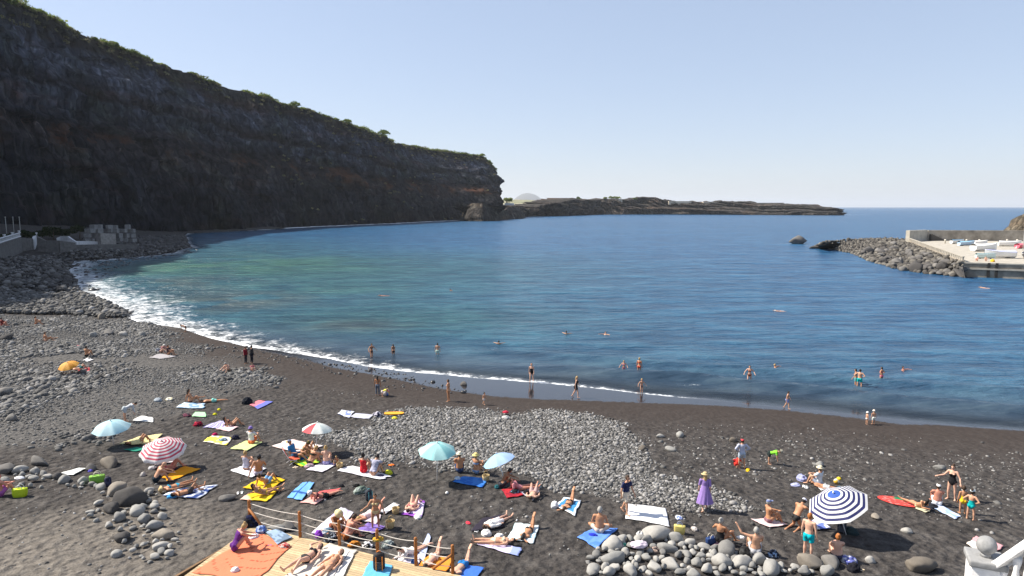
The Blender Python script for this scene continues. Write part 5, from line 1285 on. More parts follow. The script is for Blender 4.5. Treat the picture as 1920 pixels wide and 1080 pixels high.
lump(1302, 993, 16, 'pale crumpled cloth right of the yellow cool bag', 'cloth', [(.55,.52,.5),(.4,.36,.34)], 'crumpled_cloth', .5, .7, 8.0)
lump(1112, 1006, 18, 'ultramarine crumpled cloth on the bright blue towel', 'cloth', [(.02,.03,.40),(.03,.05,.5)], 'crumpled_cloth', .5, .7, 9.0)
lump(1153, 1012, 17, 'mauve cloth on the sand right of the bright blue towel', 'cloth', [(.45,.34,.45)], 'mauve_cloth', .4, .6, 4.0)
lump(1166, 1024, 16, 'green and white patterned bag among the stones', 'bag', [(.02,.30,.22),(.55,.6,.58)], 'patterned_bag', .9, .7, 6.0)
lump(1200, 1006, 18, 'black and white bag leaning on the broad dark boulder', 'bag', [(.02,.02,.022),(.66,.65,.64)], 'patterned_bag', .9, .8, 7.5)
lump(1198, 1034, 32, 'pale lilac shirt spread over the boulders', 'shirt', [(.66,.56,.64)], 'spread_shirt', .38, .7, 3.3, lift=.25)
lump(1228, 1034, 18, 'brown and black bag between boulders beside the lilac shirt', 'bag', [(.06,.05,.05),(.4,.3,.25)], 'dark_bag', .7, .8, 2.6)
lump(1396, 1042, 32, 'black net bag left of the man with his arm raised', 'bag', [(.02,.02,.02),(.05,.05,.05)], 'net_bag', .8, .7, 1.3)
lump(1388, 1026, 14, 'white cloth on the black net bag', 'cloth', [(.75,.74,.74)], 'white_cloth', .35, .7, 6.1, lift=.4)
lump(1450, 1042, 26, 'dark bag with pale blue print right of the raised-arm man', 'bag', [(.02,.025,.04),(.3,.42,.6)], 'printed_bag', .6, .7, 4.4, th=.42)
tote(1333, 1020, 22, 'navy blue bag beside the woman in the black swimsuit', (.02, .05, .16), 'bag', 'beach_bag', .6, 25)
lump(1591, 1055, 28, 'blue and white striped bundle right of the woman with the hair bun', 'towel', [(.14,.16,.45),(.66,.66,.74)], 'striped_bundle', .8, .7, 5.5)
lump(1600, 1068, 30, 'black bag below the striped bundle', 'bag', [(.015,.015,.02)], 'dark_bag', .6, .7, 3.9)
shoes(1614, 1069, 20, 'beige sandals at the bottom edge by the black bag', (.5,.4,.28), 40)
backpack(1578, 998, 18, 'dark backpack under the big ringed parasol', (.025, .03, .045), (.12, .13, .15), az=-30)
lump(1596, 1000, 26, 'dark green bag in the shade of the big ringed parasol', 'bag', [(.03,.05,.055)], 'dark_bag', .7, .7, 2.2)
lump(1503, 901, 20, 'lavender bag behind the big ringed parasol', 'bag', [(.36,.38,.62)], 'lavender_bag', .95, .7, 5.1)
lump(1492, 911, 17, 'lavender cushion beside the lavender bag', 'cushion', [(.40,.42,.64)], 'cushion', .5, .7, 2.8)
lump(1510, 914, 18, 'black and white clothes in front of the lavender bag', 'clothes', [(.03,.03,.03),(.5,.5,.5)], 'clothes_heap', .35, .6, 7.7)
ball(1568, 907, 10, 'yellow and white toy ball beside the sitter in the straw hat', [(.75,.45,.05),(.75,.72,.6)], 4)
lump(1573, 899, 9, 'small yellow toy on the sand right of the sitter', 'toy', [(.70,.50,.03)], 'sand_toy', .8, .8, 1.8)
towel([(1565,918),(1573,913),(1584,917),(1577,924)], 'turquoise cloth behind the top of the ringed parasol', solid((.16,.52,.60)))
ball(1586, 922, 10, 'rose pink ball right of the turquoise cloth', [(.66,.16,.22)], 1)
lump(1402, 882, 20, 'yellow sand spade lying by the red-capped person', 'toy spade', [(.70,.45,.02)], 'toy_spade', .16, .35, 1.1)
bucket(1379, 870, 10, 'red toy bucket left of the red-capped person', (.55,.03,.03))
lump(729, 888, 15, 'yellow-green bag right of the couple in red and grey', 'bag', [(.60,.62,.04)], 'small_bag', .7, .8, 2.4)
lump(714, 894, 15, 'dark clothes on the right end of the couple\'s white towel', 'clothes', [(.02,.02,.05),(.1,.1,.2)], 'clothes_heap', .45, .8, 3.1)
lump(734, 873, 12, 'orange toy near the couple in red and grey', 'toy', [(.78,.18,.03)], 'sand_toy', .4, .6, 5.9)
basket(911, 902, 14, 'small straw basket on the royal blue towel')
basket(742, 963, 14, 'upright straw basket nearer the white towel')
basket(732, 990, 17, 'open straw basket closest to the railing')
basket(637, 878, 12, 'small straw basket beside the blond woman')
lump(858, 899, 16, 'white and grey clothes on the royal blue towel', 'clothes', [(.66,.68,.72),(.3,.4,.55)], 'clothes_heap', .5, .7, 4.9)
lump(1040, 951, 16, 'white plastic bag by the prone woman', 'bag', [(.78,.77,.78)], 'plastic_bag', 1.1, .8, 7.2)
lump(912, 1003, 20, 'white cloth bag between the two sunbathers', 'bag', [(.72,.70,.69)], 'cloth_bag', .8, .8, 2.5)
lump(936, 1007, 17, 'white hat lying on the sand by the lavender towel', 'hat', [(.74,.72,.70)], 'white_hat', .6, .8, 6.6)
shoes(893, 997, 14, 'white flip-flops left of the person in white', (.7,.7,.7), 70)
lump(878, 981, 13, 'small red cloth on open sand below the baskets', 'cloth', [(.66,.05,.08)], 'red_cloth', .3, .6, 2.1)
lump(969, 976, 7, 'white bottle lying above the pale blue printed towel', 'bottle', [(.75,.75,.75)], 'bottle', .5, .4, 1.4)
lump(783, 971, 18, 'white crumpled shirt below the purple towel', 'shirt', [(.76,.76,.73)], 'crumpled_shirt', .5, .7, 8.3)
lump(838, 925, 7, 'small white object on sand by the turquoise parasol', 'cup', [(.7,.7,.7)], 'paper_cup', .8, .8, 1.9)
lump(676, 922, 30, 'grey-green heap of clothes on sand behind the prone woman', 'clothes', [(.12,.16,.13),(.32,.36,.33)], 'clothes_heap', .5, .6, 4.1)
backpack(692, 938, 16, 'dark backpack with teal side by the clothes heap', (.03,.035,.045), (.1,.4,.45), az=40)
lump(668, 911, 14, 'black jacket thrown on the sand above the clothes heap', 'jacket', [(.015,.015,.015)], 'thrown_jacket', .4, .7, 3.7)
lump(640, 912, 11, 'dark shoes beyond the feet on the coral towel', 'shoes', [(.02,.02,.025)], 'shoes', .6, .7, 2.9)
shoes(450, 925, 22, 'pair of white trainers above the yellow towels', (.7,.7,.7), 20)
lump(371, 798, 16, 'red and black bag left of the lilac striped towel', 'bag', [(.42,.02,.05),(.02,.02,.03)], 'dark_bag', .8, .8, 6.9)
lump(403, 816, 10, 'crimson cloth behind the yellow and white towel', 'cloth', [(.45,.02,.10)], 'red_cloth', .7, .7, 7.1)
lump(418, 827, 17, 'slate blue clothes on the yellow and white towel', 'clothes', [(.10,.18,.26),(.3,.36,.4)], 'clothes_heap', .55, .8, 5.7)
lump(441, 823, 14, 'dark bag right of the slate blue clothes', 'bag', [(.02,.02,.04)], 'dark_bag', .9, .8, 6.3)
lump(464, 757, 18, 'black rucksack at the left of the red, white and blue towel', 'rucksack', [(.015,.018,.025)], 'black_rucksack', 1.1, .8, 3.4)
lump(296, 752, 18, 'pale blue-grey clothes left of the upper couple', 'clothes', [(.3,.34,.38)], 'clothes_heap', .5, .7, 2.3)
lump(318, 750, 18, 'pale yellow cloth left of the upper couple', 'cloth', [(.66,.6,.4),(.6,.6,.6)], 'yellow_cloth', .4, .7, 5.2)
lump(350, 780, 18, 'maroon clothes left of the mint green towel', 'clothes', [(.16,.04,.07),(.05,.04,.05)], 'clothes_heap', .4, .7, 8.8)
lump(403, 778, 8, 'yellow toy right of the mint green towel', 'toy', [(.65,.6,.03)], 'sand_toy', .7, .8, 1.2)
lump(411, 769, 6, 'tiny yellow ball beyond the mint green towel', 'ball', [(.65,.6,.03)], 'tiny_ball', .9, 1, 3.6)
lump(708, 781, 17, 'dark bag with white top beside the orange bodyboard', 'bag', [(.03,.03,.06),(.5,.48,.55)], 'dark_bag', .9, .8, 5.8)
board(739, 778, 36, 'orange bodyboard lying at the end of the towels', (.78,.34,.02), 4)
lump(740, 786, 11, 'yellow bucket toy below the orange bodyboard', 'toy', [(.7,.6,.05)], 'sand_toy', .7, .9, 4.7)
ball(724, 742, 13, 'striped beach ball beside the small child', [(.66,.05,.08),(.75,.75,.75),(.1,.2,.6),(.7,.6,.1)], 8)
lump(948, 785, 15, 'grey bag with a red cap on the edge of the pebble bank', 'bag', [(.48,.47,.46)], 'grey_bag', .6, .8, 2.7)
lump(948, 779, 11, 'red cloth on top of the grey bag', 'cloth', [(.55,.04,.07)], 'red_cloth', .5, .8, 9.4, lift=.2)
lump(580, 876, 18, 'pink and grey bag beside the crouching woman', 'bag', [(.45,.28,.34),(.3,.27,.26)], 'pink_bag', .6, .8, 6.4)
shoes(554, 877, 16, 'beige sandals below the red beach chair', (.6,.5,.36), 70)
lump(570, 863, 15, 'blue bag under the red beach chair', 'bag', [(.02,.12,.34)], 'blue_bag', .7, .8, 4.2)
lump(540, 830, 10, 'orange cloth on the pale pink towel', 'cloth', [(.72,.36,.08)], 'orange_cloth', .6, .8, 1.7)
lump(300, 871, 15, 'pink and red bag under the low parasol', 'bag', [(.5,.04,.16),(.55,.5,.52)], 'pink_bag', .8, .8, 7.9)
lump(286, 879, 14, 'grey cloth below the low parasol', 'cloth', [(.5,.5,.52)], 'grey_cloth', .6, .8, 3.2)
lump(268, 892, 12, 'pale stone-coloured bag left of the bald man', 'bag', [(.5,.47,.44)], 'pale_bag', .9, .7, 4.6)
lump(324, 932, 20, 'bright blue crumpled cloth below the straw-hatted woman', 'cloth', [(.04,.24,.55),(.1,.35,.6)], 'blue_cloth', .5, .7, 3.8)
lump(1008, 914, 15, 'grey-green bag at the edge of the pebbles', 'bag', [(.28,.34,.32),(.5,.5,.5)], 'grey_bag', .8, .8, 2.75)
lump(965, 925, 20, 'dark bags in the shade of the pale blue parasol', 'bags', [(.02,.025,.03),(.2,.3,.45)], 'dark_bag', .6, .7, 6.75, th=.45)
lump(988, 927, 16, 'black bag right of the red towel', 'bag', [(.015,.015,.018)], 'dark_bag', .8, .8, 5.35)
lump(932, 915, 12, 'teal bag at the left of the red towel', 'bag', [(.02,.10,.12)], 'teal_bag', .8, .8, 4.85)
lump(296, 660, 10, 'grey bag left of the sitter below the surf boulders', 'bag', [(.25,.27,.3)], 'grey_bag', 1.2, .8, 4.95)
lump(1780, 967, 8, 'red cup on the pale blue towel at right', 'cup', [(.5,.03,.05)], 'red_cup', .6, .8, 4.35)
lump(1745, 951, 24, 'black bag between the two right-hand sitters', 'bag', [(.02,.022,.03)], 'dark_bag', .5, .7, 5.45)
board(842, 545, 0.1, '', (.5,.5,.5)) if False else None
# red folding beach chair
def beach_chair():
    b_ = G(552, 868); r = empty('beach_chair', b_, R(-62)); tag(r, 'red low folding beach chair seen from behind', 'beach chair')
    fr = mat('white_tube', (.7, .7, .7), .35, .05); cl = mat('red_canvas', (.62, .10, .05), .8, .12, 20, .2)
    mb = MB(); mb.box((0, 0, .26), (.52, .48, .03), bev=.01); mb.obj('seat', cl, r)
    mb = MB(); mb.box((0, -.36, .56), (.52, .035, .66), bev=.012, M=None); o = mb.obj('backrest', cl, r); 
    for v in o.data.vertices: v.co.y -= (v.co.z - .26) * .42 - .08
    for x in (-.28, .28):
        mb = MB(); mb.tube([(x, .28, -.02), (x, -.1, .27), (x, -.28, .28), (x, -.62, .92)], .014, 6); mb.obj('frame', fr, r)
        mb = MB(); mb.tube([(x * .95, -.36, -.02), (x * .95, .1, .25)], .014, 6); mb.obj('leg', fr, r)
beach_chair()
# ------------------------------------------------------------------ wooden deck and rope railing
WOOD = attr_mat('deck_wood', .75, .2, .3, 6.0)
POSTW = mat('orange_post_wood', (.30, .115, .032), .65, .3, 14, .3)
dk = [np.array(W(*p, 2.9)) for p in ((475,985),(862,1078),(345,1080))]
DZ = max(float(ground(*W(p[0], p[1], 2.7)[:2])[0]) for p in ((475,985),(560,1010),(700,1045),(860,1078),(400,1050))) + .16
A0, B0, C0 = W(475,985,DZ), W(866,1079,DZ), W(345,1080,DZ)
e1 = nrm(B0 - A0); e2 = nrm(C0 - A0); L1 = np.linalg.norm(B0 - A0); PERP = np.array([-e1[1], e1[0], 0]); 
if PERP[1] > 0: PERP = -PERP
deck = empty('wooden_deck', A0); tag(deck, 'pale wooden sun deck with plank floor at the bottom edge', 'deck')
mb = MB(); pw = .135; depth_d = 6.2; kx = int(depth_d / pw)
sh_ = (e2 @ e1) / (e2 @ PERP)
rot = math.atan2(e1[1], e1[0]); seam = None
for i in range(kx):
    d = (i + .5) * pw; x0 = d * sh_; x1 = L1
    cuts = [x0, x0 + (W(562,1009,DZ) - A0) @ e1, x1]
    for a, b_ in zip(cuts[:-1], cuts[1:]):
        c = e1 * ((a + b_) / 2) + PERP * d; g = rng.uniform(.78, 1.1)
        mb.box((c[0], c[1], -.015), (b_ - a - .012, pw - .012, .03), rot, np.array((.56, .42, .25)) * g)
mb.obj('deck_planks', WOOD, deck, cols=True, smooth=False)
mb = MB()
for t in np.linspace(.03, .97, 6):
    c = e1 * L1 * t + PERP * (depth_d / 2 + .05); mb.box((c[0], c[1], -.20), (.10, depth_d - .2, .32), rot)
mb.box(tuple((e1 * L1 * .5 + PERP * .02)[:2]) + (-.13,), (L1 - .02, .035, .19), rot)
mb.obj('deck_frame', mat('frame_wood', (.17, .10, .05), .8, .25, 8, .2), deck, smooth=False)
rail = empty('rope_railing', A0); tag(rail, 'orange wooden posts with three white ropes along the deck edge', 'railing')
tops = []
for px, py in ((469,984),(563,1007),(637,1025),(708,1043),(780,1060),(849,1075)):
    p = W(px, py, DZ) - A0; mb = MB()
    mb.lathe([(.062, -.35), (.062, 1.02), (.055, 1.06), (.03, 1.075)], p + np.array([0, 0, 0]), 14); mb.obj('post', POSTW, rail); tops.append(p)
rope = mat('white_rope', (.62, .58, .52), .9, .15, 90, .4)
for h_ in (.93, .60, .26):
    mb = MB(); pts = []
    for a, b_ in zip(tops[:-1], tops[1:]):
        for t in np.linspace(0, 1, 9)[:-1]:
            q = a + (b_ - a) * t; pts.append((q[0], q[1], h_ - .07 * 4 * t * (1 - t)))
    pts.append((tops[-1][0], tops[-1][1], h_)); mb.tube(pts, .014, 6); mb.obj('rope', rope, rail)
for p, d in ((tops[0], e1 * .75), (tops[-1], -e1 * .78)):
    mb = MB(); mb.tube([p + np.array([0, 0, .72]) + PERP * .04, p + d + PERP * .04 + np.array([0, 0, .02])], .05, 8); mb.obj('brace', POSTW, rail)
# cloths on the deck
towel([(360,1073),(482,998),(548,1025),(470,1100)], 'big orange-red blanket covering the left end of the deck', lambda u, v: np.where(((np.abs(((u * 1.0 + .25 * np.sin(v * 3)) * 5) % 1 - .5) < .035) & (fbm(u * 2, v * 2, 4.0, 2) > .42))[:, None], np.array((.34, .06, .03)), np.array((.72, .22, .12))), 'blanket', 'blanket', .03, DZ, .012, 40)  # darker strokes paint the shade of folds into the cloth
towel([(497,1000),(520,995),(549,1010),(520,1024)], 'faded blue towel on the far corner of the orange-red blanket', blotch((.30,.40,.55),(.16,.22,.30),4,.5), wr=.05, zfix=DZ, lift=.05)
towel([(530,1085),(618,1020),(672,1034),(600,1100)], 'long cream towel on the deck under the pair of women', solid((.66,.60,.52)), zfix=DZ, lift=.01)
towel([(615,1085),(650,1036),(664,1042),(640,1090)], 'white folded towel with a dark stripe right of the pair of women', lambda u, v: np.where((np.abs(v - .35) < .04)[:, None], np.array((.1,.1,.12)), np.array((.74,.72,.70))), zfix=DZ, lift=.03)
towel([(674,1090),(694,1053),(736,1062),(726,1095)], 'sky blue towel on the deck under the orange and black backpack', solid((.14,.44,.68)), zfix=DZ, lift=.01)
backpack(711, 1068, 26, 'black backpack with orange straps standing on the deck', (.025,.022,.024), (.75,.22,.03), zfix=DZ, az=12)
lump(710, 1042, 20, 'yellow jacket draped over the orange and black backpack', 'jacket', [(.72,.38,.03),(.3,.22,.06)], 'yellow_jacket', .45, .7, 3.35, zfix=DZ, lift=.62)
lump(471, 985, 26, 'navy blue rucksack at the foot of the first railing post', 'rucksack', [(.012,.016,.05),(.01,.01,.015)], 'navy_rucksack', 1.25, .8, 2.95, zfix=DZ)
lump(490, 997, 24, 'blue and white patterned bag beside the navy rucksack', 'bag', [(.05,.10,.30),(.35,.42,.6)], 'patterned_bag', .7, .8, 5.15, zfix=DZ)
lump(476, 1008, 20, 'white cloth beside the woman in the purple swimsuit', 'cloth', [(.74,.70,.74)], 'white_cloth', .4, .8, 4.45, zfix=DZ, lift=.02)
shoes(506, 1024, 13, 'violet flip-flops on the orange-red blanket', (.20,.10,.50), 25, DZ)
lump(533, 1026, 20, 'red patterned pouch on the edge of the orange-red blanket', 'pouch', [(.55,.05,.05),(.5,.45,.4)], 'pouch', .6, .7, 6.15, zfix=DZ)
lump(441, 1072, 15, 'white crumpled cloth on the orange-red blanket at the bottom', 'cloth', [(.78,.74,.78)], 'white_cloth', .8, .8, 7.05, zfix=DZ, lift=.02)
lump(598, 1007, 16, 'violet bottle bag behind the rope railing', 'bag', [(.22,.05,.42)], 'violet_bag', 1.3, .7, 2.65)
lump(620, 1012, 30, 'black and white bag heap behind the third railing post', 'bag', [(.02,.022,.03),(.35,.4,.45)], 'dark_bag', .6, .7, 4.65, th=.42)
lump(617, 1000, 24, 'slate blue bag above the black and white bag heap', 'bag', [(.10,.17,.24),(.5,.55,.6)], 'slate_bag', .7, .7, 3.25, th=.45)
lump(664, 1024, 22, 'amber cloth hanging low behind the third railing post', 'cloth', [(.55,.22,.04),(.28,.10,.02)], 'amber_cloth', .7, .6, 6.55)
lump(690, 1026, 24, 'black bag with white cloth left of the middle post', 'bag', [(.02,.02,.02),(.7,.68,.7)], 'dark_bag', .7, .7, 5.65)
lump(727, 1024, 26, 'pale mesh bag in shade right of the middle post', 'bag', [(.34,.38,.36),(.1,.12,.12)], 'mesh_bag', .6, .7, 4.05)
lump(777, 1060, 15, 'dark blue bottle bag behind the second last railing post', 'bag', [(.01,.04,.14)], 'blue_bag', 1.4, .8, 7.35)

# ------------------------------------------------------------------ white stair balustrade close to the camera
WHITEP = mat('white_masonry_paint', (.70, .69, .68), .8, .10, 9, .3)
GREYP = mat('shade_grey_paint', (.25, .25, .25), .85, .16, 14, .35)  # shade on the ball and cap is put into this grey
bc = D(1850, 1022, 8.0); bal = empty('stair_balustrade', bc - np.array([0, 0, 1.25])); tag(bal, 'white masonry stair balustrade with a ball-topped post at lower right', 'balustrade')
bo = np.array([0, 0, 1.25]); yaw = R(-24); pr = .112
mb = MB(); mb.ell(bo, (pr, pr, pr), 20); mb.lathe([(.06, -pr - .03), (.05, -pr + .02)], bo, 16); mb.obj('ball_finial', GREYP, bal)
mb = MB(); mb.box(bo + np.array([0, 0, -pr - .075]), (.40, .40, .085), yaw, bev=.02); mb.obj('post_cap', GREYP, bal)
gz_ = float(ground(bc[0], bc[1])[0]) - .3 - (bc[2] - 1.25)          # the post and its stair wall stand on the beach
pt_ = bo[2] - pr - .125
mb = MB(); mb.box(np.array([0, 0, (pt_ + gz_) / 2]), (.34, .34, pt_ - gz_), yaw, bev=.006); mb.obj('post_shaft', WHITEP, bal)
r0 = bo + np.array([.05, -.05, -pr - .19]); r1 = D(2120, 893, 6.6) - (bc - np.array([0, 0, 1.25])); rd = nrm(r1 - r0); Lr = np.linalg.norm(r1 - r0)
hx = nrm(np.cross(rd, [0, 0, 1])); up_ = np.cross(hx, rd); Mr = np.stack([rd, hx, up_], 1)
mb = MB(); mb.box((r0 + r1) / 2 + rd * .1, (Lr - .1, .20, .09), M=Mr, bev=.012); mb.obj('hand_rail', WHITEP, bal)
mb = MB(); mb.box((r0 + r1) / 2 + rd * .1 - np.array([0, 0, .74]), (Lr - .1, .24, .10), M=Mr, bev=.012); mb.obj('base_rail', WHITEP, bal)
mb = MB(); hw2 = hx * .13; t0_, t1_ = r0 + rd * .25 - [0, 0, .78], r1 + rd * .1 - [0, 0, .78]; g0, g1 = t0_.copy(), t1_.copy(); g0[2] = g1[2] = gz_
mb.add(np.array([g0 + hw2, g0 - hw2, g1 - hw2, g1 + hw2, t0_ + hw2, t0_ - hw2, t1_ - hw2, t1_ + hw2]), [(3, 2, 1, 0), (4, 5, 6, 7), (0, 1, 5, 4), (1, 2, 6, 5), (2, 3, 7, 6), (3, 0, 4, 7)]); mb.obj('stair_wall', WHITEP, bal, smooth=False)
for i in range(1, 9):
    q = r0 + rd * (Lr * i / 9.0); mb = MB()
    mb.lathe([(.05, -.70), (.05, -.66), (.03, -.62), (.058, -.46), (.05, -.36), (.028, -.22), (.05, -.12), (.05, -.06)], q, 12); mb.obj('baluster', WHITEP, bal)
towel([(1812,1022),(1830,1008),(1882,1026),(1850,1046)], 'pink and white towel partly hidden by the ball-topped post', two((.74,.66,.58),(.72,.36,.38),.45,0), wr=.09)

# ------------------------------------------------------------------ shaded walls at the far left
def wallpx(name, label, cat, pts, m, thick, zoff=-.6, trim=None, parent=None):
    """pts: (px, py of the foot, py of the top); the foot stands on the ground"""
    Bq = [G(a, b_) for a, b_, _ in pts]; H = [D(a, t, q[1])[2] - q[2] for (a, b_, t), q in zip(pts, Bq)]
    mb = MB(); c0 = Bq[0].copy()
    for (p, hh_), (q, h2) in zip(list(zip(Bq, H))[:-1], list(zip(Bq, H))[1:]):
        d = nrm((q - p) * [1, 1, 0]); nn_ = np.array([-d[1], d[0], 0]) * thick / 2
        V = [p + nn_, p - nn_, q - nn_, q + nn_]; V = [v + [0, 0, zoff] for v in V] + [p + nn_ + [0, 0, hh_], p - nn_ + [0, 0, hh_], q - nn_ + [0, 0, h2], q + nn_ + [0, 0, h2]]
        mb.add(np.array(V) - c0, [(3, 2, 1, 0), (4, 5, 6, 7), (0, 1, 5, 4), (1, 2, 6, 5), (2, 3, 7, 6), (3, 0, 4, 7)])
    o = mb.obj(name, m, parent, c0, smooth=False)
    return tag(o, label, cat) if label else o
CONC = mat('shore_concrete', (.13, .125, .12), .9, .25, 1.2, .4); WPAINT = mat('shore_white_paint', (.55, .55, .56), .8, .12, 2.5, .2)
pw_ = empty('promenade_wall', G(0, 484)); tag(pw_, 'grey promenade wall with a white balustrade at the left edge', 'wall')
pw0 = np.array(pw_.location)
def child_at(o, par): o.parent = par; o.location = Vector(o.location) - par.location; return o
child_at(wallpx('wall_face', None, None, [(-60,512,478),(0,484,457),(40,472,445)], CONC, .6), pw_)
a_, b_ = G(-60, 512), G(41, 472); a_[2] = D(-60, 476, a_[1])[2]; b_[2] = D(41, 444, b_[1])[2]
mb = MB(); mb.tube([a_ - pw0 + [0, 0, .15], b_ - pw0 + [0, 0, .15]], .2, 4); mb.obj('plinth', WPAINT, pw_, smooth=False)
mb = MB(); mb.tube([a_ - pw0 + [0, 0, 1.15], b_ - pw0 + [0, 0, 1.15]], .16, 4); mb.obj('hand_rail', WPAINT, pw_, smooth=False)
for t in np.linspace(.02, .98, 40):
    q = a_ + (b_ - a_) * t - pw0; mb = MB(); mb.lathe([(.12, .2), (.07, .35), (.14, .6), (.07, .95), (.1, 1.1)], q, 8); mb.obj('baluster', WPAINT, pw_)
for t in (.62, .8, .97):
    q = a_ + (b_ - a_) * t - pw0; mb = MB(); mb.lathe([(.2, 1.25), (.22, 1.35), (.36, 1.85), (.30, 1.87), (.05, 1.7)], q, 12); mb.obj('urn', WPAINT, pw_)
for px_, nm in ((14, 'leftmost'), (28, 'middle'), (40, 'rightmost')):
    p = G(px_, 455); h_ = D(px_, 407, p[1])[2] - p[2]; mb = MB(); mb.tube([(0, 0, 0), (0, 0, h_)], .09, 8); mb.ell((0, 0, h_), (.22, .22, .12), 8)
    tag(mb.obj('lamp_post', mat('pole_pale', (.4, .4, .38), .6), None, p), nm + ' of the three thin poles behind the promenade wall', 'pole')
wallpx('stair_parapet', 'short white stair parapet standing apart from the promenade wall', 'wall', [(63,468,449),(70,464,436)], WPAINT, .7)
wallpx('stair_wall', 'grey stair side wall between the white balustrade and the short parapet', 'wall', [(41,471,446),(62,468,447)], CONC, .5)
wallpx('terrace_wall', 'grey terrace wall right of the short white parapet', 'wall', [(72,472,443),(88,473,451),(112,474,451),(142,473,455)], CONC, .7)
wallpx('white_arch_wall', 'white curved parapet on the grey terrace wall', 'wall', [(108,466,446),(116,466,443),(130,466,443),(138,467,449),(146,468,454)], WPAINT, .6)
wallpx('low_white_wall', 'low whitish wall in front of the stacked pale blocks', 'wall', [(143,467,452),(165,467,452),(188,467,453)], WPAINT, .6)
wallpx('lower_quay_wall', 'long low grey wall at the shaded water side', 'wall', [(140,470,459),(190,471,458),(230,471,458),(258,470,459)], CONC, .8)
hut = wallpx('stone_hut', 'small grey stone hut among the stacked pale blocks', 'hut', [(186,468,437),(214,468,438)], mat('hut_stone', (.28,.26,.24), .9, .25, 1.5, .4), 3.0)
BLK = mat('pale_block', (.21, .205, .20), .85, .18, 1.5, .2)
bi = 0
for row, (yb, x0, x1) in enumerate(((455, 160, 252), (446, 158, 250), (437, 162, 246), (430, 168, 240))):
    x = x0
    while x < x1:
        wd = random.uniform(6, 14)
        if not (row == 0 and 182 < x < 216) and random.random() > .10 + .08 * row:
            p = G(x + wd / 2, 455); p[2] = D(x, yb, p[1])[2]; s = 1 / ppm(p); mb = MB()
            mb.box((0, 0, 4.2 * s), (wd * s * .9, random.uniform(1.2, 2.6), random.uniform(6, 9.2) * s), random.uniform(-.35, .35), bev=.12)
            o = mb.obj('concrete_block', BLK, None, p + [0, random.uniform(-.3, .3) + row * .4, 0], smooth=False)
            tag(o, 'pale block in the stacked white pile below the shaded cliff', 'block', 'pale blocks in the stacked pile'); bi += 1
        x += wd + random.uniform(.3, 3)

# ------------------------------------------------------------------ harbour quay, wall, breakwater
QZ = 2.9
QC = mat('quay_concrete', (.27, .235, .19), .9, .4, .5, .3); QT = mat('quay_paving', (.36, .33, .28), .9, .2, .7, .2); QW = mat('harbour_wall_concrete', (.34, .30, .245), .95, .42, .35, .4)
qa, qb, qc, qd = W(1806,494,QZ), W(2060,502,QZ), W(2100,452,QZ), W(1702,453.5,QZ)
mb = MB(); V = [p + [0, 0, -5.5] for p in (qa, qb, qc, qd)] + [qa, qb, qc, qd]
mb.add(np.array(V) - qa, [(3, 2, 1, 0), (0, 1, 5, 4), (1, 2, 6, 5), (2, 3, 7, 6), (3, 0, 4, 7)]); quay = empty('harbour_quay', qa); tag(quay, 'pale concrete quay on the right with small boats drawn up', 'quay')
mb.obj('quay_body', QC, quay, smooth=False)
mb = MB(); cc_ = (qa + qb + qc + qd) / 4
V = np.array([qa, qb, qc, qd]); V = cc_ + (V - cc_) * 1.004; mb.add(np.vstack([V + [0, 0, .02], V + [0, 0, .30]]) - qa, [(3, 2, 1, 0), (4, 5, 6, 7), (0, 1, 5, 4), (1, 2, 6, 5), (2, 3, 7, 6), (3, 0, 4, 7)]); mb.obj('quay_paving', QT, quay, smooth=False)
dq = nrm(qb - qa); nq_ = np.array([dq[1], -dq[0], 0])
for t in (4.6, 6.0):
    mb = MB(); mb.box(dq * t + nq_ * .12 + np.array([0, 0, -1.3]), (.5, .25, 3.2), math.atan2(dq[1], dq[0])); mb.obj('ladder_mark', mat('ladder_dark', (.03, .028, .026), .9), quay, smooth=False)  # dark ladder marks on the quay front, as plain strips
mb = MB(); c_ = dq * 20 + nq_ * .15 + np.array([0, 0, -1.05]); mb.box(c_, (41, .35, .35), math.atan2(dq[1], dq[0])); mb.obj('quay_ledge', QT, quay, smooth=False)
par = empty('quay_parapet', qa); tag(par, 'pale concrete balustrade along the left edge of the quay', 'balustrade')
dp = nrm(qd - qa); Lp = np.linalg.norm(qd - qa); yp = math.atan2(dp[1], dp[0]); PZ = .3
mb = MB(); mb.box(dp * Lp * .5 + [0, 0, PZ + 1.12], (Lp, .42, .2), yp); mb.obj('top_rail', QT, par, smooth=False)
mb = MB(); mb.box(dp * Lp * .5 + [0, 0, PZ + .15], (Lp, .5, .3), yp); mb.obj('foot_rail', QC, par, smooth=False)
for t in np.linspace(.01, .99, 44):
    mb = MB(); mb.box(dp * Lp * t + [0, 0, PZ + .66], (Lp / 88, .3, .73), yp); mb.obj('picket', QT, par, smooth=False)
def wallw(name, label, P0, P1, h0, h1, th, m):
    mb = MB(); d = nrm(P1 - P0); n_ = np.array([-d[1], d[0], 0]) * th / 2
    V = [P0 + n_, P0 - n_, P1 - n_, P1 + n_, P0 + n_ + [0, 0, h0], P0 - n_ + [0, 0, h0], P1 - n_ + [0, 0, h1], P1 + n_ + [0, 0, h1]]
    mb.add(np.array(V) - P0, [(3, 2, 1, 0), (4, 5, 6, 7), (0, 1, 5, 4), (1, 2, 6, 5), (2, 3, 7, 6), (3, 0, 4, 7)]); o = mb.obj(name, m, None, P0, smooth=False)
    return tag(o, label, 'wall') if label else o
h0 = W(1738, 452.5, QZ); h1 = W(2150, 455, QZ); hh0 = D(1738, 431.5, h0[1])[2] - QZ
hw_ = wallw('harbour_wall', 'high weathered harbour wall behind the boats', h0 - [0, 0, 4], h1 - [0, 0, 4], hh0 + 4, hh0 + 4, 1.2, QW)
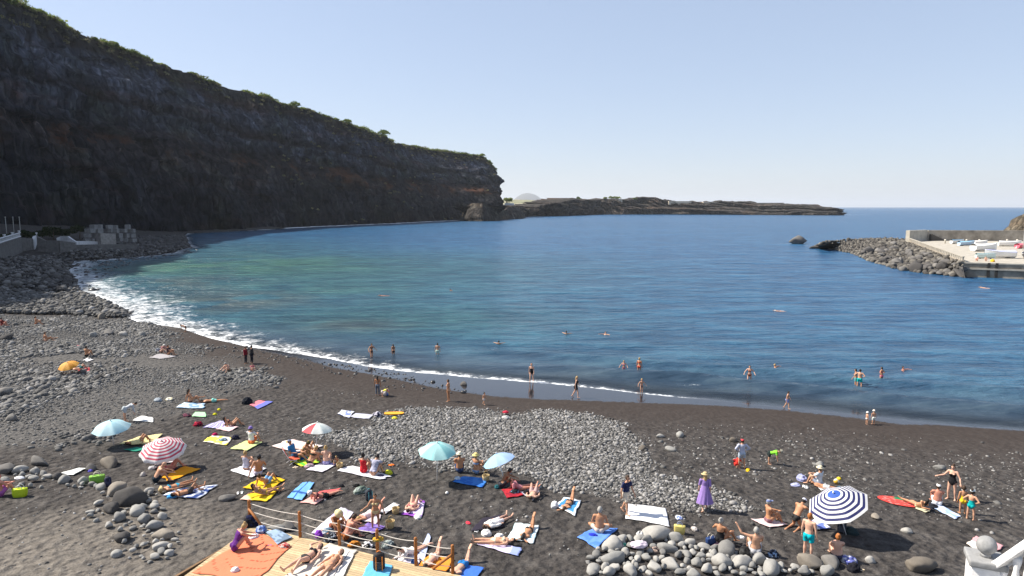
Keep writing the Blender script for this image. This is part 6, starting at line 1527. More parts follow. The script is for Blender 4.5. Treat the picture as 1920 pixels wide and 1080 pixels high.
he = W(1701, 454.5, QZ); wallw('wall_end', 'pale lit end section of the harbour wall', he - [0, 0, 4], h0 - [0, 0, 4] + [-.7, -.1, 0], hh0 + 4.15, hh0 + 4.1, 1.3, mat('wall_end_lit_concrete', (.42, .39, .33), .9, .2, .6, .3))  # paler tone paints the sunlight on this end into its colour
mb = MB()
for i in range(9): mb.box(np.array([i * .55, -1.0, .15 + (8 - i) * .125]), (.55, 1.3, .3 + (8 - i) * .25), 0)
tag(mb.obj('wall_steps', mat('dark_steps', (.09, .08, .07), .95, .2), None, h0 + [0.6, -.3, .3], smooth=False), 'dark flight of steps against the harbour wall', 'steps')
BOATW = (.78, .78, .77)
def boat(px, py, Lm, yaw, hull, cover, label, z=QZ + .3, wd=.36):
    p = W(px, py, z); r = empty('rowing_boat', p, R(yaw)); tag(r, label, 'boat'); r.scale = (1, 1, 1.55)
    V = []; ns_ = 15; nc = 9
    for i in range(ns_):
        t = i / (ns_ - 1); w_ = math.sin(min(1, (1 - t) * 1.35 + .02) * math.pi / 2) ** .8 * (.86 + .14 * math.sin(math.pi * t)); sheer = .50 + .22 * t ** 2
        for j in range(nc):
            a = -math.pi / 2 + math.pi * j / (nc - 1); V.append(((t - .5) * Lm, math.sin(a) * w_ * Lm * wd * .5, (sheer - math.cos(a) ** .7 * (sheer - .04 * t)) * Lm * .26 + .06))
    Fc = [(i * nc + j, i * nc + j + 1, (i + 1) * nc + j + 1, (i + 1) * nc + j) for i in range(ns_ - 1) for j in range(nc - 1)] + [tuple(range(nc))]
    link('hull', raw_mesh('hull', V, Fc, True), mat('boat_paint', hull, .35, .05, 5, 0, .5), r)
    Vc = []; 
    for i in range(ns_):
        t = i / (ns_ - 1); a, b_ = np.array(V[i * nc]), np.array(V[i * nc + nc - 1])
        for j in range(7):
            q = a + (b_ - a) * j / 6; q = q + np.array([0, 0, .03 + .16 * Lm * .26 * math.sin(math.pi * j / 6) * (1.2 - t)]); Vc.append(q)
    Fc = [(i * 7 + j, (i + 1) * 7 + j, (i + 1) * 7 + j + 1, i * 7 + j + 1) for i in range(ns_ - 1) for j in range(6)]
    link('boat_cover', raw_mesh('boat_cover', Vc, Fc, True), mat('boat_tarp', cover, .7, .1, 3, .2), r)
    mb = MB(); mb.tube([np.array(V[i * nc]) + [0, 0, .02] for i in range(ns_)], .035, 6); mb.tube([np.array(V[i * nc + nc - 1]) + [0, 0, .02] for i in range(ns_)], .035, 6); mb.obj('gunwale', mat('boat_trim', (.6, .6, .58), .5), r)
    mb = MB(); mb.box((-.30 * Lm, 0, .02), (.12, Lm * wd * .7, .14)); mb.box((.25 * Lm, 0, .02), (.12, Lm * wd * .4, .14)); mb.obj('cradle', mat('boat_trim', (.2, .14, .09), .8), r, smooth=False)
    return r
boat(1846, 471, 7.0, 8, BOATW, (.80, .79, .76), 'white boat with a white cover in the middle of the quay', wd=.42)
boat(1873, 484, 6.4, 172, BOATW, (.40, .42, .66), 'boat with a lavender cover and a white stern nearest the water', wd=.42)
boat(1848, 485, 4.0, -12, (.55, .68, .66), (.12, .22, .24), 'small pale green boat between the lavender covered boat and the parapet', wd=.36)
boat(1812, 461, 5.0, 5, (.35, .48, .62), (.22, .42, .60), 'blue boat near the inner end of the parapet', wd=.38)
boat(1795, 457, 4.6, 10, (.7, .7, .68), (.10, .20, .30), 'dark blue covered boat farthest along the parapet', wd=.36)
boat(1838, 459, 4.6, 5, BOATW, (.72, .68, .64), 'white dinghy behind the white covered boat', wd=.38)
boat(1893, 462, 5.6, -25, BOATW, (.74, .73, .72), 'white motor boat at the right by the harbour wall', wd=.42)
boat(1919, 466, 5.0, 15, (.62, .10, .14), (.60, .10, .16), 'crimson covered boat at the right picture edge', wd=.4)
boat(1925, 484, 5.0, 60, (.05, .05, .06), (.04, .04, .05), 'black inflatable boat at the right picture edge', wd=.45)
for px_, nm in ((1772, 'first'), (1805, 'second'), (1812, 'third'), (1836, 'fourth'), (1888, 'fifth'), (1907, 'last')):
    p = W(px_, 456.5, QZ + .3); mb = MB(); mb.lathe([(.22, 0), (.2, .9), (.3, 1.0), (.28, 1.3), (.1, 1.38)], n=10)
    tag(mb.obj('bollard', mat('bollard_paint', (.60, .56, .48), .8), None, p), nm + ' white bollard from the left along the harbour wall', 'bollard')
p = W(1918, 470, QZ + .3); mb = MB(); mb.tube([(0, 0, 0), (0, 0, 10.5)], .09, 8); mb.tube([(0, 0, 8), (.9, 0, 8.6)], .05, 6); tag(mb.obj('mast', mat('mast_paint', (.6, .6, .58), .5), None, p), 'thin pale mast at the right picture edge', 'mast')
lump(1861, 491, 7, 'yellow buoy on the quay edge', 'buoy', [(.72, .42, .03)], 'buoy', 1.1, .9, 2.2, zfix=QZ + .3)
# armour stone mound
fr_ = [W(*p, 0.0) for p in ((1527,463),(1560,468),(1600,476),(1640,492),(1700,508),(1760,515),(1812,521))]
rd_ = [W(*p, 3.0) for p in ((1542,455),(1580,451),(1620,450),(1670,450),(1703,453),(1750,470),(1806,496))]
bk_ = [W(*p, 0.0) for p in ((1536,460),(1570,457),(1610,455),(1660,453),(1712,455),(1760,468),(1812,490))]
k_ = 60; fr2, rd2, bk2 = by_index(fr_, k_), by_index(rd_, k_), by_index(bk_, k_)
rows = [bk2 - [0, 0, 1.5], rd2 * .5 + bk2 * .5 - [0, 0, .4]] + [rd2 + (fr2 - rd2) * t - [0, 0, .7] for t in np.linspace(0, 1, 10)] + [fr2 + nrm(np.array([-.6, -.8, 0])) * 1.5 - [0, 0, 2]]
V = np.vstack(rows); V[:, 2] += (fbm(V[:, 0] / 2, V[:, 1] / 2, 1, 3) - .5) * .7
tag(link('breakwater_mound', raw_mesh('breakwater_mound', V, grid_faces(k_, len(rows)), True), DBOULD_M), 'dark core of the rubble breakwater under its boulders', 'breakwater')
cand = []
for _ in range(6500):
    u, v = rng.uniform(0, 1), rng.uniform(-.12, 1.03); i = u * (k_ - 1); j = int(min(i, k_ - 2)); t = i - j
    f_ = fr2[j] * (1 - t) + fr2[j + 1] * t; g_ = rd2[j] * (1 - t) + rd2[j + 1] * t
    p = g_ + (f_ - g_) * v; sz = math.exp(rng.normal(.12, .28)) * (.75 if v < .3 or u < .4 else 1.15)
    if v < 0: p[2] += v * 2
    if all((p[0] - q[0][0]) ** 2 + (p[1] - q[0][1]) ** 2 > (.40 * (sz + q[1])) ** 2 for q in cand): cand.append((p, sz))
cand.sort(key=lambda q: -q[1] * F / q[0][1])
for p, sz in cand[:46]:
    boulder(p + [0, 0, .1], sz * 1.15, 'big dark boulder of the rubble breakwater below the quay', 'big boulders of the rubble breakwater', ROUGH, zs=random.uniform(.9, 1.3), az=random.uniform(0, 6.28))
rest = cand[46:]
ROUGHS = [rock_shape(2, 300 + i, .36, .8) for i in range(8)]
ARM_M = stone_mat('breakwater_stone', [(0.0, (.055, .05, .045)), (0.6, (.10, .092, .082)), (1.0, (.19, .175, .15))])
stones('breakwater_rubble', np.array([p + [0, 0, .1] for p, s in rest]), np.array([s * 1.2 for p, s in rest]), ARM_M, shapes=ROUGHS)
p = W(1497, 457, 0.0); o = boulder(p + [0, 0, .2], 6.8, 'lone dark rock rising from the water left of the breakwater', None, ROUGH, 1.15, .2, .85, .12, 'sea_rock'); o['category'] = 'rock'
o = boulder(W(1530, 466, 0.0), 3.6, 'low dark rock awash at the tip of the breakwater', None, ROUGH, 1.5, .3, .5, .12, 'sea_rock'); o['category'] = 'rock'
RT = rock_mat('ochre_rock', (.06, .052, .04), (.14, .118, .088), (.17, .115, .07), (.07, .078, .04), (.26, .225, .17), 2.5, .4, .3)
V, Fq, _, _ = strip('sea_stack', [(228,318,0),(230,300,0),(238,288,0),(260,280,0),(320,275,0)], [(234,322,9),(235.5,306,15),(240,298,24),(267,294,34),(320,296,46)], 120, 40, ([0,.5,1],[0,.45,1]), 2.2, (4, 10, 25), 8.0, RT, 1.2, 1, -1.0, 1.2)
tag(link('rock_cliff', raw_mesh('rock_cliff', V, Fq, True), RT), 'ochre rock cliff cut by the right picture edge behind the harbour wall', 'cliff')

# ------------------------------------------------------------------ rock heap and spur at the foot of the cliff
hp = [W(864,413), W(878,414.6), W(905,415), W(930,414), W(946,412), W(975,410.5), W(987,408)]; ht = [D(872,393,hp[0][1] + 6), D(884,380,hp[1][1] + 10), D(905,379,hp[2][1] + 12), D(925,390,hp[3][1] + 12), D(945,394,hp[4][1] + 12), D(962,385,hp[5][1] + 16), D(982,399,hp[6][1] + 10)]
V, Fq, _, _ = strip('rock_spur', hp, ht, 130, 26, ([0,.5,1],[0,.5,1]), 4, (6, 16, 40), 14.0, FARM, 1.4, 1, -4.0, 2.0)
tag(link('rock_spur', raw_mesh('rock_spur', V, Fq, True), FARM), 'lit rubble spur at the foot of the cliff point', 'rocks')

# ------------------------------------------------------------------ plants
def leaf_mat(name, c0, c1, c2):
    m, n, l, b = newmat(name); a = N(n, 'ShaderNodeAttribute', attribute_name='tone').outputs['Fac']; r_ = ramp(n, [(0, c0), (.5, c1), (1, c2)]); l.new(a, r_.inputs[0])
    l.new(r_.outputs[0], b.inputs['Base Color']); b.inputs['Roughness'].default_value = .8; b.inputs['Specular IOR Level'].default_value = .15
    tr = n.new('ShaderNodeBsdfTranslucent'); l.new(r_.outputs[0], tr.inputs[0]); mx = n.new('ShaderNodeMixShader'); mx.inputs[0].default_value = .45
    l.new(b.outputs[0], mx.inputs[1]); l.new(tr.outputs[0], mx.inputs[2]); l.new(mx.outputs[0], n['Material Output'].inputs['Surface']); return m
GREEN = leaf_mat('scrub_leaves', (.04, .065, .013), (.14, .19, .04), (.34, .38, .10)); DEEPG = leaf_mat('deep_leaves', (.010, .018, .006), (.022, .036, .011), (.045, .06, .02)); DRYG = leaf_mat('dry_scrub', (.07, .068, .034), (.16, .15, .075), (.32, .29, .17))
def leaves(C_, Rr, per, size):
    """clumps of leaf-sized faces through each crown volume"""
    Vs, Ts = [], []
    for c, rr in zip(C_, Rr):
        kk = max(6, int(per * (0.5 + random.random())))
        d = rng.normal(size=(kk, 3)); d /= np.linalg.norm(d, axis=1)[:, None]; d[:, 2] = np.abs(d[:, 2]) * 1.0 - .15
        rad = rng.uniform(.45, 1.05, kk) ** .6; lump_ = .7 + .6 * vnoise(d[:, 0] * 2 + c[0], d[:, 1] * 2 + c[1], d[:, 2] * 2)
        p = c + d * (rad * lump_)[:, None] * np.array(rr)
        a = rng.normal(size=(kk, 3)); a /= np.linalg.norm(a, axis=1)[:, None]; b_ = rng.normal(size=(kk, 3)); s = (size * rng.uniform(.6, 1.4, kk))[:, None]
        Vs.append(np.stack([p - a * s, p + b_ * s * .5, p + a * s, p - b_ * s * .5], 1).reshape(-1, 3)); t0 = random.uniform(.15, .7); Ts.append(np.repeat(np.clip(t0 + rng.normal(0, .18, kk), 0, 1), 4))
    V = np.vstack(Vs); return V, np.arange(len(V)).reshape(-1, 4), np.concatenate(Ts)
def foliage(name, C_, Rr, per, size, m, parent=None, loc=None):
    V, Fq, T_ = leaves(C_, Rr, per, size)
    if loc is not None: V = V - np.array(loc)
    return link(name, raw_mesh(name, V, Fq, False, attrs={'tone': T_}), m, parent, loc)
E_ = CLIFF_V[119]; E2 = CLIFF_V[120]; n_e = 900
C_, Rr = [], []; Cd, Rd = [], []
dens = fbm(np.arange(n_e) / 26.0, 3.3, 0.0, 3)
for i in range(60, n_e - 12):
    if dens[i] < .40: continue
    for _ in range(3 if dens[i] > .52 else 2):
        t = random.random() ** 1.3; q = E_[i] * (1 - t) + E2[i] * t; s = random.uniform(1.2, 3.4) * (1.25 if dens[i] > .55 else .8)
        p = q + np.array([0, 0, s * .15]); (C_ if random.random() < .72 else Cd).append(p); (Rr if C_ and C_[-1] is p else Rd).append((s * 1.2, s * 1.2, s * .8))
    if random.random() < .55:     # a little way down the face
        r_ = random.choice((118, 117, 116, 114, 112, 108)); s = random.uniform(1, 2.6); Cd.append(CLIFF_V[r_][i] + [0, 0, .4]); Rd.append((s, s, s * .8))
tag(foliage('cliff_scrub', C_, Rr, 46, .62, GREEN), kind='stuff'); tag(foliage('dry_cliff_scrub', Cd, Rd, 40, .55, DRYG), kind='stuff')
C_, Rr = [], []
for i in range(420, n_e - 30, 2):
    for _ in range(2):
        r_ = int(rng.uniform(8, 112)); 
        if vnoise(i / 22.0, r_ / 9.0, 5.0) > .66: s = random.uniform(.8, 2.2); C_.append(CLIFF_V[r_][i] + [.3, -.3, .3]); Rr.append((s, s, s * .8))
tag(foliage('ledge_scrub', C_, Rr, 30, .55, DRYG), kind='stuff')
for px_, py_, s, lb in ((722,251,5.2,'dark rounded bush standing highest on the cliff brow above the notch'),(560,197,4.0,'dark tree crown on the cliff skyline left of the notch'),(655,228,3.4,'small bush on the cliff skyline between the two darker ones'),(905,292,3.2,'low bush at the outer tip of the cliff top'),(36,17,3.6,'bright green shrub at the top left of the cliff'),(232,100,2.6,'tuft of dry shrub on the cliff skyline above the left shade')):
    i = int(np.argmin(np.abs((E_[:, 0] / E_[:, 1]) * F / cp + 960 - px_) + (E_[:, 1] < 250) * 999)); b_ = E_[i]; r = empty('bush', b_); tag(r, lb, 'bush')
    foliage('crown', [np.array([0, 0, s * .75]), np.array([s * .5, 0, s * .5]), np.array([-s * .5, .5, s * .45])], [(s * .9, s * .9, s * .7)] * 3, 260, .55, GREEN, r)
    mb = MB(); mb.tube([(0, 0, -.6), (.1, 0, s * .4), (.25, .1, s * .8)], [.3, .2, .08], 6); mb.obj('trunk', mat('bark', (.10, .075, .05), .9, .3), r)
for px_, py_, Yw, s, lb, pal in ((1152,378,1395,7.5,'clump of palms on the headland beside the pale house',True),(1192,378.5,1400,6.0,'rounded tree on the headland right of the palms',False),(952,381,1035,6.0,'tree just right of the cliff point on the headland',False),(1085,378,1330,6.5,'low rounded tree on the dark headland mound',False),(1136,376,1395,4.5,'thin upright tree left of the palms on the headland',False)):
    b_ = D(px_, py_, Yw); r = empty('tree', b_); tag(r, lb, 'tree')
    Cq = [np.array([random.uniform(-s, s) * .7, random.uniform(-s, s) * .4, s * random.uniform(.5, 1.1)]) for _ in range(5)] if not pal else [np.array([x * s, 0, s * (.8 + .4 * random.random())]) for x in (-1.1, -.5, .1, .7, 1.2)]
    foliage('crown', Cq, [(s * .55, s * .55, s * .45)] * 5, 150, 1.0, GREEN, r)
    mb = MB()
    for c in Cq: mb.tube([(c[0] * .4, c[1] * .4, -1), (c[0] * .7, c[1] * .7, c[2] * .5), tuple(c)], [.45, .35, .15], 6)
    mb.obj('trunk', mat('bark', (.10, .075, .05), .9, .3), r)
p = D(1158, 378.5, 1390); r = empty('house', p); tag(r, 'small pale house in front of the palms on the headland', 'house')
mb = MB(); mb.box((0, 0, 1.6), (18, 8, 4.4)); mb.obj('wall', mat('house_wall', (.62, .56, .46), .9), r, smooth=False); mb = MB(); mb.box((0, 0, 4.0), (19, 9, .5)); mb.obj('roof', mat('house_roof', (.5, .42, .33), .9), r, smooth=False)
for i in range(4):
    mb = MB(); mb.box((-6 + i * 4, -4.05, 1.8), (1.3, .12, 1.6)); mb.obj('window', mat('dark_glass', (.03, .035, .04), .2), r, smooth=False)
for x0, x1, yb, yt, lb in ((1316, 1390, 384, 378.5, 'cream plastic greenhouse running along the headland top'), (1400, 1466, 385.5, 380.5, 'long grey greenhouse at the outer end of the headland top'), (1252, 1294, 382, 377.5, 'short grey greenhouse left of the cream one')):
    a, b_ = D(x0, yb, 1400), D(x1, yb, 1400); hgt_ = D(x0, yt, 1400)[2] - a[2]; r = empty('greenhouse', (a + b_) / 2); tag(r, lb, 'greenhouse')
    mb = MB(); mb.box((0, 0, hgt_ / 2 - 1), (b_[0] - a[0], 20, hgt_ + 2)); mb.obj('wall', mat('greenhouse_sheet', (.62, .54, .42) if 'cream' in lb else (.36, .34, .31), .8, .12, .05), r, smooth=False)
    mb = MB(); mb.box((0, 0, hgt_ + .15), (b_[0] - a[0] + .6, 20.6, .3)); mb.obj('roof', mat('greenhouse_roof', (.6, .55, .46), .8, .1, .05), r, smooth=False)
p = D(955, 384, 1020); mb = MB(); mb.box((0, 0, .8), (14, 6, 3.4), bev=.3); r = mb.obj('white_shed', mat('shed_white', (.7, .7, .69), .8), None, p); tag(r, 'low white tank at the foot of the fields beside the cliff point', 'tank')
SHB = []
for px_, py_ in ((55,437),(80,436),(100,432),(125,434),(150,428),(20,445)):
    p = G(px_, 450); p[2] = D(px_, py_, p[1])[2] - 1.0; SHB.append(p)
for i, p in enumerate(SHB):
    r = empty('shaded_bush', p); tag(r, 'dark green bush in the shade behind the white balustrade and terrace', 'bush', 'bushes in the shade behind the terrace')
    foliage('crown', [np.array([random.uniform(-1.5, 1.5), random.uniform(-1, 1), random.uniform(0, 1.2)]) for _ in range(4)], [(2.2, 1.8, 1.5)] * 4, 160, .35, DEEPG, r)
    mb = MB(); mb.tube([(0, 0, -2.5), (.2, 0, .5)], [.18, .1], 6); mb.obj('trunk', mat('bark', (.10, .075, .05), .9, .3), r)
# ------------------------------------------------------------------ the people, at the place where they stand, sit or lie
p = person; BLK = (.012, .012, .014)
# wading and walking by the water
p(696,674,'wade',150,'woman in a dark bikini stepping out of the foam, left of two waders','tan','dark',[('bikini',(.05,.015,.015))],fem=True,sc=.98)
p(738,672,'stand',330,'slim girl in a dark bikini standing in the foam, right of two waders','tan','brown',[('bikini',BLK)],fem=True,sc=.88,long=True)
p(821,664,'stand',10,'boy in pale green trunks standing in shallow water, back turned','fair','dark',[('trunks',(.42,.55,.48))],sc=.95,sink=.45)
p(709,741,'stand',20,'bare-chested person in rolled grey jeans on the wet sand','brown','dark',[('jeans',(.10,.12,.16))],sc=.92,long=True)
p(718,744,'bend',75,'small child in a yellow top bending over a beach ball','fair','blond',[('tee',(.70,.66,.10)),('trunks',(.6,.5,.5))],sc=.56,kid=True)
p(841,752,'stand',290,'slim woman in a beige bikini standing on wet sand with a long shadow','tan','brown',[('bikini',(.52,.33,.22))],fem=True,sc=1.0)
p(907,759,'walk',130,'toddler with dark hair in pale trunks walking alone on wet sand','fair','dark',[('trunks',(.66,.60,.56))],sc=.58,kid=True)
p(996,716,'walk',185,'red-haired woman in a black swimsuit walking ashore over the wet film','pale','ginger',[('suit',BLK)],fem=True,sc=.96)
p(1079,746,'walk',95,'blond woman in a black dress walking right along the wet sand','pale','blond',[('vest',BLK),('trunks',BLK)],fem=True,sc=1.02,long=True)
p(1169,696,'wade',190,'girl in a pink bikini knee-deep in the water','fair','blond',[('bikini',(.55,.16,.30))],fem=True,sc=.82,sink=.35)
p(1199,700,'stand',20,'woman in a red bikini standing in the water with her back turned','tan','blond',[('bikini',(.55,.06,.04))],fem=True,sc=.98,sink=.2)
p(1202,735,'wade',165,'child standing at the last ripple below the woman in red','fair','blond',[('briefs',(.08,.06,.10))],sc=.70,kid=True)
p(1404,718,'wade',180,'woman in a rust-coloured bikini striding out of the sea','pale','brown',[('bikini',(.28,.05,.02))],fem=True,sc=.98,sink=.1)
p(1475,767,'walk',100,'boy in blue and white shorts running along the wet edge','fair','dark',[('trunks',(.20,.24,.48))],sc=.80)
p(1612,725,'hips',10,'man in bright teal trunks in the shallows, back turned','fair','dark',[('trunks',(.0,.34,.32))],sc=1.02,sink=.22)
p(1604,722,'armout',280,'person half hidden behind the man in bright teal trunks','tan','dark',[('trunks',(.1,.3,.3))],sc=.98,sink=.25)
p(1652,716,'hips',300,'woman with pink bikini bottoms standing in the shallows','tan','dark',[('bottom',(.62,.10,.26)),('top',(.45,.06,.10))],fem=True,sc=.93,sink=.25)
p(1626,796,'stand',60,'toddler in a white hat, left of two on the wet sand','fair','blond',[('briefs',(.5,.5,.5))],('bucket',(.74,.72,.72)),sc=.56,kid=True)
p(1638,795,'stand',330,'toddler in pale shorts, right of two on the wet sand','fair','blond',[('shorts',(.62,.66,.62))],('bucket',(.70,.62,.55)),sc=.62,kid=True)
p(348,622,'bend',300,'child bending down at the foam far left','tan','brown',[('briefs',(.05,.03,.03))],sc=.80,kid=True)
p(461,682,'stand',120,'person with a red bag standing on the pebbles, left of two','brown','dark',[('shirt',(.20,.015,.025)),('jeans',(.03,.03,.04))],sc=1.0)
p(473,681,'stand',60,'dark-clothed person on the pebbles, right of two','brown','dark',[('shirt',(.02,.02,.025)),('jeans',(.02,.02,.03))],sc=1.02)
p(1171,964,'walk',130,'man in a navy t-shirt and cream shorts walking to the white sheet','fair','brown',[('tee',(.015,.022,.075)),('shorts',(.60,.52,.42))],sc=1.06)
p(1322,958,'walk',350,'woman in a purple dress and straw hat walking away','pale','blond',[('dress',(.26,.17,.42))],('straw',STRAW),fem=True,sc=1.02,long=True)
p(1516,1046,'stand',25,'bare-chested man in turquoise trunks left of the ringed parasol','pale','ginger',[('trunks',(.0,.36,.42))],sc=1.06)
p(1391,878,'hips',340,'person in a pale blue shirt and red cap seen from behind','fair','brown',[('shirt',(.46,.48,.58)),('trunks',(.36,.42,.50))],('cap',(.62,.06,.08)),sc=.98)
p(1380,877,'crouch',60,'child in red crouching beside the red-capped person','fair','brown',[('tee',(.55,.03,.02)),('trunks',(.5,.03,.02))],sc=.62,kid=True)
p(1443,870,'bend',95,'child in a neon green shirt bending over a hole in the sand','fair','brown',[('tee',(.20,.62,.04)),('trunks',(.02,.03,.03))],('bucket',(.34,.32,.25)),sc=.80,kid=True)
p(1782,936,'armout',200,'woman in a black swimsuit walking down to the girls at right','pale','brown',[('suit',BLK)],fem=True,sc=1.04,bun=True)
p(1805,962,'stand',340,'girl in a yellow swimsuit seen from behind at right','tan','brown',[('suit',(.74,.48,.02))],sc=.80,kid=True,fem=True)
p(1821,974,'hips',20,'girl in a teal swimsuit and pale cap with hands on hips','fair','brown',[('suit',(.0,.30,.30))],('cap',(.50,.56,.58)),sc=.86,kid=True,fem=True,bun=True)
# swimmers
p(936,645,'swim',10,'swimmer with broad pale shoulders and a white wake','fair','dark',sink=0.62)
p(1063,626,'swim',20,'swimmer with arms spread farther out in the middle','fair','brown',sink=0.66)
p(1134,628,'swim',200,'swimmer with only head and shoulders showing right of the arm-spreader','fair','dark',sink=0.70)
p(1458,690,'swim',100,'pale-haired swimmer floating between the waders at right','tan','blond',sink=0.70)
p(1698,695,'swim',120,'reddish swimmer low in the water right of the teal trunks man','red','dark',sink=0.70)
p(847,545,'swim',90,'tiny dark-haired head far out in the water','brown','dark',sink=0.72)
p(720,555,'crawl',90,'distant swimmer with an orange float, left of the bay','red','brown',sink=.13)
p(1845,540,'crawl',110,'swimmer doing front crawl below the quay','fair','dark',sink=.13)
p(1463,584,'crawl',80,'swimmer splashing alone far out in front of the breakwater','fair','white',sink=.13)
# upper left of the beach
p(68,609,'sit',100,'tanned sunbather sitting farthest up at the left','tan','brown',[('briefs',(.3,.1,.05))])
p(87,640,'lean_one',80,'tanned sunbather leaning back among the upper left stones','tan','brown',[('bikini',(.55,.30,.22))],fem=True)
p(4,612,'sit',60,'person in dark red at the left edge by the outcrop','red','dark',[('tee',(.16,.02,.02))])
p(163,669,'sit',40,'dark-haired person with a bare back beside a small white towel','tan','dark',[('briefs',BLK)])
p(150,694,'supine_k',80,'person lying half under the tipped orange parasol','fair','brown',[('trunks',(.02,.12,.12))])
p(304,662,'sit_fold',140,'pale sitter in a pink top below the surf boulders','pale','white',[('tee',(.45,.20,.20))])
p(316,666,'sit',110,'sitter in dark clothes right of the pink-topped one','tan','dark',[('tee',(.05,.03,.04))])
p(430,698,'sit_fold',230,'pale person crouched over among the pebbles below the standing pair','pale','grey',[('trunks',(.2,.17,.13))])
p(473,696,'sit',150,'small pink-clad person sitting below the standing pair','pale','brown',[('tee',(.55,.16,.18))],sc=.75)
p(357,755,'lean_one',75,'dark-haired woman sitting upright, left of the upper couple','tan','dark',[('bikini',(.20,.08,.06))],fem=True,long=True)
p(398,754,'prone',92,'man in mint green trunks lying on his front, right of the upper couple','tan','brown',[('trunks',(.22,.56,.48))])
p(236,790,'bend',80,'person in a grey shirt bending over the white towel','fair','dark',[('shirt',(.42,.44,.46)),('trunks',(.4,.44,.46))],sc=.95)
p(436,799,'recline_k',75,'dark-haired reader lying with knees raised','tan','dark',[('bikini',(.15,.05,.05))],fem=True,long=True)
p(472,833,'sit',40,'person in a white shirt, purple hat and orange shorts, seen from behind','fair','brown',[('tee',(.62,.60,.62)),('trunks',(.66,.16,.05))],('bucket',(.20,.14,.38)))
p(262,832,'supine_k',68,'person in a yellow robe lying with knees raised under the sky-blue parasol','tan','brown',[('shirt',(.62,.52,.26))])
p(322,880,'supine_k',70,'woman with knees raised beside the red and white parasol','red','dark',[('bikini',(.45,.10,.14))],fem=True)
p(294,905,'sit_fold',80,'bald man bent forward in front of the orange towel','fair',None,[('trunks',(.01,.02,.03))],belly=.6)
p(330,917,'supine',62,'woman in a bright blue bikini and straw hat lying on her back','tan','blond',[('bikini',(.02,.28,.42))],('straw',STRAW),fem=True)
p(352,927,'supine_k1',65,'tanned man lying with one arm up beside the straw-hatted woman','tan','dark',[('trunks',(.06,.05,.05))])
p(2,930,'sit',75,'tanned person in purple sitting by the lime cool box','red','brown',[('trunks',(.36,.10,.34))],fem=True)
p(462,882,'sit',30,'blond person in a grey vest, left of the pair on the white towel','fair','blond',[('vest',(.42,.42,.50))],fem=True)
p(484,892,'lean_one',355,'broad tanned man with his back turned, propped on one arm','tan','dark',[('trunks',(.5,.46,.55))],('cap',(.03,.03,.035)),sc=1.08)
p(500,908,'recline_k',42,'person in blue denim shorts with knees raised','tan','brown',[('trunks',(.16,.32,.52))])
p(496,930,'side',60,'woman with long dark hair lying on the yellow towel','tan','dark',[('bikini',(.5,.3,.05))],fem=True,long=True)
p(604,935,'prone_e',62,'woman in black shorts and a white hat on the coral towel','red','dark',[('trunks',(.02,.02,.022)),('top',(.2,.02,.05))],('bucket',(.72,.70,.70)),fem=True)
p(578,846,'supine_k',30,'person lying with raised knees behind the white parasol pole','tan','brown',[('bikini',(.3,.2,.1))],fem=True)
p(553,864,'chair',118,'person in a blue shirt and blue cap sitting in the red beach chair','tan','dark',[('tee',(.03,.18,.40)),('trunks',(.03,.10,.2))],('cap',(.22,.26,.36)),lift=.12)
p(566,858,'sit_fold',100,'person in an olive cap and pale bikini beyond the red chair','tan','brown',[('bikini',(.5,.44,.24))],('cap',(.10,.10,.03)),fem=True,sc=.95)
p(582,872,'sit_fold',60,'woman in a black bikini hunched forward under the white parasol','tan','blond',[('bikini',(.03,.03,.02))],fem=True)
p(612,872,'sit',10,'blond woman with a pale bare back on the lilac-edged towel','pale','blond',[('briefs',(.3,.28,.5))],fem=True,bun=True)
p(633,872,'crouch',200,'small child beside the blond woman','tan','blond',[('briefs',(.3,.2,.2))],sc=.5,kid=True)
p(682,887,'sit',20,'woman in a red swimsuit with her back turned','fair','dark',[('suit',(.58,.02,.03)),('vest',(.58,.02,.03))],fem=True,bun=True)
p(701,892,'sit_fold',30,'person in a grey t-shirt beside the woman in red','fair','dark',[('tee',(.36,.36,.46))],sc=1.04)
p(862,886,'sit',355,'broad-backed man in a white sun hat, left of two','tan','brown',[('trunks',(.03,.05,.12))],('straw',(.62,.56,.44)),sc=1.02,belly=.5)
p(893,888,'sit',40,'woman in a yellow straw hat, right of two','tan','blond',[('bikini',(.2,.3,.5))],('straw',(.66,.52,.20)),fem=True)
p(942,915,'sit_fold',80,'person hunched in the shade of the pale blue parasol','brown','dark',[('trunks',(.03,.03,.04))])
p(975,920,'recline',75,'person in pink reclining right of the pale blue parasol','red','brown',[('tee',(.5,.2,.22))],fem=True)
p(1000,930,'supine_k',10,'person lying with two pale knees up at the pebble edge','pale','brown',[('trunks',(.45,.30,.28))])
p(1067,948,'prone_f',18,'woman in a black bikini lying on her front by the white bag','tan','brown',[('bikini',BLK)],fem=True)
p(1124,1000,'cross',5,'bare-backed man sitting on the bright blue towel','tan','grey',[('trunks',(.5,.42,.36))],sc=1.06,belly=.4)
p(929,985,'supine',42,'person in white clothes lying on the dark grey towel','pale','brown',[('shirt',(.72,.70,.68)),('shorts',(.70,.66,.66))],sc=.98,fem=True)
p(991,1001,'prone_f',20,'woman with a black string bikini lying on her front on the printed towel','tan','dark',[('bottom',BLK)],fem=True,long=True)
p(930,1021,'supine',277,'woman in a pale bikini stretched sideways on the lavender towel','fair','dark',[('bikini',(.62,.50,.36))],fem=True)
p(1350,1022,'twist',50,'grey-haired woman in a black swimsuit among the boulders','tan','grey',[('suit',BLK)],fem=True,bun=True,lift=.1)
p(1416,1042,'arm_up',350,'grey-haired man with a bare back and one arm raised','fair','grey',[('trunks',(.4,.4,.42))],sc=1.05,lift=.05)
p(1441,981,'sit',60,'woman with a bare back in a blue swim cap','tan','grey',[('briefs',(.2,.1,.12))],('cap',(.16,.20,.36)),fem=True)
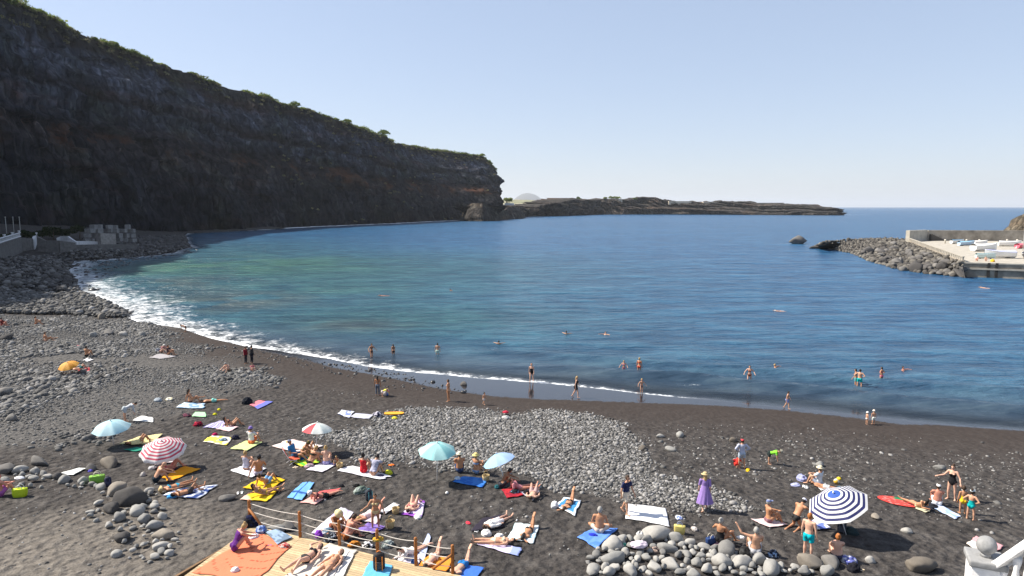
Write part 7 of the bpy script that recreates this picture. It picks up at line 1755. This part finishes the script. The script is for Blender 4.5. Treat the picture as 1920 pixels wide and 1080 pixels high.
p(1492,990,'kneel',30,'tanned person kneeling left of the ringed parasol','tan','dark',[('briefs',(.03,.03,.03))],('cap',(.55,.56,.66)))
p(1569,1050,'sit',350,'woman with an orange hair bun and a bare back','pale','ginger',[('briefs',(.05,.05,.08))],fem=True,bun=True)
p(1535,912,'sit',300,'person in a white shirt and straw hat by the toys','fair','brown',[('tee',(.56,.62,.68)),('trunks',(.3,.34,.42))],('straw',(.62,.54,.38)))
p(1545,916,'supine',100,'person lying low beside the sitter in the straw hat','tan','brown',[('trunks',(.5,.5,.5))],sc=.85)
p(1757,948,'sit',350,'sunburnt man in a white cap with his back turned','red','brown',[('trunks',(.6,.6,.62))],('cap',(.74,.74,.74)),belly=.5)
p(1722,953,'side',300,'long-haired dark girl sitting on the edge of the melon mat','tan','dark',[('bikini',(.45,.40,.25))],fem=True,long=True,sc=.9)
# behind and on the deck
p(627,995,'sit_fold',150,'deeply tanned person in a straw hat behind the rope railing','brown','dark',[('trunks',(.25,.08,.05))],('straw',(.60,.50,.28)))
p(650,1012,'sit_fold',60,'person with an orange-tanned back bent low behind the third post','red','brown',[('briefs',(.3,.1,.03))])
p(644,990,'prone',60,'person in a pale pink shirt lying behind the railing','tan','brown',[('shirt',(.70,.54,.54))],fem=True)
p(703,992,'armout',185,'tanned woman in a pale yellow bikini stepping up to the railing','tan','brown',[('bikini',(.62,.50,.26))],fem=True,sc=.92)
p(696,968,'prone_f',50,'person in a pale pink top lying behind the straw baskets','red','blond',[('vest',(.72,.52,.52))],fem=True)
p(775,953,'supine_k',20,'woman with both knees raised on the purple towel','pale','brown',[('bikini',(.62,.20,.20))],fem=True)
p(772,1040,'prone_e',52,'person in a white shirt leaning forward behind the railing','pale','dark',[('shirt',(.74,.70,.66))])
p(812,1052,'prone_f',25,'pale person with both feet raised on the orange towel','pale','brown',[('briefs',(.62,.56,.5))],fem=True)
p(866,1066,'prone_f',28,'man in bright blue trunks lying by the last railing post','pale','brown',[('trunks',(.02,.16,.42))])
def on_deck(px, py): return W(px, py, DZ + .03)
p(0,0,'sit_fold',70,'woman in a purple swimsuit hugging her knees on the orange-red blanket','red','blond',[('suit',(.10,.02,.17)),('vest',(.10,.02,.17))],fem=True,bun=True,at=on_deck(442,1032))
p(0,0,'supine_arm',222,'woman in a black bikini lying on her back on the deck','pale','dark',[('bikini',(.03,.03,.032))],fem=True,sc=1.13,at=on_deck(575,1053))
p(0,0,'supine',215,'woman in a floral bikini lying on the deck beside the black bikini','fair','dark',[('bikini',(.62,.30,.18))],fem=True,long=True,sc=1.13,at=on_deck(618,1066))
# on the quay
p(0,0,'sit',200,'sitter in a pink top on the quay edge, left of two','pale','dark',[('tee',(.6,.3,.26))],at=W(1832,489.5,QZ+.3))
p(0,0,'sit',170,'bare-chested sitter on the quay edge, right of two','pale','brown',[('trunks',(.5,.4,.35))],at=W(1848,489.5,QZ+.3))
make_people()
# ------------------------------------------------------------------ sea air
hb = MB(); hb.box((0, 30000, 226), (90000, 64000, 468))
m = bpy.data.materials.new('sea_air'); m.use_nodes = True
nt = m.node_tree; nt.nodes.remove(nt.nodes['Principled BSDF'])
vol = nt.nodes.new('ShaderNodeVolumePrincipled'); vol.inputs['Color'].default_value = (.86, .92, 1.0, 1)
vol.inputs['Density'].default_value = 0.00004; vol.inputs['Anisotropy'].default_value = 0.15
nt.links.new(vol.outputs[0], nt.nodes['Material Output'].inputs['Volume'])
tag(hb.obj('haze', m, smooth=False), kind='stuff')
